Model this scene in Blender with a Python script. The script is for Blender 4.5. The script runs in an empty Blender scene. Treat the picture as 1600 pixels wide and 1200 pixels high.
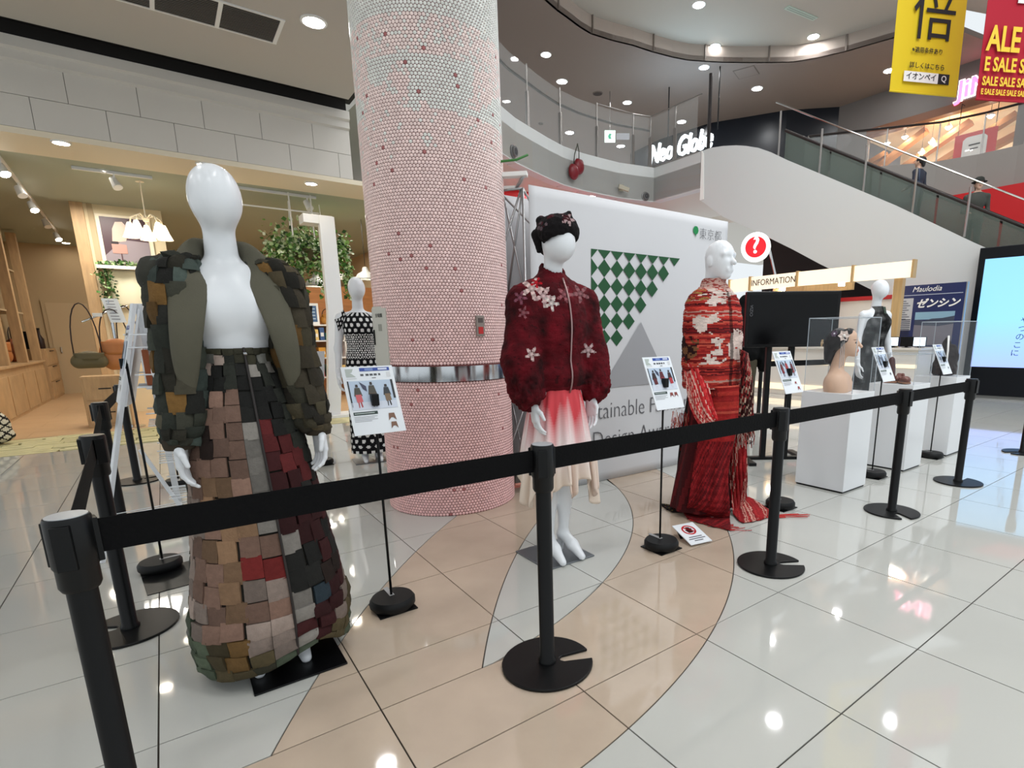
import bpy, math, random
import numpy as np
from math import sin, cos, pi, radians, hypot, atan2
from mathutils import Vector, Matrix
random.seed(7); RNG = np.random.default_rng(11)
sc = bpy.context.scene
COL = sc.collection

# ---------------------------------------------------------------- camera
F, PX, PY = 836.5, 901.4, 702.2           # focal length and principal point, in pixels of the 1600x1200 frame
EYE = np.array([0, 0, 1.22])
_y, _p, _r = radians(37.164), radians(12.0086), radians(0.6066)
FW = np.array([sin(_y)*cos(_p), cos(_y)*cos(_p), -sin(_p)])
_r0 = np.array([cos(_y), -sin(_y), 0]); _d0 = np.cross(FW, _r0)
RT = _r0*cos(_r)+_d0*sin(_r); DN = -_r0*sin(_r)+_d0*cos(_r)
cam = bpy.data.cameras.new('camera'); cam_ob = bpy.data.objects.new('camera', cam); COL.objects.link(cam_ob)
cam.sensor_width = 36; cam.lens = F/1600*36
cam.shift_x = (800-PX)/1600; cam.shift_y = (PY-600)/1600
cam.clip_start = .05; cam.clip_end = 200
_m = Matrix.Identity(4)
for i in range(3):
    _m[i][0] = RT[i]; _m[i][1] = -DN[i]; _m[i][2] = -FW[i]; _m[i][3] = EYE[i]
cam_ob.matrix_world = _m
sc.camera = cam_ob

def ray(x, y): return FW+RT*(x-PX)/F+DN*(y-PY)/F
def G(x, y, z=0.):                          # the point at height z seen at a pixel
    v = ray(x, y); return EYE+v*((z-EYE[2])/v[2])
def atY(x, y, Y): v = ray(x, y); return EYE+v*(Y/v[1])
def atX(x, y, X): v = ray(x, y); return EYE+v*(X/v[0])
def atD(x, y, d): return EYE+ray(x, y)*d
def atPl(x, y, P, n):
    v = ray(x, y); return EYE+v*(np.dot(np.array(P)-EYE, n)/np.dot(v, n))

# ---------------------------------------------------------------- world, exposure
w = bpy.data.worlds.new('world'); sc.world = w; w.use_nodes = True
w.node_tree.nodes['Background'].inputs[0].default_value = (.90, .96, 1, 1)
w.node_tree.nodes['Background'].inputs[1].default_value = .85
sc.view_settings.view_transform = 'Standard'; sc.view_settings.look = 'None'
sc.view_settings.exposure = 0.14; sc.view_settings.gamma = 1; sc.view_settings.use_curve_mapping = False
LAMP = 130.      # radiance of the hall's downlights
SHOP = 1.0

def light(name, loc, power, size, color=(1, 1, 1), rot=(0, 0, 0), shape='DISK', spread=180):
    l = bpy.data.lights.new(name, 'AREA'); l.energy = power; l.size = size; l.shape = shape; l.color = color; l.spread = radians(spread)
    o = bpy.data.objects.new(name, l); o.location = loc; o.rotation_euler = rot; COL.objects.link(o); return o
# unseen area lights added to brighten the hall and the shop interior
light('atrium_skylight', (2.8, -2.0, 9.0), 560, 7, (.95, .98, 1), (radians(22), 0, 0))
light('atrium_skylight', (9.0, 4.0, 9.0), 190, 4, (.97, .98, 1))
for q in ((-.6, 11.0), (-.4, 14.5), (2.8, 10.5), (2.8, 14.0)):
    light('shop_lamp', (q[0], q[1], 3.3), 48*SHOP, .9, (1, .94, .84))

# ---------------------------------------------------------------- helpers
def S(r, g, b):
    f = lambda c: (c/12.92 if c <= .04045 else ((c+.055)/1.055)**2.4)
    return (f(r/255), f(g/255), f(b/255))
MATS = {}
def mat(name, col=(.8, .8, .8), rough=.5, metal=0., spec=.5, emis=None, es=1., trans=0., alpha=1., coat=0., vc=False, noise=None, bump=None, ior=1.45, sheen=0.):
    """noise=(scale, darkest factor, stretch xyz); bump=(scale, strength, stretch xyz)"""
    if name in MATS: return MATS[name]
    m = bpy.data.materials.new(name); m.use_nodes = True; nt = m.node_tree; b = nt.nodes['Principled BSDF']
    I = b.inputs
    I['Base Color'].default_value = (*col, 1); I['Roughness'].default_value = rough; I['Metallic'].default_value = metal
    I['Specular IOR Level'].default_value = spec; I['IOR'].default_value = ior
    I['Transmission Weight'].default_value = trans; I['Alpha'].default_value = alpha; I['Coat Weight'].default_value = coat
    if sheen: I['Sheen Weight'].default_value = sheen
    if emis: I['Emission Color'].default_value = (*emis, 1); I['Emission Strength'].default_value = es
    src = None
    if vc:
        a = nt.nodes.new('ShaderNodeAttribute'); a.attribute_name = 'Col'; src = a.outputs['Color']
        nt.links.new(src, I['Base Color'])
        if vc == 'emit':
            nt.links.new(src, I['Emission Color']); I['Emission Strength'].default_value = es
    def tex(scale, st, detail=5):
        tc = nt.nodes.new('ShaderNodeTexCoord'); mp = nt.nodes.new('ShaderNodeMapping'); mp.inputs['Scale'].default_value = st
        n = nt.nodes.new('ShaderNodeTexNoise'); n.inputs['Scale'].default_value = scale; n.inputs['Detail'].default_value = detail
        nt.links.new(tc.outputs['Object'], mp.inputs[0]); nt.links.new(mp.outputs[0], n.inputs[0]); return n
    if noise:
        n = tex(noise[0], noise[2] if len(noise) > 2 else (1, 1, 1))
        r = nt.nodes.new('ShaderNodeMapRange'); r.inputs[1].default_value = .3; r.inputs[2].default_value = .7; r.inputs[3].default_value = noise[1]; r.inputs[4].default_value = 1
        nt.links.new(n.outputs[0], r.inputs[0])
        mx = nt.nodes.new('ShaderNodeMix'); mx.data_type = 'RGBA'; mx.blend_type = 'MULTIPLY'; mx.inputs[0].default_value = 1
        if src is not None: nt.links.new(src, mx.inputs[6])
        else: mx.inputs[6].default_value = (*col, 1)
        nt.links.new(r.outputs[0], mx.inputs[7]); nt.links.new(mx.outputs[2], I['Base Color'])
    if bump:
        n = tex(bump[0], bump[2] if len(bump) > 2 else (1, 1, 1)); bp = nt.nodes.new('ShaderNodeBump'); bp.inputs['Strength'].default_value = bump[1]; bp.inputs['Distance'].default_value = .01
        nt.links.new(n.outputs[0], bp.inputs['Height']); nt.links.new(bp.outputs[0], I['Normal'])
    MATS[name] = m; return m

def tag(o, label=None, cat=None, group=None, kind=None):
    for k, v in (('label', label), ('category', cat), ('group', group), ('kind', kind)):
        if v: o[k] = v
    return o
def thing(name, label, cat, loc=(0, 0, 0), rz=0., group=None):
    o = bpy.data.objects.new(name, None); o.empty_display_size = .1; COL.objects.link(o); o.location = loc; o.rotation_euler = (0, 0, rz)
    return tag(o, label, cat, group)
def mesh(name, V, Fc, m, parent=None, cols=None, smooth=None, loc=None, rz=0.):
    me = bpy.data.meshes.new(name)
    me.from_pydata([tuple(map(float, v)) for v in V] if not isinstance(V, np.ndarray) else V.tolist(), [], Fc if not isinstance(Fc, np.ndarray) else Fc.tolist())
    if cols is not None:
        a = me.color_attributes.new('Col', 'FLOAT_COLOR', 'CORNER')
        n = np.empty(len(me.polygons), dtype=np.int32); me.polygons.foreach_get('loop_total', n)
        c = np.ones((len(me.polygons), 4), dtype=np.float32); c[:, :3] = np.array(cols, dtype=np.float32)
        a.data.foreach_set('color', np.repeat(c, n, axis=0).ravel())
    if smooth:
        me.shade_smooth()
        if smooth is not True: me.set_sharp_from_angle(angle=radians(smooth))
    me.update()
    o = bpy.data.objects.new(name, me); COL.objects.link(o); me.materials.append(m)
    if parent is not None: o.parent = parent
    if loc is not None: o.location = loc
    if rz: o.rotation_euler = (0, 0, rz)
    return o
def dup(root, loc, rz=0., label=None):
    r = root.copy(); COL.objects.link(r); r.location = loc; r.rotation_euler = (0, 0, rz)
    if label: r['label'] = label
    for ch in list(root.children):
        c = ch.copy(); COL.objects.link(c); c.parent = r
        for g in list(ch.children):
            d = g.copy(); COL.objects.link(d); d.parent = c
    return r
def frame_of(d):
    d = np.array(d, float); d /= np.linalg.norm(d)
    a = np.array([0, 0, 1.]) if abs(d[2]) < .9 else np.array([1., 0, 0])
    u = np.cross(a, d); u /= np.linalg.norm(u); return u, np.cross(d, u)
class MB:
    def __init__(s): s.v = []; s.f = []; s.c = []
    def add(s, V, Fc, c=None):
        k = len(s.v); s.v += [tuple(map(float, v)) for v in V]; s.f += [tuple(int(i)+k for i in f) for f in Fc]; s.c += [c]*len(Fc); return s
    def box(s, c, d, rz=0., col=None, M=None):
        x, y, z = d[0]/2, d[1]/2, d[2]/2
        V = np.array([(i*x, j*y, k*z) for k in (-1, 1) for j in (-1, 1) for i in (-1, 1)])
        if M is not None: V = V@np.array(M).T
        if rz: V = V@np.array([[cos(rz), -sin(rz), 0], [sin(rz), cos(rz), 0], [0, 0, 1]]).T
        return s.add(V+np.array(c), [(0, 2, 3, 1), (4, 5, 7, 6), (0, 1, 5, 4), (2, 6, 7, 3), (0, 4, 6, 2), (1, 3, 7, 5)], col)
    def span(s, a, b, col=None):            # axis-aligned box between two corners
        a, b = np.array(a, float), np.array(b, float); return s.box((a+b)/2, abs(b-a), col=col)
    def bar(s, p, q, w, h, col=None, up=(0, 0, 1)):   # rectangular bar from p to q
        p, q = np.array(p, float), np.array(q, float); d = q-p; L = np.linalg.norm(d); d /= L
        u = np.cross(d, up); n = np.linalg.norm(u); u = u/n if n > 1e-6 else np.array([1., 0, 0]); v = np.cross(u, d)
        M = np.array([d, u, v]).T; return s.box((p+q)/2, (L, w, h), M=M, col=col)
    def tube(s, pts, r, n=8, col=None, cap=True):
        P = [np.array(p, float) for p in pts]; R = r if hasattr(r, '__len__') else [r]*len(P); V = []; u = None
        for i, p in enumerate(P):
            d = P[min(i+1, len(P)-1)]-P[max(i-1, 0)]; d /= np.linalg.norm(d)
            if u is None: u, v = frame_of(d)
            else: u = u-d*(u@d); u /= np.linalg.norm(u); v = np.cross(d, u)
            for k in range(n): a = 2*pi*k/n; V.append(p+R[i]*(cos(a)*u+sin(a)*v))
        Fc = [(i*n+k, i*n+(k+1) % n, (i+1)*n+(k+1) % n, (i+1)*n+k) for i in range(len(P)-1) for k in range(n)]
        if cap: Fc += [tuple(range(n-1, -1, -1)), tuple((len(P)-1)*n+k for k in range(n))]
        return s.add(V, Fc, col)
    def lathe(s, prof, c=(0, 0, 0), n=24, col=None, M=None, cap=True):
        V = [(r*cos(2*pi*k/n), r*sin(2*pi*k/n), z) for r, z in prof for k in range(n)]
        V = np.array(V)
        if M is not None: V = V@np.array(M).T
        Fc = [(i*n+k, i*n+(k+1) % n, (i+1)*n+(k+1) % n, (i+1)*n+k) for i in range(len(prof)-1) for k in range(n)]
        if cap: Fc += [tuple(range(n-1, -1, -1)), tuple((len(prof)-1)*n+k for k in range(n))]
        return s.add(V+np.array(c), Fc, col)
    def ball(s, c, r, n=10, col=None):
        r = r if hasattr(r, '__len__') else (r, r, r)
        V = [(0, 0, -1)]+[(sin(t)*cos(2*pi*k/n), sin(t)*sin(2*pi*k/n), -cos(t)) for t in np.linspace(0, pi, n//2+2)[1:-1] for k in range(n)]+[(0, 0, 1)]
        m = n//2; Fc = [(0, 1+(k+1) % n, 1+k) for k in range(n)]
        Fc += [(1+i*n+k, 1+i*n+(k+1) % n, 1+(i+1)*n+(k+1) % n, 1+(i+1)*n+k) for i in range(m-1) for k in range(n)]
        Fc += [(1+(m-1)*n+k, 1+(m-1)*n+(k+1) % n, 1+m*n) for k in range(n)]
        return s.add(np.array(V)*np.array(r)+np.array(c), Fc, col)
    def prism(s, poly, t, col=None, side=None):         # closed 3-D outline swept by vector t
        P = [np.array(p, float) for p in poly]; n = len(P); t = np.array(t, float)
        nn = sum(np.cross(P[i], P[(i+1) % n]) for i in range(n))
        if nn@t > 0: P = P[::-1]
        V = P+[p+t for p in P]
        s.add(V, [tuple(range(n)), tuple(range(2*n-1, n-1, -1))], col)
        k = len(s.v)-2*n
        for i in range(n): s.f.append((k+(i+1) % n, k+i, k+n+i, k+n+(i+1) % n)); s.c.append(side or col)
        return s
    def quad(s, a, b, c, d, col=None): return s.add([a, b, c, d], [(0, 1, 2, 3)], col)
    def grid(s, fn, nu, nv, col=None, closed=False):
        """fn(u,v) -> point; col may be a function of (u,v)"""
        V = [fn(i/nu, j/nv) for j in range(nv+1) for i in range(nu if closed else nu+1)]
        W = nu if closed else nu+1; k = len(s.v); s.v += [tuple(map(float, p)) for p in V]
        for j in range(nv):
            for i in range(nu):
                i2 = (i+1) % W
                s.f.append((k+j*W+i, k+j*W+i2, k+(j+1)*W+i2, k+(j+1)*W+i)); s.c.append(col((i+.5)/nu, (j+.5)/nv) if callable(col) else col)
        return s
    def build(s, name, m, parent=None, smooth=None, loc=None, rz=0., bevel=0., seg=2):
        cols = [c if c is not None else (.8, .8, .8) for c in s.c] if any(c is not None for c in s.c) else None
        o = mesh(name, s.v, s.f, m, parent, cols, smooth, loc, rz)
        if bevel:
            b = o.modifiers.new('bevel', 'BEVEL'); b.width = bevel; b.segments = seg; b.limit_method = 'ANGLE'; b.angle_limit = radians(40)
        return o
def struct(o, kind='structure'): o['kind'] = kind; return o
def text(name, body, size, o, ux, uy, m, parent=None, ext=.001, align='CENTER', shear=0., off=0., sx=1., sp=1.):
    """flat lettering at point o, running along ux, upright along uy"""
    cu = bpy.data.curves.new(name, 'FONT'); cu.body = body; cu.size = size; cu.align_x = align; cu.align_y = 'CENTER'; cu.extrude = ext
    cu.shear = shear; cu.offset = off; cu.resolution_u = 3; cu.space_character = sp
    ob = bpy.data.objects.new(name, cu); COL.objects.link(ob); cu.materials.append(m)
    ux = Vector(ux).normalized(); uy = Vector(uy); uy = (uy-ux*uy.dot(ux)).normalized(); n = ux.cross(uy)
    M = Matrix.Identity(4)
    for i in range(3): M[i][0] = ux[i]*sx; M[i][1] = uy[i]; M[i][2] = n[i]; M[i][3] = o[i]
    if parent is not None: ob.parent = parent
    ob.matrix_local = M
    return ob
def vnoise(p, s=1., oct=2):
    """cheap smooth value noise on an (N,3) array -> about -1..1"""
    p = np.asarray(p, float)*s; out = np.zeros(len(p)); amp = 1.
    for _ in range(oct):
        i = np.floor(p).astype(np.int64); f = p-i; f = f*f*(3-2*f); r = 0
        for dx in (0, 1):
            for dy in (0, 1):
                for dz in (0, 1):
                    h = ((i[:, 0]+dx)*374761393+(i[:, 1]+dy)*668265263+(i[:, 2]+dz)*2147483647+1013) & 0x7fffffff
                    h = (h ^ (h >> 13))*1274126177 & 0x7fffffff; h = (h ^ (h >> 16))
                    r = r+((h % 20011)/10005.-1)*(f[:, 0] if dx else 1-f[:, 0])*(f[:, 1] if dy else 1-f[:, 1])*(f[:, 2] if dz else 1-f[:, 2])
        out += r*amp; amp *= .5; p = p*2.03+17.3
    return out

# ------------------------------------------------ smooth bodies: blended solids turned into one surface
def sdf_surface(prims, h=.006, k=.03, disp=None):
    """prims: ('c', p, q, r0, r1[, k]) tapered limb; ('e', centre, radii[, k[, rx]]) ellipsoid; a leading '-' carves it away"""
    lo = np.full(3, 9e9); hi = -lo
    for p in prims:
        if p[0][0] == '-': continue
        if p[0] == 'c':
            for q, r in ((p[1], p[3]), (p[2], p[4])): lo = np.minimum(lo, np.array(q)-r); hi = np.maximum(hi, np.array(q)+r)
        else: lo = np.minimum(lo, np.array(p[1])-max(p[2])*1.0); hi = np.maximum(hi, np.array(p[1])+max(p[2])*1.0)
    lo -= 4*h; hi += 4*h; n = np.ceil((hi-lo)/h).astype(int)+1
    D = np.full(n, .25, dtype=np.float32)
    for p in prims:
        neg = p[0][0] == '-'; t = p[0][-1]
        if t == 'c':
            a, b, r0, r1 = np.array(p[1], float), np.array(p[2], float), p[3], p[4]; kk = p[5] if len(p) > 5 else k
            plo, phi = np.minimum(a-r0, b-r1), np.maximum(a+r0, b+r1)
        else:
            a, R = np.array(p[1], float), np.array(p[2], float); kk = p[3] if len(p) > 3 else k; rx = p[4] if len(p) > 4 else 0
            mr = max(R) if rx else R; plo, phi = a-mr, a+mr
        pad = max(kk, .02)+3*h
        i0 = np.maximum(np.floor((plo-pad-lo)/h).astype(int), 0); i1 = np.minimum(np.ceil((phi+pad-lo)/h).astype(int)+1, n)
        if (i1 <= i0).any(): continue
        g = np.meshgrid(*[lo[d]+h*np.arange(i0[d], i1[d]) for d in range(3)], indexing='ij')
        if t == 'c':
            ab = b-a; L2 = ab@ab+1e-12
            s = np.clip(sum((g[d]-a[d])*ab[d] for d in range(3))/L2, 0, 1)
            v = np.sqrt(sum((g[d]-a[d]-s*ab[d])**2 for d in range(3)))-(r0+(r1-r0)*s)
        else:
            q = [g[d]-a[d] for d in range(3)]
            if rx: c_, s_ = cos(rx), sin(rx); q = [q[0], c_*q[1]+s_*q[2], -s_*q[1]+c_*q[2]]
            k0 = np.sqrt(sum((q[d]/R[d])**2 for d in range(3))); k1 = np.sqrt(sum((q[d]/R[d]**2)**2 for d in range(3)))
            v = k0*(k0-1)/np.maximum(k1, 1e-6)
        sl = tuple(slice(i0[d], i1[d]) for d in range(3)); A = D[sl]
        if neg:
            hh = np.maximum(kk-np.abs(A+v), 0)/kk; D[sl] = np.maximum(A, -v)+hh*hh*kk*.25
        else:
            hh = np.maximum(kk-np.abs(A-v), 0)/kk; D[sl] = np.minimum(A, v)-hh*hh*kk*.25
    # surface nets
    ins = D < 0; cs = [(i, j, l) for i in (0, 1) for j in (0, 1) for l in (0, 1)]
    m = n-1; sub = lambda A, c: A[c[0]:c[0]+m[0], c[1]:c[1]+m[1], c[2]:c[2]+m[2]]
    cnt = sum(sub(ins, c).astype(np.int8) for c in cs); act = (cnt > 0) & (cnt < 8)
    idx = np.full(m, -1, dtype=np.int64); ijk = np.argwhere(act); idx[act] = np.arange(len(ijk))
    acc = np.zeros((len(ijk), 3)); num = np.zeros(len(ijk))
    val = {c: D[ijk[:, 0]+c[0], ijk[:, 1]+c[1], ijk[:, 2]+c[2]] for c in cs}
    for c in cs:
        for ax in range(3):
            if c[ax]: continue
            c2 = list(c); c2[ax] = 1; c2 = tuple(c2); a, b = val[c], val[c2]; x = (a < 0) != (b < 0)
            t = np.where(x, a/np.where(x, a-b, 1), 0); pt = np.tile(np.array(c, float), (len(ijk), 1)); pt[:, ax] += t
            acc[x] += pt[x]; num[x] += 1
    V = lo+h*(ijk+acc/num[:, None]); Fs = []
    for ax in range(3):
        o1, o2 = [(1, 2), (2, 0), (0, 1)][ax]
        a = ins; sA = [slice(1, -1)]*3; sA[ax] = slice(0, -1); sB = list(sA); sB[ax] = slice(1, None)
        A, B = ins[tuple(sA)], ins[tuple(sB)]; e = np.argwhere(A != B); fl = A[A != B]
        off = np.ones(3, int); off[ax] = 0; e = e+off
        def cell(d1, d2): q = e.copy(); q[:, o1] += d1; q[:, o2] += d2; return idx[q[:, 0], q[:, 1], q[:, 2]]
        Q = np.stack([cell(-1, -1), cell(0, -1), cell(0, 0), cell(-1, 0)], 1); Q[~fl] = Q[~fl][:, ::-1]; Fs.append(Q)
    Fs = np.concatenate(Fs); Fs = Fs[(Fs >= 0).all(1)]
    if disp is not None:                        # push along the normals
        fn = np.cross(V[Fs[:, 2]]-V[Fs[:, 0]], V[Fs[:, 3]]-V[Fs[:, 1]]); N = np.zeros_like(V)
        for c in range(4): np.add.at(N, Fs[:, c], fn)
        N /= np.linalg.norm(N, axis=1)[:, None]+1e-9; V = V+N*disp(V)[:, None]
    return V, Fs
def join(*VF):
    V = []; Fc = []; k = 0
    for v, f in VF: V.append(v); Fc.append(f+k); k += len(v)
    return np.concatenate(V), np.concatenate(Fc)

WHITE = mat('white_paint', S(232, 231, 227), .55)
BLACK = mat('black_metal', S(7, 8, 9), .4, spec=.3)

# ================================================================ FLOOR
M_GROUT = mat('grout', S(52, 46, 40), .8)
M_TILE = mat('tile_white', S(188, 188, 182), .045, spec=.95, noise=(1.1, .95), bump=(14, .0015))
M_BEIGE = mat('tile_beige', S(190, 172, 153), .05, spec=.95, noise=(5, .9), bump=(14, .0015))
fl = MB(); fl.span((-7, -4, -.12), (15, 8.25, -.0045)); floor = struct(fl.build('floor', M_GROUT))
CO, RO = (.425, 4.202), 3.174; CI, RI = (.347, 4.337), 2.727; CL, RL = (5.694, -1.467), 5.8075; CE, RE = (5.576, -1.432), 6.291
circ = lambda c, r: (lambda x, y: hypot(x-c[0], y-c[1])-r)
def split(poly, f):
    """cut a polygon by the line f=0; each side keeps the curve between its two crossings"""
    P = []
    for a, b in zip(poly, poly[1:]+poly[:1]):
        n = max(1, int(hypot(b[0]-a[0], b[1]-a[1])/.05))
        P += [(a[0]+(b[0]-a[0])*i/n, a[1]+(b[1]-a[1])*i/n, i == 0) for i in range(n)]
    s = [f(p[0], p[1]) for p in P]
    if min(s) > -.004 or max(s) < .004: return ([], poly) if max(s) > -min(s) else (poly, [])
    out = {1: [], -1: []}; N = len(P); cr = []
    seq = []
    for i in range(N):
        j = (i+1) % N; seq.append((P[i], 1 if s[i] >= 0 else -1, False))
        if (s[i] >= 0) != (s[j] >= 0):
            t = s[i]/(s[i]-s[j]); c = (P[i][0]+(P[j][0]-P[i][0])*t, P[i][1]+(P[j][1]-P[i][1])*t, True); seq.append((c, 0, True)); cr.append(c)
    if len(cr) != 2: return ([], poly) if sum(s) > 0 else (poly, [])
    arc = []
    for i in range(1, 12):
        x = cr[0][0]+(cr[1][0]-cr[0][0])*i/12; y = cr[0][1]+(cr[1][1]-cr[0][1])*i/12
        for _ in range(3):
            v = f(x, y); gx = (f(x+1e-4, y)-v)/1e-4; gy = (f(x, y+1e-4)-v)/1e-4; g2 = gx*gx+gy*gy; x -= v*gx/g2; y -= v*gy/g2
        arc.append((x, y))
    ks = [i for i, q in enumerate(seq) if q[2]]
    A = [q[0] for q in seq[ks[0]:ks[1]+1]]; B = [q[0] for q in seq[ks[1]:]+seq[:ks[0]+1]]
    sa = seq[ks[0]+1][1]
    clean = lambda L: [(p[0], p[1]) for p in L if p[2]]
    a = clean(A)+arc[::-1]; b = clean(B)+arc
    return (b, a) if sa > 0 else (a, b)
def area(p): return .5*sum(a[0]*b[1]-b[0]*a[1] for a, b in zip(p, p[1:]+p[:1]))
def inset(p, d):
    out = []; n = len(p)
    for i in range(n):
        a, b, c = p[i-1], p[i], p[(i+1) % n]
        e1 = (b[0]-a[0], b[1]-a[1]); e2 = (c[0]-b[0], c[1]-b[1]); l1 = hypot(*e1)+1e-9; l2 = hypot(*e2)+1e-9
        n1 = (-e1[1]/l1, e1[0]/l1); n2 = (-e2[1]/l2, e2[0]/l2); k = max(.35, 1+n1[0]*n2[0]+n1[1]*n2[1])
        out.append((b[0]+d*(n1[0]+n2[0])/k, b[1]+d*(n1[1]+n2[1])/k))
    return out
TX, TY = .594, .6085; pieces = []
for i in range(-14, 23):
    for j in range(-8, 13):
        x0, y0 = 1.609+TX*i, .704+TY*j
        if y0+.01 > 8.25: continue
        c = [(x0, y0), (x0+TX, y0), (x0+TX, min(y0+TY, 8.25)), (x0, min(y0+TY, 8.25))]
        inn, o = split(c, circ(CO, RO))
        if o: pieces.append((o, 0))
        if not inn: continue
        up_ = inn
        if x0 < .9:
            lo_, up_ = split(inn, lambda x, y: y-1.656)
            if lo_: pieces.append((lo_, 1))
        if not up_: continue
        a, b = split(up_, circ(CE, RE))
        if b: pieces.append((b, 0))
        if not a: continue
        a, b = split(a, circ(CL, RL))
        if b: pieces.append((b, 1))
        if not a: continue
        a, b = split(a, circ(CI, RI))
        if a: pieces.append((a, 0))
        if b: pieces.append((b, 1))
def rank(p):
    c = np.array([sum(q[0] for q in p)/len(p), sum(q[1] for q in p)/len(p), 0])-EYE; d = c@FW
    if d < .25 or abs(c@RT/d*F+PX-800) > 1150 or abs(c@DN/d*F+PY-600) > 1000: return 99+np.linalg.norm(c)
    return np.linalg.norm(c)-abs(area(p))
pieces = [(p if area(p) > 0 else p[::-1], k) for p, k in pieces if abs(area(p)) > 2e-4]; pieces.sort(key=lambda q: rank(q[0]))
rest = (MB(), MB()); shared = {}
for q, (p, k) in enumerate(pieces):
    c = (sum(v[0] for v in p)/len(p), sum(v[1] for v in p)/len(p))
    p2 = inset([(v[0]-c[0], v[1]-c[1]) for v in p], .0026); n = len(p2)
    V = [(*v, 0) for v in p2]+[(*v, -.006) for v in p2]; Fc = [tuple(range(n))]+[(i, n+i, n+(i+1) % n, (i+1) % n) for i in range(n)]
    if q < 300:
        key = (k, n == 4 and abs(area(p)-TX*TY) < 1e-4)
        if key[1] and key in shared:
            o = bpy.data.objects.new('tile', shared[key]); COL.objects.link(o); o.parent = floor; o.location = (*c, 0)
        else:
            o = mesh('tile', V, Fc, M_BEIGE if k else M_TILE, floor, loc=(*c, 0))
            if key[1]: shared[key] = o.data
    else: rest[k].add([(v[0]+c[0], v[1]+c[1], v[2]) for v in V], Fc)
for k in (0, 1):
    if rest[k].v: rest[k].build('far_tiling', (M_TILE, M_BEIGE)[k], floor)['kind'] = 'stuff'

# ================================================================ MOSAIC COLUMN
CX, CY, CR = 1.657, 3.781, .468
cb = MB(); cb.lathe([(CR, 0), (CR, 9.2)], (CX, CY, 0), 96)
column = struct(cb.build('column', mat('mosaic_grout', S(112, 62, 60), .8), smooth=40)); tag(column, 'round pink mosaic column with a polished steel band')
p_ = .0222; nA = int(round(2*pi*CR/p_)); nR = int(6.4/(p_*.866)); face = atan2(-CY, -CX)
z_, t_ = np.meshgrid(np.arange(nR), np.arange(nA), indexing='ij'); z_ = z_.ravel(); t_ = t_.ravel()
th = (t_+.5*(z_ % 2))*2*pi/nA; zz = .011+z_*p_*.866
keep = (np.abs((th-face+pi) % (2*pi)-pi) < radians(125)) & ~((zz > .925) & (zz < 1.035)); th, zz = th[keep], zz[keep]
N = len(th); jit = RNG.random(N)
pk = np.array(S(246, 198, 196)); pale = np.array(S(246, 226, 220)); wh = np.array(S(236, 236, 230)); dk = np.array(S(176, 108, 108))
tt = np.clip((zz-.3)/2.6, 0, 1)[:, None]; c = pk*(1-tt)+pale*tt
nz = vnoise(np.c_[np.cos(th)*CR, np.sin(th)*CR, zz], 5, 2)
hi_ = ((zz > 3.05) | (jit < np.clip((zz-2.2)/1.6, 0, .6)*.6) | ((zz > 2.55) & (zz < 2.85) & (nz > .15)))
c = np.where(hi_[:, None], wh*.97, c); c = np.where(((jit > .993) & (zz < 3.0))[:, None], dk, c)
c = c*(.9+.16*RNG.random(N))[:, None]
K = 8; a_ = 2*pi*(np.arange(K)+.5)/K; rr = p_*.484
Vt = np.zeros((N, 2*K, 3))
for q, (rad, dep) in enumerate(((rr*.86, .0042), (rr, 0.001))):
    for k in range(K):
        tk = th+rad*cos(a_[k])/CR; R_ = CR+dep
        Vt[:, q*K+k] = np.stack([CX+R_*np.cos(tk), CY+R_*np.sin(tk), zz+rad*sin(a_[k])], 1)
base = (np.arange(N)*2*K)[:, None]
me = bpy.data.meshes.new('mosaic'); nf = N*(K+1)
me.vertices.add(N*2*K); me.vertices.foreach_set('co', Vt.ravel())
loops = np.concatenate([base+np.arange(K)]+[base+np.array([k, K+k, K+(k+1) % K, (k+1) % K]) for k in range(K)], axis=1).ravel()
tot = np.tile(np.array([K]+[4]*K), N); st = np.concatenate([[0], np.cumsum(tot)[:-1]])
me.loops.add(len(loops)); me.loops.foreach_set('vertex_index', loops.astype(np.int32))
me.polygons.add(nf); me.polygons.foreach_set('loop_start', st.astype(np.int32)); me.update(calc_edges=True); me.validate()
at = me.color_attributes.new('Col', 'FLOAT_COLOR', 'CORNER'); cc = np.ones((N, 4), np.float32); cc[:, :3] = c
at.data.foreach_set('color', np.repeat(cc, K+4*K, axis=0).ravel())
o = bpy.data.objects.new('mosaic', me); COL.objects.link(o); o.parent = column; o['kind'] = 'stuff'; me.materials.append(mat('mosaic_tile', rough=.22, vc=True))
M_STEEL = mat('polished_steel', S(205, 208, 210), .12, 1.)
b = MB(); b.lathe([(CR, .93), (CR+.012, .93), (CR+.012, 1.03), (CR, 1.03)], (CX, CY, 0), 96); b.build('steel_band', M_STEEL, column, 40)
# small fire notice and grey service panel on the column
def on_col(px, py, R):
    v = ray(px, py); a = v[0]**2+v[1]**2; b_ = -2*(v[0]*CX+v[1]*CY); c_ = CX**2+CY**2-R*R; t = (-b_-math.sqrt(b_*b_-4*a*c_))/(2*a); return EYE+v*t
q = on_col(750, 509, CR+.01); ang = atan2(q[1]-CY, q[0]-CX)
t = thing('wall_switch', 'small grey call plate with a red patch on the mosaic column', 'switch', tuple(q), ang+pi/2)
b = MB(); b.box((0, 0, 0), (.062, .016, .135)); b.build('plate', mat('plate_grey', S(150, 140, 132), .4, .6), t, bevel=.003)
b = MB(); b.box((0, -.009, -.03), (.036, .005, .045)); b.build('red_patch', mat('patch_red', S(190, 40, 40), .4), t)
b = MB(); b.box((0, -.009, .035), (.036, .004, .03)); b.build('dark_window', mat('patch_dark', S(84, 74, 70), .3), t)
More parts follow.
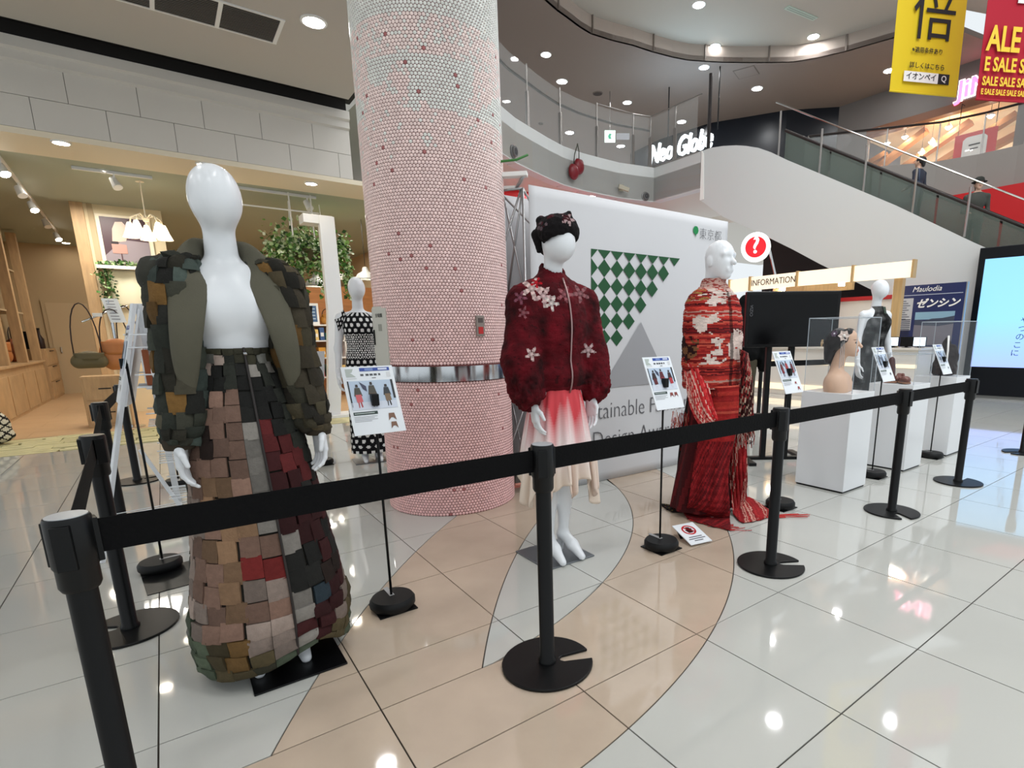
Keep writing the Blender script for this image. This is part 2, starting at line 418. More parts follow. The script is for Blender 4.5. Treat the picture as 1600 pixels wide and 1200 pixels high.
A_, B_ = on_col(589, 520, CR), on_col(622, 520, CR); A_ = np.array([A_[0]-.03, A_[1], 0]); zt = on_col(605, 478, CR)[2]
d_ = np.array([B_[0]-A_[0], B_[1]-A_[1]-.03]); L_ = .175; ang = atan2(d_[1], d_[0])
t = thing('service_box', 'tall pale grey metal service box fixed to the left of the mosaic column', 'electric box', (A_[0], A_[1]-.03, 0), ang)
M_BOX = mat('box_grey', S(196, 194, 184), .45)
b = MB(); b.span((0, 0, .74), (L_, .05, zt)); b.build('box_body', M_BOX, t, bevel=.004)
for z0, z1 in ((.75, zt-.40), (zt-.39, zt-.012)):
    b = MB(); b.span((.006, -.008, z0), (L_-.006, 0, z1)); d = b.build('box_door', M_BOX, t, bevel=.003)
    b = MB(); b.span((.018, -.016, (z0+z1)/2-.05), (.026, -.008, (z0+z1)/2+.05)); b.build('slot_handle', BLACK, d)
b = MB(); b.span((.075, -.0095, zt-.16), (.115, -.008, zt-.115)); b.build('rating_label', mat('label_grey', S(150, 150, 140), .6), t)
text('box_lettering', '分電盤', .028, (.09, -.0095, zt-.06), (1, 0, 0), (0, 0, 1), mat('ink_grey', S(90, 90, 86), .6), t)

# ================================================================ LEFT HALL: ceiling, cornice, panelled fascia
M_CEIL = mat('ceiling_paint', S(186, 180, 172), .7)
b = MB(); b.span((-7, -1.0, 4.25), (2.36, 7.95, 4.4)); b.span((2.26, -1.0, 4.4), (2.36, 7.95, 5.2)); hall = struct(b.build('ceiling', M_CEIL))
b = MB(); b.span((-7, 7.95, 4.36), (2.5, 8.4, 4.44)); b.span((-7, 8.30, 4.2), (2.42, 8.36, 4.42)); struct(b.build('trim_1', mat('slot_dark', S(40, 37, 34), .8)))
M_FAS = mat('fascia_paint', S(206, 201, 192), .6, noise=(2, .96))
b = MB(); b.prism([(-7, 8.25, z) if 0 else (-7, y, z) for y, z in ((8.25, 3.97), (8.21, 3.99), (8.21, 4.07), (8.17, 4.09), (8.17, 4.19), (8.45, 4.19), (8.45, 3.97))], (9.42, 0, 0)); struct(b.build('trim_2', M_FAS))
b = MB(); b.span((-7, 8.262, 3.36), (2.42, 8.42, 3.98)); wall_shop = struct(b.build('wall_shopfront', mat('joint_grey', S(120, 116, 110), .8)))
pw = .598
for row, (z0, off) in enumerate(((3.363, .0), (3.672, .3))):
    x = -4.33+off
    while x < 2.4:
        x1 = min(x+pw, 2.42); b = MB(); b.span((x+.0025, 8.25, z0), (x1-.0025, 8.264, z0+.304)); b.build('panel', M_FAS, wall_shop); x += pw
b = MB(); b.span((-7, 8.25, 3.30), (4.4, 9.05, 3.36)); soffit = struct(b.build('ceiling', mat('soffit_cream', S(226, 214, 190), .6)))
# air grille of four louvred bays
g0, g1, g2 = G(66, 2, 4.25), G(432, 104, 4.25), G(438, 82, 4.25)
vent = thing('ceiling_vent', 'long grey louvred air grille in four bays in the white ceiling', 'vent', (0, 0, 4.25))
xa, xb, ya, yb = -.66, 1.36, 6.46, 6.95
b = MB(); 
for q in range(5):
    x = xa+(xb-xa)*q/4; b.span((x-.018, ya, -.012), (x+.018, yb, 0))
b.span((xa-.02, ya-.02, -.012), (xb+.02, ya, 0)); b.span((xa-.02, yb, -.012), (xb+.02, yb+.02, 0)); b.build('grille_frame', WHITE, vent)
b = MB(); b.span((xa, ya, -.0025), (xb, yb, -.0005)); b.build('duct_shadow', mat('duct_dark', S(58, 52, 46), .9), vent)
for q in range(4):
    b = MB()
    for k in range(16):
        y = ya+(yb-ya)*(k+.5)/16; b.box((xa+(xb-xa)*(q+.5)/4, y, -.008), ((xb-xa)/4-.04, .011, .004), M=[[1, 0, 0], [0, .8, -.6], [0, .6, .8]])
    b.build('louvre', mat('louvre_grey', S(134, 126, 116), .6), vent)
M_GLOW = mat('lamp_glow', (1, 1, 1), emis=(.98, .99, 1), es=LAMP)
M_GLOWW = mat('lamp_glow_warm', (1, 1, 1), emis=(1, .90, .74), es=LAMP*.55)
def downlight(px=None, z=4.25, r=.085, label='', group='', at=None, m=None, ring=None):
    c = at if at is not None else G(px[0], px[1], z)
    t = thing('downlight', label, 'ceiling light', (c[0], c[1], z), group=group)
    b = MB(); b.lathe([(r*1.22, 0), (r*1.22, -.012), (r, -.016), (r, 0)], n=20, cap=False); b.build('trim_ring', ring or WHITE, t, 30)
    b = MB(); b.lathe([(r, -.008), (.0005, -.0085)], n=20); b.build('lamp', m or M_GLOW, t); return t
downlight((490, 33), 4.25, .1, 'bright round downlight in the ceiling left of the mosaic column', 'hall downlights')
for x, y in ((-.9, 4.2), (-2.6, 5.6), (-2.4, 2.6), (.5, 1.6), (1.5, .2), (-.9, .4), (-3.8, 4.0)):  # extra downlights added out of view to brighten the left hall
    downlight(None, 4.25, .1, 'round hall downlight added in the white ceiling outside the picture', 'hall downlights', at=(x, y))
for px, wh_ in (((95, 222), 'leftmost'), ((318, 256), 'above the first mannequin head'), ((486, 286), 'beside the mosaic column')):
    downlight(px, 3.30, .07, 'small warm downlight in the cream shopfront soffit, '+wh_, 'soffit downlights', m=M_GLOWW)

# ================================================================ SHOP SHELL
M_WOOD = mat('shop_floor_wood', S(206, 170, 130), .35, noise=(3, .8, (1, 9, 1)))
M_OAK = mat('oak', S(196, 162, 120), .5, noise=(4, .78, (6, 1, 1)), bump=(20, .1, (6, 1, 1)))
M_CREAM = mat('shop_wall_cream', S(184, 163, 130), .7)
b = MB(); b.span((-7, 9.62, -.12), (4.6, 18, -.001)); shopf = struct(b.build('floor', mat('plank_gap', S(150, 112, 74), .6)))
for k in range(14):                                               # boards, long way across the shop
    y0 = 9.62+.6*k
    for q in range(5):
        x0 = -3.1+1.55*q+(.7 if k % 2 else 0)
        bb = MB(); bb.span((x0+.002, y0+.002, -.004), (x0+1.548, y0+.598, .002)); bb.build('plank', M_WOOD, shopf)
b = MB(); b.span((-7, 8.25, -.12), (4.6, 9.62, -.012)); strip = struct(b.build('floor', mat('stone_joint', S(120, 112, 74), .9)))
M_STN = mat('ledge_stone', S(214, 206, 158), .55, noise=(7, .72, (1, 3, 1)), bump=(9, .5, (1, 3, 1)))
rr_ = random.Random(3)
y0 = 8.262
while y0 < 9.6:
    y1 = min(y0+rr_.uniform(.11, .2), 9.61); x = -3.6
    while x < 1.3:
        x1 = x+rr_.uniform(.3, .8); bb = MB(); jig = [rr_.uniform(-.02, .02) for _ in range(4)]
        bb.prism([(x+.008+jig[0], y0+.006, -.01), (x1-.008, y0+.006+jig[1]*.6, -.01), (x1-.008+jig[2], y1-.006, -.01), (x+.008, y1-.006+jig[3]*.6, -.01)], (0, 0, rr_.uniform(.008, .022))); bb.build('stone', M_STN, strip); x = x1
    y0 = y1
b = MB(); b.span((1.3, 8.262, -.02), (4.6, 9.61, .006)); b.build('stone_ledge', M_STN, strip)
b = MB(); b.span((-7, 17.4, 0), (4.7, 17.6, 3.7)); backw = struct(b.build('wall_back', M_CREAM))
b = MB(); b.span((-2.62, 9.7, 0), (-2.5, 17.4, 3.7)); struct(b.build('wall_left', M_CREAM))
b = MB(); b.span((4.5, 8.4, 0), (4.6, 17.4, 4.2)); struct(b.build('wall_right', M_CREAM))
b = MB(); b.span((-7, 9.05, 3.36), (4.6, 17.6, 3.46)); b.span((-7, 9.0, 3.36), (4.6, 9.06, 3.5)); shopc = struct(b.build('ceiling', mat('shop_ceiling', S(160, 168, 154), .7)))
# staff door in the back wall
c0, c1 = atY(70, 473, 17.39), atY(136, 473, 17.39)
b = MB(); b.span((c0[0], 17.35, 0), (c1[0], 17.4, c0[2])); dr = struct(b.build('door_1', mat('door_cream', S(194, 173, 140), .6)))
b = MB(); b.span((c0[0]-.07, 17.36, 0), (c0[0], 17.4, c0[2]+.07)); b.span((c1[0], 17.36, 0), (c1[0]+.07, 17.4, c0[2]+.07)); b.span((c0[0], 17.36, c0[2]), (c1[0], 17.4, c0[2]+.07)); b.build('door_frame', M_CREAM, dr)
b = MB(); b.tube([(c0[0]+.12, 17.33, .95), (c0[0]+.12, 17.33, 1.08)], .016); b.build('door_handle', M_STEEL, dr)

# ================================================================ UPPER FLOOR: curved parapet, escalator, ceilings
Z2 = 5.72
M_PAR = mat('parapet_white', S(196, 199, 198), .6)
par_px = [(786, 168), (805, 184), (831, 200), (856, 215), (880, 228), (910, 239), (940, 247), (968, 254), (995, 258), (1022, 262)]
par = [G(*p, Z2) for p in par_px]; corner = par[-1]; land = G(1096, 236, Z2)
# extend the curve behind the column
ex = par[0]-par[1]; pre = [par[0]+ex*k*2.2+np.array([0, -.04*k*k, 0]) for k in (3, 2, 1)]
line = pre+par+[land]
def band(pts, z0, z1, thick=.25):
    b = MB(); P = [np.array([p[0], p[1], 0]) for p in pts]
    for a, c in zip(P, P[1:]):
        d = c-a; n = np.array([-d[1], d[0], 0]); n /= np.linalg.norm(n); n *= thick
        b.prism([a+(0, 0, z0), c+(0, 0, z0), c+(0, 0, z1), a+(0, 0, z1)], n)
    return b
b = band(line, 4.84, Z2); parapet = struct(b.build('wall_parapet', M_PAR))
b = MB(); b.prism([np.array([p[0], p[1], 4.86]) for p in line]+[(14.5, 10.8, 4.86), (14.5, 19, 4.86), (line[0][0]-.5, 19, 4.86)], (0, 0, .6)); struct(b.build('slab', mat('slab_under', S(196, 190, 180), .7)))
# red shop wall under the balcony
b = MB(); b.span((4.75, 12.6, 0), (13.2, 12.8, 4.86)); struct(b.build('wall_red', mat('wall_red', S(196, 18, 24), .5)))
for px, lb in (((803, 272), 'leftmost balcony downlight, touching the column edge'), ((820, 270), 'balcony downlight lighting the red wall right of the column'), ((925, 306), 'balcony downlight peeping over the top edge of the white backdrop')):
    c = G(px[0], px[1], 4.86); t = downlight(None, 4.86, .09, lb, 'balcony downlights', at=(c[0], c[1]))
for x, y in ((6.6, 12.15), (8.2, 12.25), (9.6, 12.3)): downlight(None, 4.86, .09, 'balcony downlight hidden behind the white backdrop', 'balcony downlights', at=(x, y))
# escalator side wall: runs down towards the hall
AZ = radians(-7.0); ed = np.array([-sin(AZ), -cos(AZ), 0]); en = np.array([cos(AZ), -sin(AZ), 0]); en = np.array([ed[1], -ed[0], 0]); en = en if en[0] > 0 else -en
E0 = np.array([land[0], land[1], 0])
E = lambda px, py: atPl(px, py, E0, en)
top_px = [(1097, 236), (1110, 231), (1130, 228), (1150, 227), (1166, 228), (1185, 231), (1205, 238), (1230, 250), (1300, 279), (1400, 321), (1522, 379)]
topw = [E(*p) for p in top_px]; endp = topw[-1]; sl = (topw[-1]-topw[-4])/np.linalg.norm(topw[-1][:2]-topw[-4][:2])
botw = [E(*p) for p in ((1440, 492), (1280, 412), (1239, 390), (1180, 361), (1130, 339), (1094, 313))]
low = endp+sl*.25
poly = topw+[low, np.array([low[0], low[1], 0]), np.array([botw[0][0], botw[0][1], 0])]+botw
b = MB(); b.prism(poly, en*.18); esc_wall = struct(b.build('wall_escalator', M_PAR))
b = MB(); b.prism([E(1094, 313), E(1100, 311), E(1100, 240), E(1097, 236)], -en*.02); b.build('wall_edge_strip', WHITE, esc_wall)
# dark shop under the escalator
u0, u1 = E(1130, 339), E(1290, 420)
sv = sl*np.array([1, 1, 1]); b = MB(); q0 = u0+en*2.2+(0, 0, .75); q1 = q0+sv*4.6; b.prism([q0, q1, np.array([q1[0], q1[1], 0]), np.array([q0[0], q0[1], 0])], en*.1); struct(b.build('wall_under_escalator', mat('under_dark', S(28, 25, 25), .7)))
b = MB(); b.prism([E(1094, 313)+en*.18, u0+en*.18, E(1180, 361)+en*.18, E(1180, 361)+en*2.2, u0+en*2.2, E(1094, 313)+en*2.2], (0, 0, .06)); struct(b.build('ceiling', mat('landing_soffit', S(226, 212, 186), .6)))
b = MB(); r0_ = u0+en*2.15-(0, 0, .3); r1_ = r0_+ed*2.6; b.prism([r0_-ed*.5, r1_, r1_+(0, 0, .14), r0_-ed*.5+(0, 0, .14)], en*.04); b.prism([r0_-(0, 0, 1.2), r0_+ed*5-(0, 0, 1.2), r0_+ed*5-(0, 0, 1.12), r0_-(0, 0, 1.12)], en*.04); struct(b.build('trim_3', mat('trim_red', S(176, 24, 30), .5)))
# soffit of the upper floor with its curved edge, fascia and the higher ceiling in front of it
ZS, ZC = 8.8, 9.2
edge = [G(*p, ZS) for p in ((800, -60), (830, -25), (855, 0), (872, 15), (890, 28), (907, 41), (925, 52), (957, 62), (990, 70), (1020, 80), (1050, 88), (1075, 93), (1100, 95), (1130, 96.5), (1160, 97), (1200, 97), (1240, 96), (1280, 89), (1320, 80), (1390, 60), (1470, 36))]
M_SOF = mat('upper_soffit', S(134, 120, 112), .75)
b = MB(); b.prism([p for p in edge]+[np.array([30, 4, ZS]), np.array([30, 24, ZS]), np.array([3, 24, ZS]), np.array([3, 12, ZS])], (0, 0, .12)); struct(b.build('ceiling', M_SOF))
b = band(edge, ZS, ZC, .06); struct(b.build('trim_4', mat('upper_fascia', S(170, 158, 148), .7)))
ft = MB()
for k in (3, 6, 9, 12, 15, 18): p = edge[k]; ft.span((p[0]-.012, p[1]-.05, ZS), (p[0]+.012, p[1]+.0, ZC))
struct(ft.build('trim_5', mat('fascia_joint', S(120, 110, 102), .7)))
b = MB(); b.prism([np.array([p[0], p[1]+.03, ZC]) for p in edge]+[np.array([26, 3, ZC]), np.array([26, 1.5, ZC]), np.array([2.36, 1.5, ZC]), np.array([2.36, 8, ZC])], (0, 0, .1)); struct(b.build('ceiling', mat('atrium_ceiling', S(178, 172, 162), .7)))
for px, r_, lb in (((853, 85), .13, 'small bright downlight in the brown soffit nearest the column top'), ((980, 160), .13, 'bright downlight above the corner of the balcony glass'), ((1100, 105), .13, 'bright downlight just below the curved edge of the soffit'), ((878, 127), .15, 'bright downlight above the second balcony post from the column'), ((1183, 138), .15, 'bright downlight above the top of the escalator'),
        ((890, 207), .15, 'low downlight seen through the balcony glass above the cherries'), ((970, 228), .15, 'low downlight just under the green exit sign'), ((1065, 190), .15, 'downlight above the glowing white shop lettering')): downlight(px, ZS, r_, lb, 'upper soffit downlights')
downlight((1390, 110), ZS, .15, 'bright downlight in the brown soffit beside the hanging yellow banner', 'upper soffit downlights')
for px, lb in (((1092, 7), 'high atrium downlight at the top edge of the picture'), ((1271, 57), 'high atrium downlight shining on the curved fascia below the slot diffuser'), ((1117, 72), 'high atrium downlight on the corner of the curved fascia')): downlight(px, ZC, .14, lb, 'atrium downlights')
for x, y in ((5, 4), (8, 6.5), (8, 3), (11, 3), (12, 7), (14.5, 5), (5, 7)): downlight(None, ZC, .16, 'atrium downlight above the hall, outside the picture', 'atrium downlights', at=(x, y))
for px, rr in (((934, 146), .16), ((845, 193), .1)):
    c = G(*px, ZS); t = thing('ceiling_speaker', 'dark round ceiling speaker in the brown soffit, '+('the larger' if rr > .12 else 'the smaller, beyond the balcony glass'), 'speaker', (c[0], c[1], ZS))
    b = MB(); b.lathe([(rr, 0), (rr, -.015), (rr*.9, -.02), (rr*.88, -.01)], n=24, cap=False); b.build('rim', mat('speaker_rim', S(110, 98, 90), .5), t, 40)
    b = MB(); b.lathe([(rr*.88, -.012), (.001, -.014)], n=24); b.build('grille', mat('speaker_dark', S(60, 48, 44), .7), t)
c = G(1252, 20, ZC); t = thing('linear_diffuser', 'pale slot air diffuser in the high atrium ceiling', 'vent', (c[0], c[1], ZC), radians(-8))
b = MB(); b.box((0, 0, -.01), (1.1, .16, .02)); b.build('diffuser_body', mat('diffuser', S(186, 200, 188), .5), t)
b = MB(); b.box((0, .03, -.022), (1.0, .02, .006)); b.box((0, -.03, -.022), (1.0, .02, .006)); b.build('diffuser_slot', mat('diffuser_slot', S(150, 160, 150), .5), t)
c = G(1166, 113, ZS)
hatch = thing('access_hatch', 'square access hatch in the brown soffit', 'hatch', (c[0], c[1], ZS), radians(20))
b = MB(); b.box((0, 0, -.004), (.62, .62, .008)); b.build('hatch_frame', mat('hatch_line', S(104, 92, 84), .7), hatch)
b = MB(); b.box((0, 0, -.008), (.57, .57, .008)); b.build('hatch_panel', M_SOF, hatch)
# balcony guard: steel posts, a dark handrail and clear panes
M_POST = mat('guard_steel', S(150, 146, 142), .3, .9)
M_GLASS = mat('clear_glass', S(238, 243, 242), .02, trans=.0, alpha=.09, spec=.6)
M_TINT = mat('tinted_glass', S(96, 106, 98), .05, alpha=.55, spec=.5)
guard = thing('balcony_guard', 'curved glass balustrade with steel posts along the white balcony', 'railing', (0, 0, 0))
post_px = [(831, 200), (882, 228), (939, 246), (995, 258), (1022, 261)]
pp = [G(*p, Z2) for p in post_px]; pp2 = [corner*.35+land*.65, land]
inn = lambda p, q=(.0, .12): np.array([p[0]+q[0], p[1]+q[1], p[2]])
for p in pp+[corner*.45+land*.55]:
    b = MB(); p = inn(p); b.prism([p+(-.03, 0, 0), p+(.03, 0, 0), p+(.022, 0, .78), p+(-.022, 0, .78)], (0, .09, 0)); b.tube([p+(0, .04, .7), p+(0, .04, 1.32)], .017); b.build('post', M_POST, guard)
hr = [inn(p, (0, .2))+(0, 0, .98) for p in pre[1:]+par]
b = MB(); b.tube(hr, .03); b.build('handrail', mat('handrail_dark', S(34, 26, 24), .4), guard, 40)
rail2 = [inn(p, (0, .16))+(0, 0, 1.3) for p in pp[2:]]+[inn(land, (0, .05))+(0, 0, 1.3)]
b = MB(); b.tube(rail2, .014); b.build('top_rail', M_POST, guard)
G_ = pre+par+[land]
for k in range(len(G_)-1):
    a, c = inn(G_[k], (0, .16)), inn(G_[k+1], (0, .16)); b = MB(); b.prism([a+(0, 0, .04), c+(0, 0, .04), c+(0, 0, 1.28), a+(0, 0, 1.28)], (.0, .012, 0)); b.build('pane', M_GLASS, guard)
b = MB()
for a, c in zip(G_[3:], G_[4:]): b.bar(inn(a, (0, .1))+(0, 0, .015), inn(c, (0, .1))+(0, 0, .015), .03, .03)
b.build('base_rail', M_POST, guard)
# second escalator parapet end post
e0 = E(1103, 236)
b = MB(); b.tube([e0+en*.1-(0, 0, .1), e0+en*.1+(0, 0, 1.75)], .045); 
end_post = tag(b.build('end_post', mat('dark_post', S(44, 40, 40), .35, .6)), 'dark end post where the balcony meets the escalator wall', 'post')

# ---------------------------------------------------------------- escalator balustrade and riders
eg = thing('escalator_balustrade', 'sloping glass balustrade with steel posts above the white escalator wall', 'railing', (0, 0, 0))
off = lambda P, k: P+en*k
for bx, by, tx, ty in ((1213, 246, 1217, 172), (1277, 271, 1284, 199), (1346, 301, 1353, 226), (1423, 334, 1433, 260), (1505, 369, 1515, 291)):
    a, c = E(bx, by), E(tx, ty); c = np.array([a[0], a[1], c[2]])
    b = MB(); b.tube([off(a, .09), off(c, .09)], .022, 8); b.build('post', M_POST, eg, 40)
a, c = E(1210, 158), E(1700, 350); b = MB(); b.tube([off(a, .09), off(c, .09)], .016); b.build('top_rail', M_STEEL, eg, 40)
wt = [E(*p) for p in top_px[6:]]
a, c = E(1229, 203), E(1600, 352); hs = (c-a)/np.linalg.norm(c-a)
hA, hB = a-hs*.2, c+hs*.8
b = MB(); b.tube([off(hA, .3), off(hB, .3)], .034, 10); b.build('handrail', mat('handrail_dark'), eg, 40)
NP = 5
for q in range(NP):
    t0, t1 = q/NP+.004, (q+1)/NP-.004; a0, a1 = hA+(hB-hA)*t0, hA+(hB-hA)*t1
    lowz = lambda P: np.interp(P[:2]@ed[:2], [w_[:2]@ed[:2] for w_ in topw], [w_[2] for w_ in topw]) if P[:2]@ed[:2] < endp[:2]@ed[:2] else endp[2]+sl[2]*(P[:2]@ed[:2]-endp[:2]@ed[:2])
    b = MB(); b.prism([off(np.array([a0[0], a0[1], lowz(a0)]), .29), off(np.array([a1[0], a1[1], lowz(a1)]), .29), off(a1, .29), off(a0, .29)], en*.012); b.build('tinted_pane', M_TINT, eg)
b = MB(); b.prism([off(hA, 1.35), off(hB, 1.35), off(hB, 1.35)-(0, 0, 1.0), off(hA, 1.35)-(0, 0, 1.0)], en*.012); b.build('tinted_pane', M_TINT, eg)
b = MB(); b.tube([off(hA, 1.35), off(hB, 1.35)], .034, 10); b.build('handrail', mat('handrail_dark'), eg, 40)
# moving steps
st_ = MB(); s0 = endp[:2]@ed[:2]; stp = thing('escalator_steps', 'dark ribbed escalator steps behind the white wall', 'escalator', (0, 0, 0))
for k in range(-12, 5):
    sdist = k*.4; P = endp+ed*sdist; z = endp[2]+sl[2]/np.linalg.norm(sl[:2])*sdist-.55
    b = MB(); c0_ = np.array([P[0], P[1], z])
    b.prism([off(c0_, .34)-(0, 0, .26), off(c0_, .34), off(c0_+ed*.4, .34), off(c0_+ed*.4, .34)-(0, 0, .26)], en*.98); b.build('step', mat('step_dark', S(52, 52, 54), .5, .5), stp)

def person(name, label, base, rz, top, bottom, hair, skin=S(196, 160, 138), cap=False, bag=None, k=1.0):
    """standing figure facing local -y, arms bent forward onto the rail"""
    t = thing(name, label, 'person', tuple(base), rz); t.scale = (k, k, k); k = 1.0
    pr = [('e', (0, 0, 1.28), (.17, .11, .2)), ('e', (0, .005, 1.05), (.145, .105, .16)), ('e', (0, .01, .92), (.16, .12, .14)), ('c', (0, .01, 1.4), (0, -.015, 1.5), .055, .05)]
    for s_ in (-1, 1):
        pr += [('c', (s_*.06, .01, 1.41), (s_*.175, .01, 1.38), .055, .055), ('c', (s_*.19, .01, 1.37), (s_*.225, .03, 1.1), .05, .04), ('c', (s_*.225, .03, 1.1), (s_*.17, -.2, 1.03), .038, .028),
               ('c', (s_*.085, .01, .88), (s_*.085, 0, .48), .085, .055), ('c', (s_*.085, 0, .48), (s_*.085, .02, .08), .055, .036), ('c', (s_*.085, .03, .05), (s_*.09, -.13, .035), .04, .032)]
        for q in range(4): pr.append(('c', (s_*(.165+.012*(q-1.5)), -.22, 1.03), (s_*(.15+.014*(q-1.5)), -.3+.006*abs(q-1.5), 1.0), .011, .008, .008))
        pr += [('e', (s_*.168, -.215, 1.03), (.032, .035, .016), .012), ('c', (s_*.14, -.21, 1.03), (s_*.125, -.26, 1.01), .011, .009, .008)]
    pr += [('e', (0, -.02, 1.62), (.075, .092, .105), .02), ('c', (0, -.05, 1.575), (0, -.075, 1.535), .05, .03, .03), ('c', (0, -.105, 1.625), (0, -.122, 1.6), .011, .015, .015), ('e', (.076, 0, 1.61), (.012, .022, .032), .01), ('e', (-.076, 0, 1.61), (.012, .022, .032), .01)]
    V, Fc = sdf_surface(pr, .011, .035)
    cen = V[Fc].mean(1); c = np.tile(skin, (len(Fc), 1)).astype(float)
    arm = (np.abs(cen[:, 0]) > .1) & (cen[:, 1] < -.17) & (cen[:, 2] < 1.1)
    c[(cen[:, 2] < 1.46) & ~arm] = top; c[(cen[:, 2] < .92) & ~arm] = bottom; c[cen[:, 2] < .07] = S(30, 28, 28)
    for s_ in (-1, 1):
        e_ = (np.abs(cen[:, 0]-s_*.032) < .014) & (np.abs(cen[:, 2]-1.632) < .009) & (cen[:, 1] < -.07); c[e_] = S(30, 22, 20)
    c[(np.abs(cen[:, 0]) < .022) & (np.abs(cen[:, 2]-1.568) < .007) & (cen[:, 1] < -.09)] = S(150, 80, 74)
    mesh('body', V*k, Fc, mat('skin_cloth', vc=True, rough=.7), t, c, True)
    hv, hf = sdf_surface([('e', (0, .01, 1.65), (.088, .098, .098), .02), ('c', (0, .075, 1.64), (0, .085, 1.52), .06, .035, .03), ('-e', (0, -.1, 1.58), (.066, .07, .1), .01)], .009)
    mesh('hair', hv*k, hf, mat('hair_dark', S(26, 22, 22), .5), t, smooth=True)
    if cap:
        b = MB(); b.lathe([(.098, 1.66), (.1, 1.69), (.085, 1.74), (.05, 1.765), (.001, 1.77)], (0, 0, 0), 16); b.lathe([(.001, 1.668), (.14, 1.655), (.14, 1.662), (.001, 1.68)], (0, -.02, 0), 18); b.build('hat', mat('hat_dark', S(34, 36, 32), .8), t, 50)
    if bag:
        bv, bf = sdf_surface([('e', (.2, .1, .95), (.14, .1, .2), .03), ('e', (.2, .1, .86), (.17, .11, .12), .03)], .012); mesh('bag', bv, bf, mat('bag_blue', bag, .8), t, smooth=True)
        b = MB(); b.tube([(.18, .07, 1.1), (.13, .0, 1.43), (.17, .1, 1.43), (.2, .14, 1.1)], .014); b.build('bag_strap', mat('bag_blue'), t, True)
    return t
def rider(px, py, off_, hgt):
    P = atPl(px, py, E0+en*off_, en); k = math.floor(((P-endp)[:2]@ed[:2])/.4); zs = endp[2]+sl[2]/np.linalg.norm(sl[:2])*k*.4-.55; return np.array([P[0], P[1], zs]), min(1.12, max(.85, (P[2]-zs)/hgt))
pz, pk_ = rider(1437, 262, .75, 1.73); person('person', 'person in dark clothes with a ponytail standing on the escalator with a bag', pz, radians(172), S(40, 44, 58), S(36, 40, 56), None, bag=S(62, 74, 96), k=pk_)
pz, pk_ = rider(1531, 276, .8, 1.77); person('person', 'person in a hat and patterned dark top leaning on the escalator handrail', pz, radians(-58), S(58, 60, 54), S(44, 46, 44), None, cap=True, k=pk_)

# ---------------------------------------------------------------- far side of the upper floor: gallery, optician with timber braces
fr = [G(*p, Z2) for p in ((1381, 264), (1462, 257), (1532, 245), (1600, 230))]
fr = [fr[0]+(fr[0]-fr[1])*1.6]+fr+[fr[-1]+np.array([-.3, -1.6, 0]), fr[-1]+np.array([-1., -3.4, 0])]
b = band(fr, 4.75, Z2, -.3); struct(b.build('wall_gallery', mat('gallery_grey', S(150, 144, 138), .6)))
b = MB(); b.prism([np.array([p[0], p[1], 4.8]) for p in fr]+[np.array([26, fr[-1][1], 4.8]), np.array([26, 18, 4.8]), np.array([15, 18, 4.8])], (0, 0, .5)); struct(b.build('slab', mat('slab_under')))
rw0, rw1 = atX(1540, 318, 17.2), atX(1640, 318, 17.2)
b = MB(); b.span((17.2, 8, 2.6), (17.3, 1.5, 4.75)); struct(b.build('wall_red_far', mat('wall_red')))
gg = thing('gallery_guard', 'glass guard with a dark handrail along the far grey gallery', 'railing', (0, 0, 0))
b = MB(); b.tube([p+(0, 0, 1.05) for p in fr], .03); b.build('handrail', mat('handrail_dark'), gg, 40)
for a, c in zip(fr, fr[1:]):
    b = MB(); b.prism([a+(0, 0, .03), c+(0, 0, .03), c+(0, 0, 1.0), a+(0, 0, 1.0)], (.012, 0, 0)); b.build('pane', M_GLASS, gg)
    b = MB(); b.tube([a, a+(0, 0, 1.05)], .02); b.build('post', M_POST, gg)
XS = 19.6
q = lambda x, y, X=XS: atX(x, y, X)
tl, tr = q(1358, 200), q(1592, 160)
shop2 = struct((lambda b: (b.span((XS+3.2, tl[1]+.3, Z2), (XS+3.3, tr[1]-1.2, ZS)), b.build('wall_optician', mat('optician_cream', S(240, 224, 200), .7)))[1])(MB()))
ztop = (tl[2]+tr[2])/2
b = MB(); yL = 24 if 0 else 13.5; b.span((XS, yL, ztop), (XS+.2, 1.0, ZS)); b.span((XS, yL, Z2), (XS+.2, tl[1]+.02, ztop)); b.span((XS, tr[1], Z2), (XS+.2, 1, ztop)); struct(b.build('wall_gallery_front', mat('front_grey', S(112, 106, 102), .6)))
b = MB(); b.span((XS-.05, tl[1]+.05, ztop-.02), (XS+.25, tr[1]-.05, ztop+.2)); struct(b.build('trim_6', mat('wood_header', S(120, 78, 54), .5)))
b = MB(); b.span((XS+.2, tl[1]+.4, ztop+.1), (XS+3.3, tr[1]-1.4, ztop+.2)); struct(b.build('ceiling', mat('optician_cream')))
light('optician_lamp', (XS+1.2, (tl[1]+tr[1])/2, ztop-.1), 150, 1.2, (1, .9, .75))
M_BRACE = mat('brace_wood', S(172, 118, 72), .5)
brs = [((1355, 258), (1385, 240)), ((1372, 262), (1448, 203)), ((1412, 262), (1518, 190)), ((1436, 275), (1590, 178)), ((1532, 240), (1600, 205))]
for k, (p0, p1) in enumerate(brs):
    a, c = q(*p0, XS+.9), q(*p1, XS+.9); b = MB(); b.bar(a, c, .16, .3, up=(1, 0, 0))
    tag(b.build('timber_brace', M_BRACE), 'slanting timber brace in the lit upper shop, number %s from the left' % ('one', 'two', 'three', 'four', 'five')[k], 'beam', 'timber braces of the upper shop')
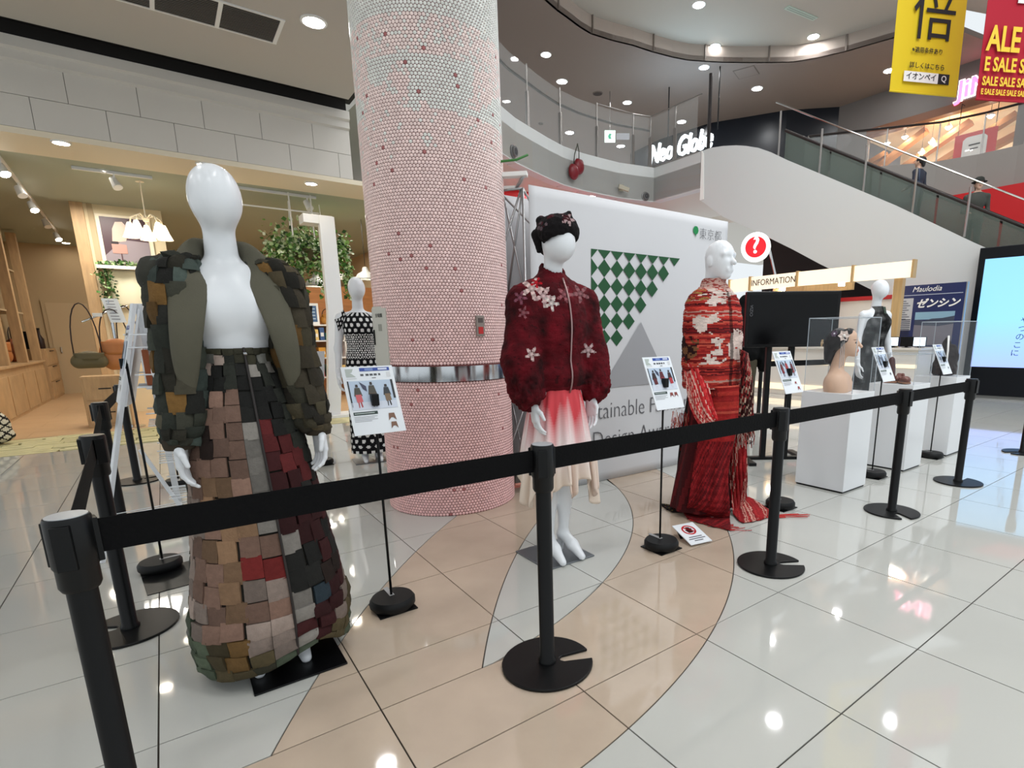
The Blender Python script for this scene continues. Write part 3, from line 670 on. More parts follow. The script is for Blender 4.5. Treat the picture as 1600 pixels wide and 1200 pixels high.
for k, px in enumerate(((1388, 198), (1482, 199), (1548, 181), (1440, 238), (1456, 222), (1386, 224), (1414, 214))):
    p = q(*px, XS+.6); t = thing('pendant_lamp', 'small glowing pendant lamp among the timber braces, '+('at the far left top', 'near the middle top', 'at the right above the red sign', 'low in the middle', 'low beside the red sign', 'low at the left', 'second from the left, low')[k], 'lamp', tuple(p), group='pendants of the upper shop')
    b = MB(); b.lathe([(.02, .12), (.09, .02), (.1, 0)], n=14, cap=False); b.build('lamp_shade', WHITE, t, True)
    b = MB(); b.ball((0, 0, .0), .07, 10); b.build('bulb', M_GLOWW, t)
    b = MB(); b.tube([(0, 0, .12), (0, 0, ztop+.1-p[2])], .006, 5); b.build('cord', BLACK, t)
p0, p1, p2 = q(1491, 228, XS-.3), q(1557, 215, XS-.3), q(1490, 258, XS-.3)
sg = thing('hanging_sign', 'red square sign with a white rounded mark in front of the upper shop', 'sign', (p0[0], p1[1], p2[2]))
b = MB(); b.span((0, 0, 0), (.05, p0[1]-p1[1], .78)); b.build('sign_board', mat('sign_red', S(206, 44, 48), .5), sg)
wd = p0[1]-p1[1]; yc = wd/2
b = MB(); b.prism([(-.004, yc+x*.3, .4+z*.27) for x, z in ((.7, 1), (1, .7), (1, -.9), (.8, -1), (-.8, -1), (-1, -.9), (-1, .7), (-.7, 1))], (-.004, 0, 0)); b.build('white_mark', WHITE, sg)
b = MB(); b.span((-.014, yc-.14, .42), (-.009, yc+.14, .46)); b.span((-.014, yc-.1, .32), (-.009, yc+.1, .35)); b.build('mark_lines', mat('ink_dark', S(40, 36, 36), .6), sg)
for y in (.06, wd-.06): b = MB(); b.tube([(.03, y, .78), (.03, y, ztop-p2[2]+.05), (.36, y, ztop-p2[2]+.05)], .01, 6); b.build('hanger', BLACK, sg)
p0 = q(1494, 158, XS-.06)
t = thing('neon_sign', 'glowing pink shop letters high on the grey upper shop front', 'sign', tuple(p0))
M_NEON = mat('neon_pink', S(255, 120, 150), emis=(1, .12, .28), es=3)
M_NEONW = mat('neon_white', (1, 1, 1), emis=(1, .8, .85), es=3.5)
text('letters', 'JiNS', .66, (0, -.0, .25), (0, -1, 0), (0, 0, 1), M_NEON, t, .03, 'LEFT', off=.012)
text('letter_outline', 'JiNS', .66, (.035, 0, .25), (0, -1, 0), (0, 0, 1), M_NEONW, t, .015, 'LEFT', off=.04)

# ---------------------------------------------------------------- dark shop with lit lettering behind the balcony glass
nz_ = 6.95; P, Q = G(1011, 246, nz_), G(1116, 214, nz_); u = (Q-P)/np.linalg.norm(Q-P); n_ = np.array([-u[1], u[0], 0]); n_ = n_ if n_@P > 0 else -n_
dwl = [G(*p, ZS) for p in ((985, 240), (1030, 218), (1110, 192), (1230, 172), (1312, 167))]; b = band(dwl, Z2, ZS, .2); struct(b.build('wall_dark_shop', mat('dark_shop', S(20, 24, 32), .3)))
M_SIGNW = mat('sign_white_glow', (1, 1, 1), emis=(.82, .93, 1), es=1.7)
t = thing('lit_sign', 'glowing white italic shop lettering behind the balcony glass', 'sign', tuple(P))
text('letters', 'Neo Globe', .80, np.linalg.norm(Q-P)*.5*np.array([1, 0, 0])*0+u*np.linalg.norm(Q-P)/2+n_*0, u, (0, 0, 1), M_SIGNW, t, .05, shear=.3, off=.004, sx=np.linalg.norm(Q-P)/3.9)
for k_ in (.8, 2.6): b = MB(); b.tube([u*k_+n_*.05+(0, 0, .2), u*k_+n_*.05+(0, 0, ZS-P[2])], .02, 6); b.build('hanger', BLACK, t)
b = MB(); b.bar(u*.2+n_*.06+(0, 0, .1), u*(np.linalg.norm(Q-P)-.1)+n_*.06+(0, 0, .1), .04, .05); b.build('sign_rail', BLACK, t)
light('sign_glow', tuple(P+u*2-n_*.5+(0, 0, .2)), 40, 2.5, (.5, .78, 1), (radians(180), 0, 0))
b = MB(); b.span((2, 23.8, Z2), (30, 24, ZS)); struct(b.build('wall_far', mat('far_wall', S(120, 108, 100), .8)))
c = G(953, 208, 7.6); es_ = thing('exit_sign', 'small green and white exit sign hanging behind the balcony glass', 'sign', tuple(c), radians(-35))
M_EX = mat('exit_glow', S(220, 240, 230), emis=(.8, 1, .92), es=1.2)
b = MB(); b.box((0, 0, -.1), (.34, .06, .34)); b.build('sign_board', M_EX, es_)
b = MB(); b.prism([(-.04, -.035, -.18), (.05, -.035, -.18), (.02, -.035, -.1), (.06, -.035, -.04), (-.02, -.035, -.02), (-.07, -.035, -.1)], (0, .004, 0)); b.build('running_figure', mat('exit_green', S(20, 130, 90), emis=(.02, .5, .3), es=.6), es_)
b = MB(); b.box((.42, 0, -.1), (.42, .04, .18)); b.build('side_plate', mat('plate_pale', S(170, 170, 176), .5), es_)
b = MB(); b.tube([(0, 0, .06), (0, 0, ZS-c[2])], .012); b.build('hanger', M_POST, es_)
# fittings on the white parapet
def on_par(px, py):
    best = None
    for a, c_ in zip(line, line[1:]):
        d = np.array([c_[0]-a[0], c_[1]-a[1], 0]); n = np.array([-d[1], d[0], 0]); n /= np.linalg.norm(n)
        P = atPl(px, py, a, n); s_ = (P-a)[:2]@d[:2]/(d@d)
        if -.001 <= s_ <= 1.001: best = (P, -n if n@P > 0 else n)
    return best
for px, lab, rr in (((801, 237), 'round grey speaker on the white parapet beside the column', .1), ((1008, 307), 'dark round water nozzle on the white parapet near its corner', .09)):
    P, n = on_par(*px); t = thing('parapet_nozzle', lab, 'fitting', tuple(P+n*.0), atan2(n[1], n[0]))
    Mx = [[0, 0, 1], [0, 1, 0], [-1, 0, 0]]
    b = MB(); b.lathe([(rr*1.3, 0), (rr*1.3, .02), (rr, .03), (rr, .08)], n=20, M=Mx); b.build('collar', mat('nozzle_grey', S(110, 110, 110), .4, .4), t, 40)
    b = MB(); b.lathe([(rr*.75, .06), (rr*.7, .084), (rr*.2, .086), (rr*.18, .075)], n=18, M=Mx); b.build('nozzle_core', mat('nozzle_dark', S(50, 50, 52), .5), t, 40)
P, n = on_par(970, 296); t = thing('security_camera', 'small beige security camera bracketed to the white parapet', 'camera', tuple(P), atan2(n[1], n[0]))
b = MB(); b.span((0, -.07, -.05), (.03, .07, .12)); b.bar((.02, 0, .05), (.16, 0, .02), .04, .05); b.build('bracket', mat('camera_beige', S(170, 164, 146), .5), t, bevel=.005)
b = MB(); b.bar((.1, -.12, .04), (.24, .12, -.06), .09, .1); b.build('camera_body', mat('camera_beige'), t, bevel=.01)
P, n = on_par(895, 264); t = thing('cherry_ornament', 'pair of dark red cherries hung on the white parapet', 'ornament', tuple(P+n*.12), atan2(n[1], n[0])-pi/2+pi)
M_CH = mat('cherry_red', S(110, 10, 24), .35)
for x, z in ((-.1, -.1), (.1, .06)):
    v, f = sdf_surface([('e', (x, 0, z), (.16, .1, .19), .02), ('-e', (x, 0, z+.21), (.06, .08, .06), .05)], .012); mesh('cherry', v, f, M_CH, t, smooth=True)
b = MB(); b.tube([(-.1, 0, .07), (-.06, 0, .3), (.03, 0, .5), (.05, 0, .56)], .012, 6); b.tube([(.1, 0, .23), (.1, 0, .4), (.05, 0, .56)], .012, 6); b.build('stalks', mat('stalk', S(60, 62, 50), .6), t, True)

# ---------------------------------------------------------------- hanging sale banners
def hang(name, label, p0, p1, depth, H, mtl):
    A = atD(*p0, depth); B = G(*p1, A[2]); u = (B-A)[:2]; W = np.linalg.norm(u); rz = atan2(u[1], u[0])
    t = thing(name, label, 'banner', tuple(A), rz)
    b = MB(); b.grid(lambda s, v: (s*W, .012*sin(5*s+3*v), v*H), 8, 10); b.grid(lambda s, v: ((1-s)*W, .012*sin(5*(1-s)+3*v)+.003, v*H), 8, 10); b.build('cloth', mtl, t, True)
    b = MB(); b.tube([(0, 0, 0), (W, 0, 0)], .011, 8); b.build('bottom_rod', mtl, t, True)
    b = MB(); b.tube([(-.02, 0, H), (W+.02, 0, H)], .014, 8); b.build('top_rod', M_POST, t, True)
    b = MB()
    for x in (.1, W-.1): b.tube([(x, 0, H), (x, 0, ZC-A[2])], .004, 5)
    b.build('wires', M_POST, t); return t, W
M_YEL = mat('banner_yellow', S(218, 190, 24), .7); M_RED = mat('banner_red', S(168, 10, 38), .7)
M_INK = mat('ink_black', S(24, 22, 28), .7)
t, W = hang('sale_banner', 'yellow hanging banner with black Japanese lettering and a search box', (1390, 142), (1493, 151), 6.6, 2.3, M_YEL)
u3, z3 = (1, 0, 0), (0, 0, 1); k = W/103.
text('lettering', '倍', W*.66, (W*.53, -.02, W*.86), u3, z3, M_INK, t, .002)
text('lettering', '※適用条件あり', W*.07, (W*.48, -.02, W*.48), u3, z3, M_INK, t, .002)
text('lettering', '詳しくはこちら', W*.076, (W*.5, -.02, W*.305), u3, z3, M_INK, t, .002)
text('lettering', '3', .9, (W*.5, -.02, 1.7), u3, z3, M_INK, t, .002) if 0 else None
b = MB(); b.span((W*.17, -.022, W*.118), (W*.68, -.016, W*.236)); b.build('search_box', WHITE, t)
b = MB(); b.span((W*.68, -.022, W*.118), (W*.85, -.016, W*.236)); b.build('search_button', M_INK, t)
text('lettering', 'イオンペイ', W*.092, (W*.425, -.024, W*.177), u3, z3, M_INK, t, .002)
text('lettering', 'Q', W*.1, (W*.765, -.024, W*.177), u3, z3, WHITE, t, .002)
t, W = hang('sale_banner', 'red hanging banner with rows of yellow sale lettering', (1525, 155), (1640, 162), 6.0, 2.2, M_RED)
M_YT = mat('sale_yellow', S(236, 196, 60), .7)
for s_, sz, z in (('ALE SALE', .34, .585), ('E SALE SALE', .19, .34), ('SALE SALE SALE', .125, .175), ('E SALE SALE SALE SALE', .08, .07)):
    text('lettering', s_, sz, (.03, -.02, z), u3, z3, M_YT, t, .002, 'LEFT', off=sz*.025, sx=.74)
b = MB(); b.span((W*.36, -.022, .95), (W*.98, -.016, 1.5)); b.build('white_patch', WHITE, t)

# ================================================================ MANNEQUINS
M_MAN = mat('mannequin_white', S(228, 231, 234), .28, spec=.5)
M_CLOTH = mat('cloth', vc=True, rough=.85, spec=.25, noise=(60, .82), bump=(160, .25))
M_KNIT = mat('woven_cloth', vc=True, rough=.9, spec=.25, noise=(40, .75, (1, 1, 3)), bump=(120, .4))
def hand(s, p, d, r=1.0, curl=.35, flat=(0, 1, 0)):
    """five-fingered relaxed hand: wrist p, pointing along d, palm facing `flat`; s = side of the thumb along the cross direction"""
    p = np.array(p, float); d = np.array(d, float)/np.linalg.norm(d); f = np.array(flat, float); f -= d*(f@d); f /= np.linalg.norm(f); w_ = np.cross(d, f)*s
    pr = [('c', p-d*.05, p+d*.01, .026*r, .023*r, .02)]
    for k in range(4):
        o = (k-1.5)*.0185*r; pr.append(('c', p+d*.01*r+w_*o*.6, p+d*.085*r+w_*o, .0155*r, .0125*r, .014))
    L = (.072, .086, .08, .062)
    for k in range(4):
        o = (1.5-k)*.0195*r; a = p+d*.085*r+w_*o; dd = d+w_*(1.5-k)*.05; q = a
        for j in range(3):
            ang = curl*(j+.5); st = (dd*cos(ang)+f*sin(ang)); st /= np.linalg.norm(st); l = L[k]*r*(.45, .32, .23)[j]; q2 = q+st*l
            pr.append(('c', q, q2, (.0092-.0012*j)*r, (.0084-.0012*j)*r, .004)); q = q2
    a = p+d*.022*r+w_*.022*r; b_ = a+(d*.6+w_*.62+f*.35)*.045*r; c = b_+(d*.9+w_*.12+f*.3)*.038*r
    pr += [('c', a, b_, .0135*r, .0105*r, .012), ('c', b_, c, .0102*r, .0075*r, .004)]
    return pr
def legs(pr, dx=.05, top=.9, toe=-.13):
    for s in (-1, 1):
        x = s*dx
        pr += [('c', (s*.075, .01, top), (x*1.1, 0, .5), .085, .052), ('c', (x*1.1, 0, .5), (x, .025, .12), .05, .028), ('e', (x*1.05, .022, .36), (.045, .05, .12)),
               ('c', (x, .03, .12), (x*1.2, -.05, .07), .032, .03, .02), ('c', (x*1.2, -.05, .07), (x*1.3, toe, .022), .032, .02, .02), ('c', (x, .045, .1), (x, .05, .02), .024, .014, .02)]
def torso(pr):
    pr += [('e', (0, 0, 1.31), (.14, .095, .17)), ('e', (0, 0, 1.12), (.112, .085, .16)), ('e', (0, .01, .94), (.15, .11, .13)), ('e', (.06, -.058, 1.315), (.062, .046, .062), .04), ('e', (-.06, -.058, 1.315), (.062, .046, .062), .04),
           ('c', (-.06, .01, 1.43), (-.15, .01, 1.41), .04, .045), ('c', (.06, .01, 1.43), (.15, .01, 1.41), .04, .045)]
def egg(pr, x=0, y=-.02, z=1.685, k=1.):
    pr += [('e', (x, y+.005, z+.005), (.074*k, .094*k, .088*k), .03), ('e', (x, y-.018, z-.045), (.058*k, .070*k, .062*k), .05)]
def loft(st):
    """st rows: (cx, cy, cz, rx, ry); returns P(u, v), u=.5 is the front (-y)"""
    A = np.array(st, float); n = len(A)-1
    def P(u, v):
        t = min(max(v, 0), 1)*n; i = min(int(t), n-1); f = t-i
        p0, p1, p2, p3 = A[max(i-1, 0)], A[i], A[i+1], A[min(i+2, n)]
        c = .5*(2*p1+(p2-p0)*f+(2*p0-5*p1+4*p2-p3)*f*f+(3*p1-p0-3*p2+p3)*f**3)
        a = 2*pi*u+pi/2; return np.array([c[0]-c[3]*cos(a)*-1 if 0 else c[0]+c[3]*cos(a)*1., c[1]+c[4]*sin(a), c[2]])
    return P
def normal(P, u, v):
    e = 1e-3; a = P(u+e, v)-P(u-e, v); b = P(u, min(v+e, 1))-P(u, max(v-e, 0)); n = np.cross(a, b); return n/(np.linalg.norm(n)+1e-12)
def patch(P, u0, u1, v0, v1, h, rnd, sgn, tilt=0., bulge=.006, rim=-.006):
    V = []; N = 3; t1, t2 = rnd.uniform(-tilt, tilt), rnd.uniform(-tilt, tilt); ph = rnd.uniform(0, 6)
    for j in range(N+1):
        for i in range(N+1):
            a, b = i/N, j/N; u, v = u0+(u1-u0)*a, v0+(v1-v0)*b
            o = h+bulge*(4*a*(1-a)*4*b*(1-b))**.5+t1*(a-.5)+t2*(b-.5)+.0025*sin(ph+5*a+4*b); V.append(P(u, v)+normal(P, u, v)*sgn*o)
    W = N+1; Fc = [(j*W+i, j*W+i+1, (j+1)*W+i+1, (j+1)*W+i) for j in range(N) for i in range(N)]
    ring = [i for i in range(W)]+[j*W+N for j in range(1, W)]+[N*W+i for i in range(N-1, -1, -1)]+[j*W for j in range(N-1, 0, -1)]
    k = len(V)
    for r in ring:
        i, j = r % W, r//W; u, v = u0+(u1-u0)*i/N, v0+(v1-v0)*j/N; V.append(P(u, v)+normal(P, u, v)*sgn*rim)
    n = len(ring); Fc += [(ring[(i+1) % n], ring[i], k+i, k+(i+1) % n) for i in range(n)]
    return V, Fc
def plate(parent, x0, x1, y0, y1, m):
    b = MB(); b.span((x0, y0, 0.0005), (x1, y1, .008)); return b.build('base_plate', m, parent, bevel=.002)
M_PLATE = mat('plate_metal', S(120, 124, 128), .35, .8)

# ---------------------------------------------------------------- 1: olive patchwork jacket and long patchwork skirt
m1 = thing('mannequin', 'white egg-headed mannequin in a bulky olive patchwork jacket and long patchwork skirt', 'mannequin', (.203, 2.235, 0))
pr = []; torso(pr); egg(pr, 0, -.02, 1.683); pr += [('c', (0, .02, 1.42), (0, -.0, 1.62), .053, .044)]; legs(pr, .06)
for s in (-1, 1): pr += [('c', (s*.17, .01, 1.39), (s*.2, 0, 1.12), .045, .036), ('c', (s*.2, 0, 1.12), (s*(.2 if s < 0 else .222), -.06, .9), .034, .024)]
body = sdf_surface(pr, .0075, .03)
hands = [sdf_surface(hand(-s, (s*(.2 if s < 0 else .222), -.065, .895), (s*.02, -.12, -1), 1.0, .4, (-s, -.25, 0)), .0028, .012) for s in (-1, 1)]
mesh('body', *join(body, *hands), M_MAN, m1, smooth=True)
rnd = random.Random(5)
CLR = dict(O=(64, 62, 48), K=(34, 34, 32), D=(48, 50, 44), G=(104, 104, 98), B=(46, 58, 66), P=(134, 106, 92), T=(142, 112, 86), L=(150, 134, 124), M=(60, 27, 28), R=(92, 36, 36), E=(40, 30, 26), S=(132, 46, 44),
           W=(140, 135, 128), F=(86, 96, 78), Y=(108, 82, 48), N=(84, 74, 52))
ROWS = ['OOOOOOOOOOO', 'DKGLDOOGOOO', 'GGLKDKWDWKK', 'LBKKDKKDKKK', 'BBKPPKKKDKK', 'BBPPPKKKDDK', 'LEEPPWRKDDK', 'LPEPPWRRDDK', 'LPPPPWMRRDK', 'LPTTPWMMRKM', 'LLTTTWMMKMM', 'LLPTTWMMMMK', 'LPTTPPWMMKM', 'LPPTSSKKMKM', 'LPPTLLKKEEM',
        'LLPTPPWBMML', 'FLPPLLWMMLN', 'FFNYLLMMLNN', 'FFNYNLWMNNF', 'FFNNOFFNNFN']
SK = loft([(0, 0, 1.19, .104, .088), (0, 0, 1.12, .118, .1), (0, 0, 1.0, .148, .122), (0, 0, .86, .176, .145), (.004, 0, .7, .198, .168), (.006, 0, .52, .218, .19), (.008, 0, .33, .246, .215), (.006, 0, .17, .262, .228), (.004, -.01, .05, .244, .222)])
SK0 = SK
def SK(u, v):
    p = SK0(u, v); a = atan2(p[0]-.10, -p[1]); p[2] += .07*max(0, (v-.8)/.2)*math.exp(-(a/.55)**2); return p
# u: 0 = back, .5 = front; viewer's left is the side where x is negative
if SK(.4, .5)[0] > SK(.6, .5)[0]: SGN = -1
else: SGN = 1
nrm = 1 if normal(SK, .5, .5)[1] < 0 else -1
b = MB(); b.grid(lambda u, v: SK(u, v)-normal(SK, u, v)*nrm*.004, 48, 24, closed=True); sk = b.build('skirt', mat('skirt_lining', S(38, 36, 30), .9), m1, True)
back = MB(); NC = 22
for r in range(20):
    for c in range(NC):
        u0, u1 = (c-.5)/NC, (c+.5)/NC; v0, v1 = r/20, (r+1)/20; sh = (.006 if r % 2 else -.006)*(0 if 10 <= c < 13 else 1)
        u0 += sh; u1 += sh; dv = .006*sin(2.1*c+.7*r)+rnd.uniform(-.002, .002); v0 += dv; v1 += dv+.002
        front = 5.5 <= c <= 16.4
        k = (c-6) if SGN > 0 else (16-c)
        if front: cl = CLR[ROWS[r][min(max(k, 0), 10)]]
        else: cl = CLR[rnd.choice('OODNFKG')]
        f = rnd.uniform(.82, 1.18); col = S(*[min(255, q*f*.93) for q in cl])
        low = r > 15
        V, Fc = patch(SK, u0+.0004, u1-.0004, v0+.0004, v1-.0004, .004+(.005 if low else .001)+rnd.uniform(0, .003), rnd, nrm, .003+(.007 if low else 0), .0015+(.005 if low else 0))
        if front and 6 <= c <= 16: mesh('patch', V, Fc, M_CLOTH, sk, [col]*len(Fc), 50)
        else: back.add(V, Fc, col)
back.build('back_patches', M_CLOTH, sk, 50)['kind'] = 'stuff'
zp = [SK(.5+SGN*.5/NC, v)+normal(SK, .5, v)*nrm*.011 for v in np.linspace(.0, 1, 24)]
b = MB(); b.tube(zp, .0045, 6); b.build('zip', mat('zip_dark', S(40, 34, 32), .5), m1, True)
b = MB(); b.bar(zp[1]+np.array([0, -.006, 0]), zp[2]+np.array([0, -.008, .02]), .01, .004); b.build('zip_pull', M_STEEL, m1)
# jacket: dark shell, smooth olive lapels, two patchwork sleeves
pr = [('e', (0, .075, 1.28), (.2, .07, .25)), ('c', (-.17, -.02, 1.28), (-.155, -.02, 1.06), .05, .035), ('c', (.17, -.02, 1.28), (.155, -.02, 1.06), .05, .035)]
for s in (-1, 1): pr += [('c', (s*.085, .03, 1.455), (s*.17, .01, 1.415), .05, .07)]
pr += [('-e', (0, -.13, 1.2), (.1, .14, .5), .02), ('-c', (0, .02, 1.38), (0, -.02, 1.7), .062, .062, .01)]
v, f = sdf_surface(pr, .009, .03, lambda V: .006*vnoise(V, 28)); jk = mesh('jacket', v, f, mat('jacket_shell', S(46, 46, 38), .9), m1, smooth=True)
M_LAP = mat('lapel_olive', S(88, 85, 70), .8, noise=(9, .86), bump=(200, .15))
for s in (-1, 1):
    L_ = [(0, .088, 1.49, .02, .05, 0), (s*.05, .068, 1.505, .02, .05, 0), (s*.078, .015, 1.485, .021, .052, .2), (s*.108, -.06, 1.40, .022, .056, .7), (s*.128, -.105, 1.29, .022, .050, 1), (s*.142, -.112, 1.20, .022, .043, 1), (s*.150, -.10, 1.12, .02, .034, 1), (s*.155, -.08, 1.05, .014, .02, 1)]
    A_ = np.array(L_, float)
    def LP(u, v, A_=A_, s=s):
        n = len(A_)-1; t = min(v, .9999)*n; i = int(t); f = t-i; p0, p1, p2, p3 = A_[max(i-1, 0)], A_[i], A_[i+1], A_[min(i+2, n)]
        c = .5*(2*p1+(p2-p0)*f+(2*p0-5*p1+4*p2-p3)*f*f+(3*p1-p0-3*p2+p3)*f**3); d = .5*((p2-p0)+2*(2*p0-5*p1+4*p2-p3)*f+3*(3*p1-p0-3*p2+p3)*f*f); d = d[:3]/np.linalg.norm(d[:3])
        wd = np.array([0, 0, 1.])*(1-c[5])+np.array([s*.93, .36, .1])*c[5]; wd -= d*(wd@d); wd /= np.linalg.norm(wd); th_ = np.cross(d, wd); a = 2*pi*u
        return c[:3]+wd*c[4]*cos(a)+th_*c[3]*sin(a)*(1+.25*cos(a))
    b = MB(); b.grid(LP, 28, 46, closed=True); b.build('lapel', M_LAP, jk, True)
def sleeve(s):
    L = [(s*.12, .01, 1.485, .03, .04), (s*.15, .005, 1.462, .056, .068), (s*.166, .0, 1.40, .066, .08), (s*.172, 0, 1.30, .07, .084), (s*.176, -.005, 1.19, .07, .084), (s*.182, -.012, 1.08, .07, .08), (s*.194, -.03, .98, .066, .074), (s*.206, -.045, .915, .057, .064), (s*.216, -.055, .885, .04, .043)]
    if s < 0: L = [(q[0]*.88, *q[1:]) for q in L]
    P = loft(L); n1 = 1 if normal(P, .5, .5)[1] < 0 else -1
    b = MB(); b.grid(lambda u, v: P(u, v)-normal(P, u, v)*n1*.002, 20, 24, closed=True); sl_ = b.build('sleeve', mat('jacket_shell'), m1, True)
    lo_ = MB(); NU, NV = 10, 12
    pal = [(52, 54, 46), (66, 66, 56), (84, 80, 66), (40, 40, 36), (58, 62, 54), (72, 82, 76), (46, 44, 36)] if s < 0 else [(62, 56, 44), (74, 68, 52), (50, 46, 38), (88, 78, 58), (40, 38, 32), (66, 64, 52)]
    for r in range(NV):
        for c in range(NU):
            u0, u1 = (c+(.5 if r % 2 else 0))/NU, (c+1+(.5 if r % 2 else 0))/NU; v0, v1 = .02+.96*r/NV, .02+.96*(r+1)/NV
            P0 = P((u0+u1)/2, (v0+v1)/2); oc = rnd.random() < .13
            cl = (116, 86, 46) if oc and r < 9 else rnd.choice(pal); f = rnd.uniform(.8, 1.15)
            V, Fc = patch(P, u0-.004, u1+.004, v0-.006, v1+.004, .006+rnd.uniform(0, .005), rnd, n1, .013, .006); col = S(*[q*f*.95 for q in cl])
            uu = ((u0+u1)/2) % 1
            if .28 < uu < .72: mesh('patch', V, Fc, M_CLOTH, sl_, [col]*len(Fc), 45)
            else: lo_.add(V, Fc, col)
    lo_.build('back_patches', M_CLOTH, sl_, 45)['kind'] = 'stuff'
    b = MB(); k9 = .9 if s < 0 else 1; P2 = loft([(s*k9*.218, -.052, .91, .05, .052), (s*k9*.221, -.058, .885, .048, .05), (s*k9*.223, -.062, .868, .042, .044)]); b.grid(lambda u, v: P2(u, v)*1+np.array([0, 0, 0]), 24, 5, closed=True); b.build('cuff', mat('cuff_knit', S(52, 44, 32), .9), m1, True)
sleeve(-1); sleeve(1)
plate(m1, -.11, .2, -.24, .07, mat('plate_black', S(20, 20, 22), .25, .5))

# ---------------------------------------------------------------- 2: maroon jacket, ombre skirt, black hat
m2 = thing('mannequin', 'white mannequin in a maroon floral bomber jacket, black knitted hat and coral to cream skirt', 'mannequin', (1.63, 2.33, 0))
pr = []; torso(pr); egg(pr, 0, -.045, 1.685, 1.0); pr += [('c', (0, .03, 1.42), (0, -.01, 1.64), .052, .046)]; legs(pr, .05)
for s in (-1, 1): pr += [('c', (s*.17, .01, 1.39), (s*.19, 0, 1.12), .045, .036), ('c', (s*.19, 0, 1.12), (s*.185, -.06, .9), .034, .024)]
body = sdf_surface(pr, .0075, .03)
hands = [sdf_surface(hand(-s, (s*.185, -.065, .885), (s*-.05, -.15, -1), 1.0, .35, (-s, -.25, 0)), .003, .012) for s in (-1, 1)]
mesh('body', *join(body, *hands), M_MAN, m2, smooth=True)
RT2 = np.array([.815, -.579])
pr = [('e', (0, 0, 1.25), (.19, .145, .27)), ('e', (0, -.01, 1.02), (.165, .135, .13)), ('c', (0, .025, 1.45), (0, .018, 1.535), .08, .068, .03)]
for s in (-1, 1): pr += [('c', (s*.07, .015, 1.455), (s*.17, .005, 1.39), .06, .09), ('c', (s*.185, 0, 1.36), (s*.222, -.02, 1.1), .085, .092), ('c', (s*.222, -.02, 1.1), (s*.215, -.05, .95), .096, .09), ('c', (s*.205, -.045, 1.0), (s*.2, -.05, .9), .075, .045, .02)]
pr += [('-e', (0, 0, .83), (.2, .2, .095), .015), ('-c', (0, .045, 1.44), (0, -.03, 1.66), .052, .06, .01)]
def rf(V):
    low = np.clip((1.15-V[:, 2])/.2, 0, 1)*(np.abs(V[:, 0]) > .13); return .004*vnoise(V, 30)+low*(.012*vnoise(V*np.array([1, 1, .45]), 44)+.005*vnoise(V, 90))+.002*vnoise(V*np.array([.3, .3, 1]), 120)
v, f = sdf_surface(pr, .0062, .035, rf)
cen = v[f].mean(1); n1 = vnoise(cen, 12, 3); c = np.array(S(112, 12, 27))*np.clip(.5+.5*n1[:, None], .16, 1.25)
low = (cen[:, 2] < 1.2); st_ = vnoise(cen*np.array([.22, .22, 1.3])+.12*np.sin(cen[:, [2, 0, 1]]*14), 60, 1)
c[(st_ > 1.0) & low & (n1 > .1)] = S(150, 90, 90); c[(st_ < -.7)] *= .45
lat = cen[:, 0]*RT2[0]+cen[:, 1]*RT2[1]; fr_ = cen[:, 1] < .02
for (fl_, fz, R_, cl, ph) in ((-.105, 1.445, .06, (226, 196, 190), .3), (-.05, 1.41, .05, (220, 186, 184), 1.1), (-.012, 1.375, .042, (230, 216, 210), .7), (.055, 1.42, .045, (158, 92, 98), .2), (.135, 1.43, .05, (150, 96, 100), 2), (-.085, 1.475, .03, (190, 20, 36), .5), (-.16, 1.40, .035, (140, 80, 96), .5), (-.11, 1.135, .036, (220, 190, 186), .9), (.175, 1.145, .042, (206, 176, 176), 1.7), (-.145, 1.33, .03, (150, 88, 96), .1)):
    dx, dz = lat-fl_, cen[:, 2]-fz; r_ = np.hypot(dx, dz); a_ = np.arctan2(dz, dx)
    pet = r_ < R_*(.62+.38*np.cos(5*a_+ph))
    k_ = pet & fr_ & (n1 > -1.1); c[k_] = np.array(S(*cl))*(.75+.25*np.cos(r_[k_]*260)[:, None]); 
c[(cen[:, 2] < .965) & (np.abs(cen[:, 0]) < .16)] = np.array(S(96, 14, 26))
jk = mesh('jacket', v, f, M_KNIT, m2, c, True)
def front_path(v, x0, zs, w=.012, out=.004):
    P = []
    for z in zs:
        k = (np.abs(v[:, 0]-x0) < w) & (np.abs(v[:, 2]-z) < .012)
        if k.any(): P.append((x0, v[k][:, 1].min()-out, z))
    return P
zpth = front_path(v, 0.0, np.linspace(.935, 1.50, 22)); 
for i in range(1, len(zpth)-1): zpth[i] = (zpth[i][0], (zpth[i-1][1]+zpth[i][1]+zpth[i+1][1])/3, zpth[i][2])
b = MB(); b.tube(zpth, .0045, 6); b.build('zip', mat('zip_silver', S(170, 140, 138), .3, .6), m2, True)
def skirt2(u, v):
    a = 2*pi*u+pi/2; fold = v**.8*(.022*sin(13*a+1.2*sin(2*a))+.012*sin(23*a)); rx = .118+.092*v**.7+fold; ry = .1+.075*v**.7+fold
    hem = .43+.06*sin(3*a+.9)+.045*sin(5*a+2.)+.02*sin(9*a); z = .965+(hem-.965)*v
    return np.array([rx*cos(a), ry*sin(a)-.01, z])
def ombre(u, v):
    z = skirt2(u, v)[2]; n_ = .05*sin(2*pi*u*7)+.03*sin(2*pi*u*17); t = np.clip((.86+n_-z)/.2, 0, 1)**.8; t2 = np.clip((.66-z)/.18, 0, 1)
    a_, b_, c_ = (np.array(S(*q)) for q in ((206, 66, 74), (238, 222, 220), (224, 208, 192))); return tuple((a_*(1-t)+b_*t)*(1-t2)+c_*t2)
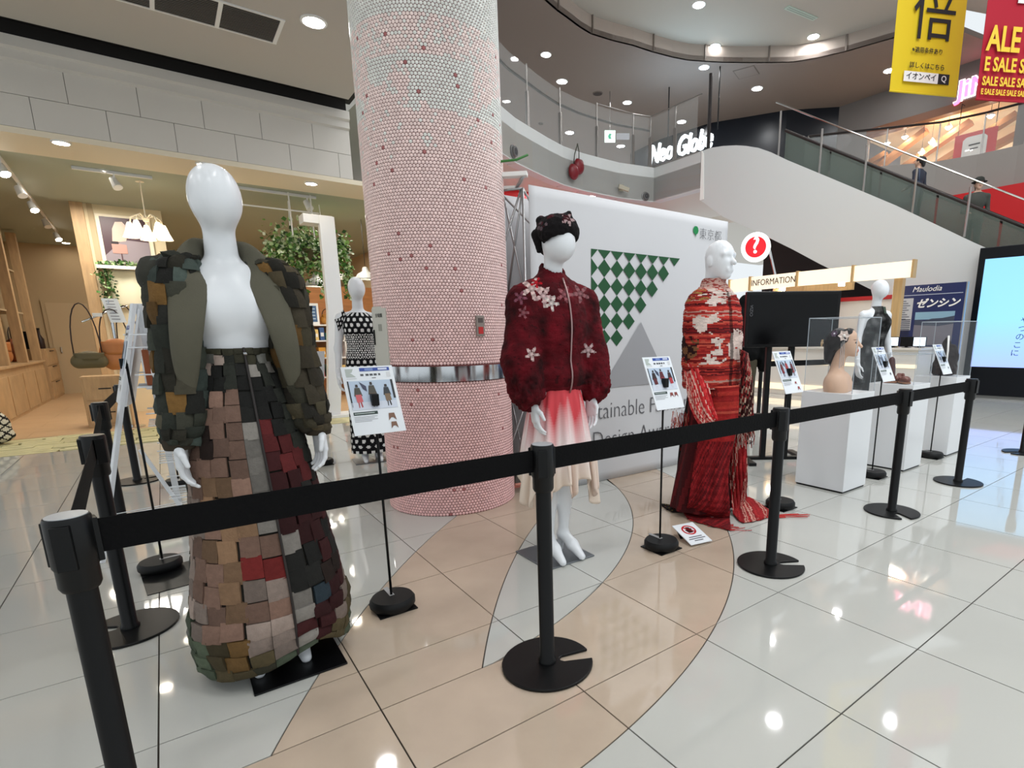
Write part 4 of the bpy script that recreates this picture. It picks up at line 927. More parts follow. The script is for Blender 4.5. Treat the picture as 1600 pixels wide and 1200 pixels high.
b = MB(); b.grid(skirt2, 180, 40, ombre, closed=True); o = b.build('skirt', mat('soft_cloth', vc=True, rough=.75), m2, True); sm = o.modifiers.new('cloth', 'SOLIDIFY'); sm.thickness = .003
for (a0, w_, z0, z1, ph) in ((-.9, .32, .5, .36, 0.), (-1.75, .34, .53, .385, 1.), (-2.4, .3, .52, .33, 2.)):  # loose handkerchief points
    b = MB(); b.grid(lambda u, v: ((.205+.018*sin(9*u+ph)+.012*v)*cos(a0+w_*(u-.5)*(1-.35*v)), (.175+.018*sin(9*u+ph)+.02*v)*sin(a0+w_*(u-.5)*(1-.35*v))-.01, z0+.1+(z1-z0-.1)*v*(1-.45*abs(u-.4))), 14, 10, S(226, 206, 192))
    o = b.build('hem_flounce', mat('soft_cloth'), m2, True); sm = o.modifiers.new('cloth', 'SOLIDIFY'); sm.thickness = .003
pr = [('e', (0, -.03, 1.735), (.09, .112, .07)), ('c', (-.03, -.06, 1.71), (.03, -.06, 1.715), .075, .072), ('c', (.02, -.09, 1.775), (.035, -.09, 1.80), .028, .014, .02), ('c', (-.055, .03, 1.78), (-.05, .03, 1.79), .02, .014, .02), ('c', (-.07, .04, 1.71), (-.066, .03, 1.635), .028, .013, .02), ('c', (.07, .04, 1.71), (.066, .03, 1.635), .028, .013, .02), ('c', (0, .06, 1.72), (0, .055, 1.66), .055, .04, .03),
      ('-e', (0, -.1, 1.625), (.11, .12, .072), .012)]
v, f = sdf_surface(pr, .0055, .025, lambda V: .003*vnoise(V, 60)); cen = v[f].mean(1); n1 = vnoise(cen, 40, 2)
c = np.tile(np.array(S(16, 12, 14)), (len(f), 1)); k_ = (cen[:, 2] > 1.73); c[k_ & (n1 > .5)] = S(70, 16, 26)
dx, dz = (cen[:, 0]*.815-cen[:, 1]*.579)-.075, cen[:, 2]-1.765; r_ = np.hypot(dx, dz); k_ = (r_ < .034*(.65+.35*np.cos(5*np.arctan2(dz, dx)))) & (cen[:, 1] < 0); c[k_] = S(176, 150, 150); c[k_ & (n1 > .25)] = S(60, 14, 20)
for fx, fz in ((-.06, 1.755), (-.03, 1.74), (-.055, 1.725), (-.07, 1.735)): c[(np.hypot(cen[:, 0]*.815-cen[:, 1]*.579-fx, cen[:, 2]-fz) < .008) & (cen[:, 1] < .05)] = S(96, 80, 86)
mesh('hat', v, f, M_KNIT, m2, c, True)
plate(m2, -.165, .155, -.13, .2, M_PLATE)

# ---------------------------------------------------------------- 3: red striped woven tunic, long trailing panels
m3 = thing('mannequin', 'white mannequin with a carved face in a red striped woven tunic', 'mannequin', (2.885, 2.325, 0))
pr = []; torso(pr); pr += [('e', (0, -.035, 1.70), (.077, .098, .098), .03), ('e', (0, -.05, 1.64), (.062, .075, .075), .04), ('c', (0, -.085, 1.59), (0, -.095, 1.585), .032, .028, .03), ('c', (0, .02, 1.43), (0, .0, 1.63), .058, .052),
       ('c', (0, -.122, 1.695), (0, -.150, 1.652), .011, .0155, .012), ('c', (-.05, -.108, 1.706), (.05, -.108, 1.706), .013, .013, .02), ('c', (-.02, -.122, 1.617), (.02, -.122, 1.617), .009, .009, .012), ('c', (-.018, -.119, 1.605), (.018, -.119, 1.605), .009, .009, .01),
       ('-e', (.03, -.145, 1.685), (.02, .022, .012), .02), ('-e', (-.03, -.145, 1.685), (.02, .022, .012), .02), ('e', (.078, -.02, 1.665), (.01, .022, .033), .01), ('e', (-.078, -.02, 1.665), (.01, .022, .033), .01)]; legs(pr, .06)
mesh('body', *sdf_surface(pr, .0062, .03), M_MAN, m3, smooth=True)
RT3 = np.array([.63, -.777])
TN = loft([(0, .0, 1.565, .062, .066), (0, .0, 1.53, .074, .074), (0, 0, 1.50, .105, .085), (0, 0, 1.465, .17, .105), (0, 0, 1.42, .212, .118), (0, -.005, 1.33, .23, .132), (0, -.01, 1.2, .235, .14), (0, -.01, 1.05, .232, .145), (0, -.012, .95, .222, .146), (0, -.012, .875, .215, .145)])
n3 = 1 if normal(TN, .5, .5)[1] < 0 else -1
PALR = [np.array(S(*q)) for q in ((150, 34, 32), (178, 52, 44), (120, 22, 24), (200, 84, 66), (84, 16, 20), (196, 150, 136), (206, 62, 50), (52, 14, 16))]
rs = np.random.default_rng(4); rowc = [PALR[rs.choice(8, p=[.22, .2, .16, .1, .12, .08, .08, .04])] for _ in range(140)]
def tun(u, v):
    P = TN(u, v); rib = .0045*abs(sin(v*62*pi))+.003*sin(31*u+5*sin(19*v)); d = .0
    if abs(u-.5) < .006: d = -.008
    return P+normal(TN, u, v)*n3*(rib+d+.006)
def tunc(u, v):
    P = TN(u, v); k = int(v*124+.22*sin(u*40)+.25*sin(u*97)); c = rowc[k % 140].copy(); L = P[0]*RT3[0]+P[1]*RT3[1]; z = P[2]; n_ = float(vnoise(np.array([[u*30, v*60, 1.7]]), 1, 2)[0])
    if z > 1.49: return tuple(np.array(S(206, 168, 156)) if n_ > -.25 else np.array(S(160, 70, 64)))
    cream = S(214, 196, 186)
    n2 = float(vnoise(np.array([[u*13, v*21, 5.1]]), 1, 2)[0]); L, z = L+.05*n2, z+.035*n_
    if (abs(L-.03) < .075 and z > 1.40 and n_ > -.35): c = np.array(cream)
    if abs(L+.035) < .04 and 1.23 < z < 1.35 and n_ > -.3: c = np.array(cream)
    if abs(L-.015) < .05 and 1.04 < z < 1.2 and n_ > 0: c = np.array(cream)
    if abs(L-.165) < .06 and 1.06 < z < 1.24 and n_ > -.5: c = np.array(S(212, 190, 180))
    if L < -.12 and 1.06 < z < 1.2: c = np.array(S(44, 18, 18)) if n_ < .3 else np.array(S(120, 80, 50))
    if L < -.06 and z > 1.43: c = np.array(S(150, 110, 60)) if n_ > .2 else c
    if abs(u-.5) < .007: c = c*.3
    return tuple(c*(.8+.35*(n_*.5+.5)))
b = MB(); b.grid(tun, 96, 150, tunc, closed=True); b.build('tunic', M_KNIT, m3, True)
def perp3(px, py, fwd=0.):
    bb = np.array([2.885, 2.325]); D = hypot(*bb); n = bb/D; v = ray(px, py); t = (D-fwd)/(v[:2]@n); return EYE+v*t
def sheet(name, rows, colf, nu=40, nv=60, wav=.01, nw=5, m=None):
    """rows: list of (left point, right point) down the panel"""
    A = np.array([[np.array(l, float), np.array(r, float)] for l, r in rows]); n = len(A)-1; o3 = np.array([2.885, 2.325, 0])
    def P(u, v):
        t = v*n; i = min(int(t), n-1); f = t-i; p0, p1, p2, p3 = A[max(i-1, 0)], A[i], A[i+1], A[min(i+2, n)]
        c = .5*(2*p1+(p2-p0)*f+(2*p0-5*p1+4*p2-p3)*f*f+(3*p1-p0-3*p2+p3)*f**3); q = c[0]*(1-u)+c[1]*u
        to = -np.array([.777, .63, 0]); q = q+to*(wav*sin(nw*2*pi*u+v*3)*min(1, v*2)+.05*4*u*(1-u)*(1-v*.6)+.0035*sin(v*nv*pi*.5)); q[2] = max(q[2], .006+.004*sin(9*u+7*v)**2); return q-o3
    b = MB(); b.grid(P, nu, nv, colf); o = b.build(name, m or M_KNIT, m3, True); s = o.modifiers.new('cloth', 'SOLIDIFY'); s.thickness = .005; return P
def stripes(pal, freq, slant, seed, nz=.5):
    rr = np.random.default_rng(seed); cs = [np.array(S(*pal[i])) for i in rr.integers(0, len(pal), 400)]
    def f(u, v):
        n_ = float(vnoise(np.array([[u*9, v*30, seed]]), 1, 2)[0]); return tuple(cs[int((v+slant*u)*freq+n_*nz+100) % 400]*(.82+.3*abs(n_)))
    return f
def floral(u, v):
    n_ = float(vnoise(np.array([[u*16, v*34, 2.2]]), 1, 2)[0]); return S(120, 100, 44) if n_ > .75 else (S(96, 24, 22) if n_ < -.8 else S(24, 16, 14))
sheet('trailing_panel', [(perp3(1076, 610), perp3(1098, 606)), (perp3(1063, 690), perp3(1100, 690)), (perp3(1056, 750), perp3(1085, 750)), (G(1046, 790), G(1078, 800)), (G(1032, 789), G(1050, 801))], floral, 24, 50)
sheet('trailing_panel', [(perp3(1132, 600), perp3(1158, 600)), (perp3(1134, 680), perp3(1166, 680)), (perp3(1140, 750), perp3(1168, 745)), (G(1146, 806), G(1168, 778)), (G(1160, 818), G(1203, 800)), (G(1185, 812), G(1206, 806))], stripes([(164, 30, 36), (150, 26, 30), (172, 44, 44), (206, 150, 136), (140, 22, 28)], 46, .55, 3), 30, 70)
sheet('front_panel', [(perp3(1100, 604, .14), perp3(1154, 602, .12)), (perp3(1096, 660, .16), perp3(1152, 660, .14)), (perp3(1084, 730, .18), perp3(1138, 735, .16)), (perp3(1075, 785, .2), perp3(1140, 795, .16)), (G(1068, 802), G(1140, 812)), (G(1074, 812), G(1142, 830))], lambda u, v: stripes([(132, 20, 26), (110, 16, 22), (148, 30, 34), (96, 14, 20)], 60, .5, 6)(u, v) if v > .28 else stripes([(178, 50, 42), (150, 30, 30), (196, 80, 64)], 90, 0, 7)(u, v), 40, 90, .008, 3)
sheet('side_drape', [(perp3(1066, 560, .12), perp3(1092, 552, .16)), (perp3(1072, 600, .17), perp3(1104, 590, .19)), (perp3(1080, 640, .2), perp3(1114, 632, .2)), (perp3(1092, 664, .2), perp3(1122, 656, .19))], stripes([(206, 44, 48), (226, 96, 92), (240, 190, 176), (176, 28, 36), (214, 58, 58)], 16, -2.2, 8, .3), 26, 40, .006, 3)
sheet('side_drape', [(perp3(1156, 545, .05), perp3(1168, 552, 0)), (perp3(1158, 590, .08), perp3(1176, 600, .02)), (perp3(1150, 640, .08), perp3(1177, 650, .02)), (perp3(1152, 672, .08), perp3(1176, 678, .02))], stripes([(60, 20, 20), (190, 160, 140), (140, 40, 40), (40, 16, 16)], 40, .6, 9), 18, 40)
US = loft([(0, 0, .92, .15, .11), (0, 0, .6, .17, .13), (0, .02, .3, .2, .16), (0, .03, .04, .23, .19)])
b = MB(); b.grid(lambda u, v: US(u, v)*(1+np.array([.05, .05, 0])*sin(2*pi*u*9)*v), 90, 30, lambda u, v: S(64, 14, 18) if sin(60*u+9*v) > -.6 else S(96, 22, 26), closed=True); b.build('underskirt', M_KNIT, m3, True)
fb = MB(); fr_ = random.Random(2)
def strand(p, L, col, dx=0, flat=False):
    p = np.array(p)-np.array([2.885, 2.325, 0]); q = p.copy(); pts = [p]
    for k in range(3):
        q = q+np.array([fr_.uniform(-.012, .012)+dx*.3, fr_.uniform(-.012, .012)-dx*.2, 0 if flat else -L/3]); q[2] = max(q[2], .006); pts.append(q)
    fb.tube(pts, .0022, 4, col, False)
for k in range(70): strand(perp3(1050+42*k/70, 640+fr_.uniform(0, 14), .14-.001*k), fr_.uniform(.08, .16), S(*fr_.choice(((150, 30, 34), (200, 140, 120), (90, 18, 22), (190, 60, 56)))))
for k in range(50): strand(perp3(1093+28*k/50, 662-fr_.uniform(0, 8), .2), fr_.uniform(.04, .1), S(*fr_.choice(((214, 190, 176), (190, 90, 80)))))
for k in range(60): strand(perp3(1150+28*k/60, 655+fr_.uniform(0, 20), .07), fr_.uniform(.05, .14), S(*fr_.choice(((214, 190, 176), (150, 40, 40), (60, 20, 20)))))
for k in range(60): strand(TN(.4+.2*k/60, .995)+np.array([2.885, 2.325, 0])+np.array([0, -.012, 0]), .05, S(*fr_.choice(((110, 20, 24), (80, 16, 18)))))
for k in range(40): p = G(1075+68*k/40+fr_.uniform(-2, 2), 812+17*k/40, .008); strand(p, .1, S(178, 44, 44), fr_.uniform(.0, .12), True)
for k in range(14): strand(G(1195+fr_.uniform(-10, 10), 806+fr_.uniform(-2, 3), .008), .1, S(190, 60, 56), fr_.uniform(.05, .3), True)
fb.build('fringe', M_KNIT, m3)['kind'] = 'stuff'
plate(m3, -.14, .16, -.12, .18, M_PLATE)

# ---------------------------------------------------------------- polka-dot, grey printed and dark jacketed display figures
def dressed(name, label, loc, rz, st, colf, nu, nv, arms, neck_y=0., mt=None):
    t = thing(name, label, 'mannequin', loc, rz)
    pr = []; torso(pr); egg(pr, 0, -.02, 1.69); pr += [('c', (0, .02, 1.42), (0, 0, 1.63), .053, .046)]; legs(pr, .055)
    if arms:
        for s in (-1, 1): pr += [('c', (s*.165, .01, 1.40), (s*.21, .01, 1.12), .045, .034), ('c', (s*.21, .01, 1.12), (s*.235, -.05, .88), .033, .023)]
    hs = [sdf_surface(hand(-s, (s*.235, -.05, .875), (s*.02, -.15, -1), 1, .4, (-s, -.2, 0)), .0034, .012) for s in (-1, 1)] if arms else []
    mesh('body', *join(sdf_surface(pr, .009, .03), *hs), M_MAN, t, smooth=True)
    P = loft(st); nn = 1 if normal(P, .5, .5)[1] < 0 else -1
    b = MB(); b.grid(lambda u, v: P(u, v)+normal(P, u, v)*nn*.003*sin(14*pi*u)*v, nu, nv, colf and (lambda u, v: colf(u, v, P)), closed=True); b.build('dress', mt or M_CLOTH, t, True)
    return t
def dots(u, v, P):
    p = P(u, v); w_ = (u-.5)*1.0; mid = 1.02 < p[2] < 1.25
    s_ = .026 if mid else (.062 if p[2] > .5 else .07); r_ = .0085 if mid else .0175; i = round(p[2]/(s_*.8)); x = w_/s_*1.0+(.5 if i % 2 else 0); d = hypot((x-round(x))*s_, p[2]-i*s_*.8)
    return S(232, 232, 230) if d < r_ else S(15, 15, 19)
t = dressed('mannequin', 'white mannequin in a black polka-dot dress standing behind the information card', (1.545, 5.49, 0), radians(-8), [(0, 0, 1.455, .085, .07), (0, 0, 1.43, .125, .085), (0, -.012, 1.38, .155, .112), (0, -.02, 1.30, .155, .13), (0, -.005, 1.15, .132, .108), (0, 0, 1.02, .152, .12), (0, 0, .8, .165, .13), (0, 0, .4, .175, .14), (0, 0, .1, .185, .15)], dots, 130, 220, True)
for s in (-1, 1): b = MB(); b.grid(lambda u, v: np.array([s*(.12+.085*v), .01, 1.42-.09*v])+np.array([s*.02*cos(2*pi*u)*.5, .062*sin(2*pi*u), .062*cos(2*pi*u)]), 40, 16, lambda u, v: S(232, 232, 230) if hypot((u*9+(.5 if int(v*4) % 2 else 0)) % 1-.5, (v*4) % 1-.5) < .28 else S(15, 15, 19), closed=True); b.build('cap_sleeve', M_CLOTH, t, True)
plate(t, -.17, .17, -.15, .15, M_PLATE)
greyp = lambda u, v, P: (lambda n_: S(*[max(12, 52+70*n_)]*3))(float(vnoise(P(u, v)[None]*np.array([1, 1, .8]), 17, 3)[0]))
c5 = atD(1371, 470, 5.9)
t = dressed('mannequin', 'white mannequin in a grey printed halter dress by the blue notice board', (c5[0], c5[1], 0), radians(-20), [(0, -.005, 1.5, .055, .058), (0, -.01, 1.46, .062, .07), (0, -.05, 1.40, .09, .08), (0, -.03, 1.32, .15, .125), (0, 0, 1.12, .125, .1), (0, 0, .95, .165, .125), (0, 0, .6, .2, .17), (0, 0, .38, .22, .19)], greyp, 48, 80, True)
b = MB(); b.grid(lambda u, v: np.array([.012+.03*(u-.5), -.085-.045*sin(v*pi*.5), 1.49-.2*v]), 4, 12, S(70, 82, 72)); o = b.build('neck_ribbon', M_CLOTH, t, True); o.modifiers.new('cloth', 'SOLIDIFY').thickness = .006
plate(t, -.17, .17, -.15, .15, M_PLATE)
c6 = atD(1163, 500, 5.9)
t = thing('dressed_stand', 'black jacket and olive trousers on a display stand behind the red tunic', 'mannequin', (c6[0], c6[1], 0), radians(-30))
pr = [('e', (0, 0, 1.28), (.2, .14, .24)), ('e', (0, 0, 1.02), (.19, .14, .16)), ('c', (0, .01, 1.45), (0, .01, 1.56), .08, .07)]
for s in (-1, 1): pr += [('c', (s*.1, 0, 1.44), (s*.19, 0, 1.38), .06, .07), ('c', (s*.2, 0, 1.36), (s*.24, -.01, 1.08), .07, .075), ('c', (s*.24, -.01, 1.08), (s*.23, -.05, .86), .075, .06)]
v, f = sdf_surface(pr, .011, .035, lambda V: .008*vnoise(V, 16)); mesh('jacket', v, f, mat('jacket_black', S(7, 7, 8), .9, spec=.2), t, smooth=True)
pr = [('e', (0, 0, .93), (.15, .11, .12))]
for s in (-1, 1): pr += [('c', (s*.08, 0, .9), (s*.085, 0, .45), .085, .07), ('c', (s*.085, 0, .45), (s*.085, .01, .06), .07, .06)]
v, f = sdf_surface(pr, .011, .03, lambda V: .004*vnoise(V*np.array([1, 1, .5]), 22)); mesh('trousers', v, f, mat('trouser_olive', S(72, 66, 50), .85), t, smooth=True)
b = MB(); b.lathe([(.16, .0005), (.16, .012), (.02, .02), (.018, .9)], n=20); b.build('stand_base', BLACK, t, 40)
b = MB(); b.prism([(-.2, -.165, 1.27), (-.15, -.17, 1.3), (-.155, -.17, 1.22)], (0, -.004, 0)); b.build('swing_tag', mat('tag_grey', S(170, 170, 168), .6), t)

# ================================================================ QUEUE STANCHIONS AND BELTS
M_BELT = mat('belt_black', S(6, 6, 7), .85, spec=.2, bump=(90, .3))
M_CAP = mat('cap_silver', S(196, 200, 204), .3, .3)
def disc_slot(R, ang, w=.03, n=44):
    P = [];
    a0 = math.asin(w/R)
    for k in range(n+1): a = a0+(2*pi-2*a0)*k/n; P.append((R*cos(a), R*sin(a)))
    P += [(.062, -w*.62), (.05, -w*.3), (.05, w*.3), (.062, w*.62)]
    c, s = cos(ang), sin(ang); return [(x*c-y*s, x*s+y*c) for x, y in P]
def stanchion(loc, label, slot, cap=False):
    t = thing('stanchion', label, 'stanchion', loc, group=None)
    b = MB(); b.prism([(x, y, .001) for x, y in disc_slot(.172, slot)], (0, 0, .011)); b.build('base', BLACK, t, bevel=.003)
    b = MB(); b.lathe([(.034, .011), (.034, .022), (.0275, .03), (.0275, .70)], n=24); b.build('pole', BLACK, t, 40)
    b = MB(); b.lathe([(.033, .685), (.0375, .695), (.0375, .735), (.041, .742), (.041, .846), (.0385, .852), (.0375, .852)], n=28); b.build('head', mat('head_black', S(8, 9, 10), .38, spec=.35), t, 40)
    if cap:
        b = MB(); b.lathe([(.036, .8525), (.036, .854), (.0005, .8545)], n=24); b.build('top_cap', M_CAP, t)
    for k in range(3):
        a = slot+.5+k*2.0; b = MB(); b.box((.041*cos(a), .041*sin(a), .79), (.012, .034, .1), a); b.build('belt_clip', BLACK, t, bevel=.002)
    return t
ST = {}
for key, loc, lab, sl_, cap in (('s0', (-.213, 1.541, 0), 'black belt stanchion nearest the viewer, cut off by the picture bottom, pale round cap', 2.0, True),
    ('s1', (1.005, 1.525, 0), 'black belt stanchion in front of the white-legged maroon jacket mannequin', -.35, True), ('s2', (2.446, 1.515, 0), 'black belt stanchion between the red tunic mannequin and the first white pedestal', -.62, False),
    ('s3', (3.873, 1.505, 0), 'black belt stanchion in front of the second white pedestal', -2.2, False), ('s4', (5.085, 1.50, 0), 'black belt stanchion in front of the third white pedestal, end of the belt', .1, False),
    ('s5', (6.85, 1.5, 0), 'black stanchion at the right picture edge before the big blue screen', 2.6, False), ('p1', (-.27, 2.844, 0), 'black belt stanchion behind the nearest one, beside the olive jacket mannequin', 2.7, False),
    ('p2', (-.35, 4.35, 0), 'black belt stanchion behind the white wire rack', .3, False), ('p3', (-.33, 6.0, 0), 'black belt stanchion farthest along the left row, near the shop ledge', .3, False),
    ('b1', (6.72, 4.52, 0), 'black belt stanchion before the information desk, behind the black monitor', .2, False), ('b2', (7.9, 4.1, 0), 'black belt stanchion before the information desk, behind the head bust case', .2, False), ('b3', (5.55, 4.95, 0), 'black belt stanchion behind the red tunic mannequin, before the information desk', .2, False)):
    ST[key] = stanchion(loc, lab, sl_, cap)
for a, c in (('s0', 's1'), ('s1', 's2'), ('s2', 's3'), ('s3', 's4'), ('s0', 'p1'), ('p1', 'p2'), ('p2', 'p3'), ('b3', 'b1'), ('b1', 'b2')):
    A, B = np.array(ST[a].location), np.array(ST[c].location); d = (B-A)/np.linalg.norm(B-A)
    b = MB(); b.bar(d*.036+(0, 0, .797), B-A-d*.036+(0, 0, .797), .0022, .078); b.build('belt', M_BELT, ST[a])

# ================================================================ INFORMATION CARDS ON POLES
M_PRINT = mat('printed_card', vc=True, rough=.35); M_CARD = mat('card_white', S(228, 232, 236), .4)
def card_art(b, W, H, figs, thumbs, hue):
    """flat print on a card face lying in x (0..W), z (0..H) at y=0; thin coloured shapes"""
    def R(x0, x1, z0, z1, c, y=-.0008): b.span((x0*W, y-.0004, z0*H), (x1*W, y, z1*H), S(*c))
    def poly(pts, c, y=-.0016): b.prism([(x*W, y, z*H) for x, z in pts], (0, -.0004, 0), S(*c))
    R(.34, .93, .925, .975, (32, 66, 150)); R(.44, .60, .932, .968, (110, 134, 190), -.0016); R(.70, .88, .938, .964, (210, 216, 234), -.0016)
    poly([(.07, .965), (.22, .965), (.19, .915), (.15, .905), (.19, .885), (.25, .845), (.07, .845)], (176, 184, 178), -.0008)
    for x0, x1 in ((.34, .40), (.44, .50), (.52, .58), (.60, .66), (.69, .73)): R(x0, x1, .855, .885, (70, 72, 76))
    R(.55, .63, .815, .828, (120, 120, 124)); R(.07, .26, .818, .828, (206, 208, 208)); R(.85, .93, .83, .90, (206, 208, 210))
    R(.06, .94, .36, .785, (182, 198, 216)); R(.06, .94, .36, .47, (206, 212, 224), -.0016); R(.06, .085, .40, .785, (26, 28, 34), -.0016); R(.895, .94, .5, .785, (26, 28, 34), -.0016)
    poly([(.28, .77), (.40, .70), (.40, .62), (.33, .66)], (56, 60, 86), -.0022)
    for x, k, cs in figs:
        z0 = .39; h = .37*k
        poly([(x-.022, z0+h), (x+.022, z0+h), (x+.026, z0+h*.88), (x-.026, z0+h*.88)], (40, 30, 30), -.0024)
        poly([(x-.05*k, z0+h*.86), (x+.05*k, z0+h*.86), (x+.085*k, z0+h*.5), (x-.085*k, z0+h*.5)], cs[0], -.0024)
        poly([(x-.06*k, z0+h*.56), (x+.06*k, z0+h*.56), (x+.075*k, z0+h*.25), (x-.05*k, z0+h*.22)], cs[1], -.003)
        poly([(x-.03*k, z0+h*.27), (x-.004, z0+h*.27), (x-.012, z0), (x-.03, z0)], cs[2], -.0024); poly([(x+.008, z0+h*.27), (x+.04*k, z0+h*.27), (x+.05, z0+.01), (x+.025, z0)], cs[2], -.0024)
    R(.06, .52, .285, .33, (30, 52, 46)); R(.08, .46, .303, .313, (190, 200, 196), -.0016)
    for q, (x1) in enumerate((.5, .44, .5, .38)): R(.06, x1, .255-.022*q, .264-.022*q, (176, 178, 182))
    for x, z, k in thumbs: poly([(x-.05*k, z), (x+.05*k, z), (x+.07*k, z-.1*k), (x+.02*k, z-.06*k), (x-.02*k, z-.06*k), (x-.07*k, z-.1*k)], hue, -.0016)
def info_sign(label, x, y, rz, figs, thumbs, hue, top=1.10, W=.215, H=.302, tilt=24):
    t = thing('information_stand', label, 'sign', (x, y, 0), rz)
    b = MB(); b.span((-.085, -.085, .001), (.085, .085, .006)); b.build('floor_plate', BLACK, t)
    R_ = .1; V = MB(); V.lathe([(.045, .0065), (R_*.9, .007), (R_, .02), (R_, .042), (R_*.9, .056), (.03, .058)], n=28); V.build('rubber_weight', mat('rubber_black', S(11, 12, 13), .55, spec=.35), t, 40)
    b = MB(); b.span((-.011, -.0, .0582), (.011, .1, .0595)); b.build('slot', mat('slot_pale', S(150, 150, 150), .6), t)
    zc = top-H*.5*cos(radians(tilt)); b = MB(); b.tube([(0, .012, .05), (0, .012, zc)], .0058, 8); b.build('pole', BLACK, t, True)
    b = MB(); b.box((0, .0, zc), (.03, .03, .05)); b.build('clamp', BLACK, t, bevel=.003)
    ct, s_ = cos(radians(tilt)), sin(radians(tilt)); M = Matrix(((1, 0, 0), (0, ct, s_), (0, -s_, ct)))
    b = MB(); b.span((0, 0, 0), (W, .004, H)); p = b.build('card', M_CARD, t); p.matrix_local = Matrix.Translation((-W/2, -.05, top-H*ct)) @ M.to_4x4()
    if figs:
        b = MB(); card_art(b, W, H, figs, thumbs, hue); b.build('print', M_PRINT, p)
    return t
OL, MR, RD, GY = (66, 62, 52), (90, 20, 30), (150, 34, 38), (80, 82, 88)
info_sign('information card on a pole beside the olive patchwork skirt, olive outfits in its photograph', .69, 2.33, 0, [(.22, .92, (OL, (200, 90, 96), (170, 60, 66))), (.5, 1, (OL, (90, 76, 60), (70, 58, 46))), (.78, .88, ((34, 40, 46), (120, 96, 70), (40, 36, 36)))], [(.78, .28, 1.1), (.79, .15, 1.0)], (120, 84, 62))
info_sign('information card on a pole left of the red tunic, maroon outfits in its photograph', 2.165, 2.05, 0, [(.22, .95, ((40, 20, 22), MR, (210, 212, 220))), (.5, 1, (MR, (150, 30, 40), (210, 212, 220))), (.78, .92, ((50, 22, 24), (170, 40, 48), (210, 212, 220)))], [(.66, .3, .9), (.82, .3, .9)], (130, 60, 54))
info_sign('information card on a pole at the left corner of the first white pedestal', 3.372, 2.045, 0, [(.22, .95, (MR, (120, 30, 40), (40, 40, 60))), (.5, 1, (RD, (170, 40, 44), (90, 26, 30))), (.78, .95, (MR, (130, 34, 44), (40, 40, 60)))], [(.72, .26, .7), (.8, .14, .9)], (150, 60, 56))
info_sign('information card on a pole standing between the first and second white pedestals', 4.74, 2.02, 0, [(.25, .95, (GY, (70, 76, 92), (60, 64, 80))), (.5, 1, ((60, 70, 96), GY, (50, 54, 66))), (.78, .9, (GY, GY, (40, 40, 44)))], [(.78, .24, .8)], (60, 60, 64))
info_sign('information card on a pole standing between the second and third white pedestals', 5.93, 2.0, 0, [(.25, .95, ((170, 176, 190), GY, (60, 64, 80))), (.5, 1, ((120, 140, 180), GY, (50, 54, 66))), (.78, .9, (GY, (60, 60, 64), (40, 40, 44)))], [(.78, .24, .8)], (90, 90, 94))
t = info_sign('information card on a pole seen edge-on beside the olive sleeve, black plate under its weight', -.165, 3.535, radians(-84), [(.25, .95, (GY, GY, GY))], [(.78, .24, .8)], GY, 1.30, .215, .40, 14)
b = MB(); b.span((-.02, -.09, .0008), (.34, .17, .004)); b.build('black_board', BLACK, t)
info_sign('information card pole behind the olive mannequin, its weight showing by the left hand', -.04, 5.6, radians(180), None, None, None, 1.1)
info_sign('information card on a pole behind the olive mannequin, its weight showing by the right hand', 1.11, 5.62, radians(180), None, None, None, 1.1)
# little do-not-touch card on the floor
A_, B_, C_ = G(1047, 823, .075), G(1083, 816, .075), G(1080, 852, .012)
ux = (B_-A_); W = np.linalg.norm(ux); ux /= W; D_ = C_-A_-ux*(ux@(C_-A_)); H = np.linalg.norm(D_); rz = atan2(ux[1], ux[0])
t = thing('warning_card', 'small white do-not-touch card with a red ring propped on the floor by the red panel', 'sign', (C_[0], C_[1], 0), rz)
W = .155; H = .2; ti = radians(74); M = Matrix(((1, 0, 0), (0, cos(ti), sin(ti)), (0, -sin(ti), cos(ti)))).to_4x4(); 
b = MB(); b.span((0, 0, 0), (W, .005, H)); cd = b.build('card', M_CARD, t); cd.matrix_local = Matrix.Translation((0, 0, .014)) @ M
b = MB(); rg = [(W/2+.046*cos(a), H*.66+.046*sin(a)) for a in np.linspace(0, 2*pi, 28, endpoint=False)]; ri = [(W/2+.036*cos(a), H*.66+.036*sin(a)) for a in np.linspace(0, 2*pi, 28, endpoint=False)]
for k in range(28): k2 = (k+1) % 28; b.prism([(rg[k][0], -.001, rg[k][1]), (rg[k2][0], -.001, rg[k2][1]), (ri[k2][0], -.001, ri[k2][1]), (ri[k][0], -.001, ri[k][1])], (0, -.0006, 0), S(190, 24, 32))
b.prism([(W/2+x*.034, -.001, H*.66+z*.034) for x, z in ((-.45, -.8), (.4, -.8), (.6, -.1), (.75, .4), (.5, .35), (.4, .75), (.15, .8), (-.1, .85), (-.35, .7), (-.5, .1), (-.8, .2), (-.7, -.1))], (0, -.0006, 0), S(60, 20, 22))
b.bar((W/2-.028, -.002, H*.66+.028), (W/2+.028, -.002, H*.66-.028), .0008, .009, S(190, 24, 32), up=(0, 1, 0))
for q, (x0, x1) in enumerate(((.2, .8), (.12, .88), (.3, .7))): b.span((W*x0, -.0012, H*(.3-.09*q)), (W*x1, -.0006, H*(.335-.09*q)), S(90, 92, 98))
b.build('print', M_PRINT, cd)
for x in (.03, .12): b = MB(); b.bar((x, .19, .06), (x, .13, .002), .02, .004); b.build('prop', BLACK, t)

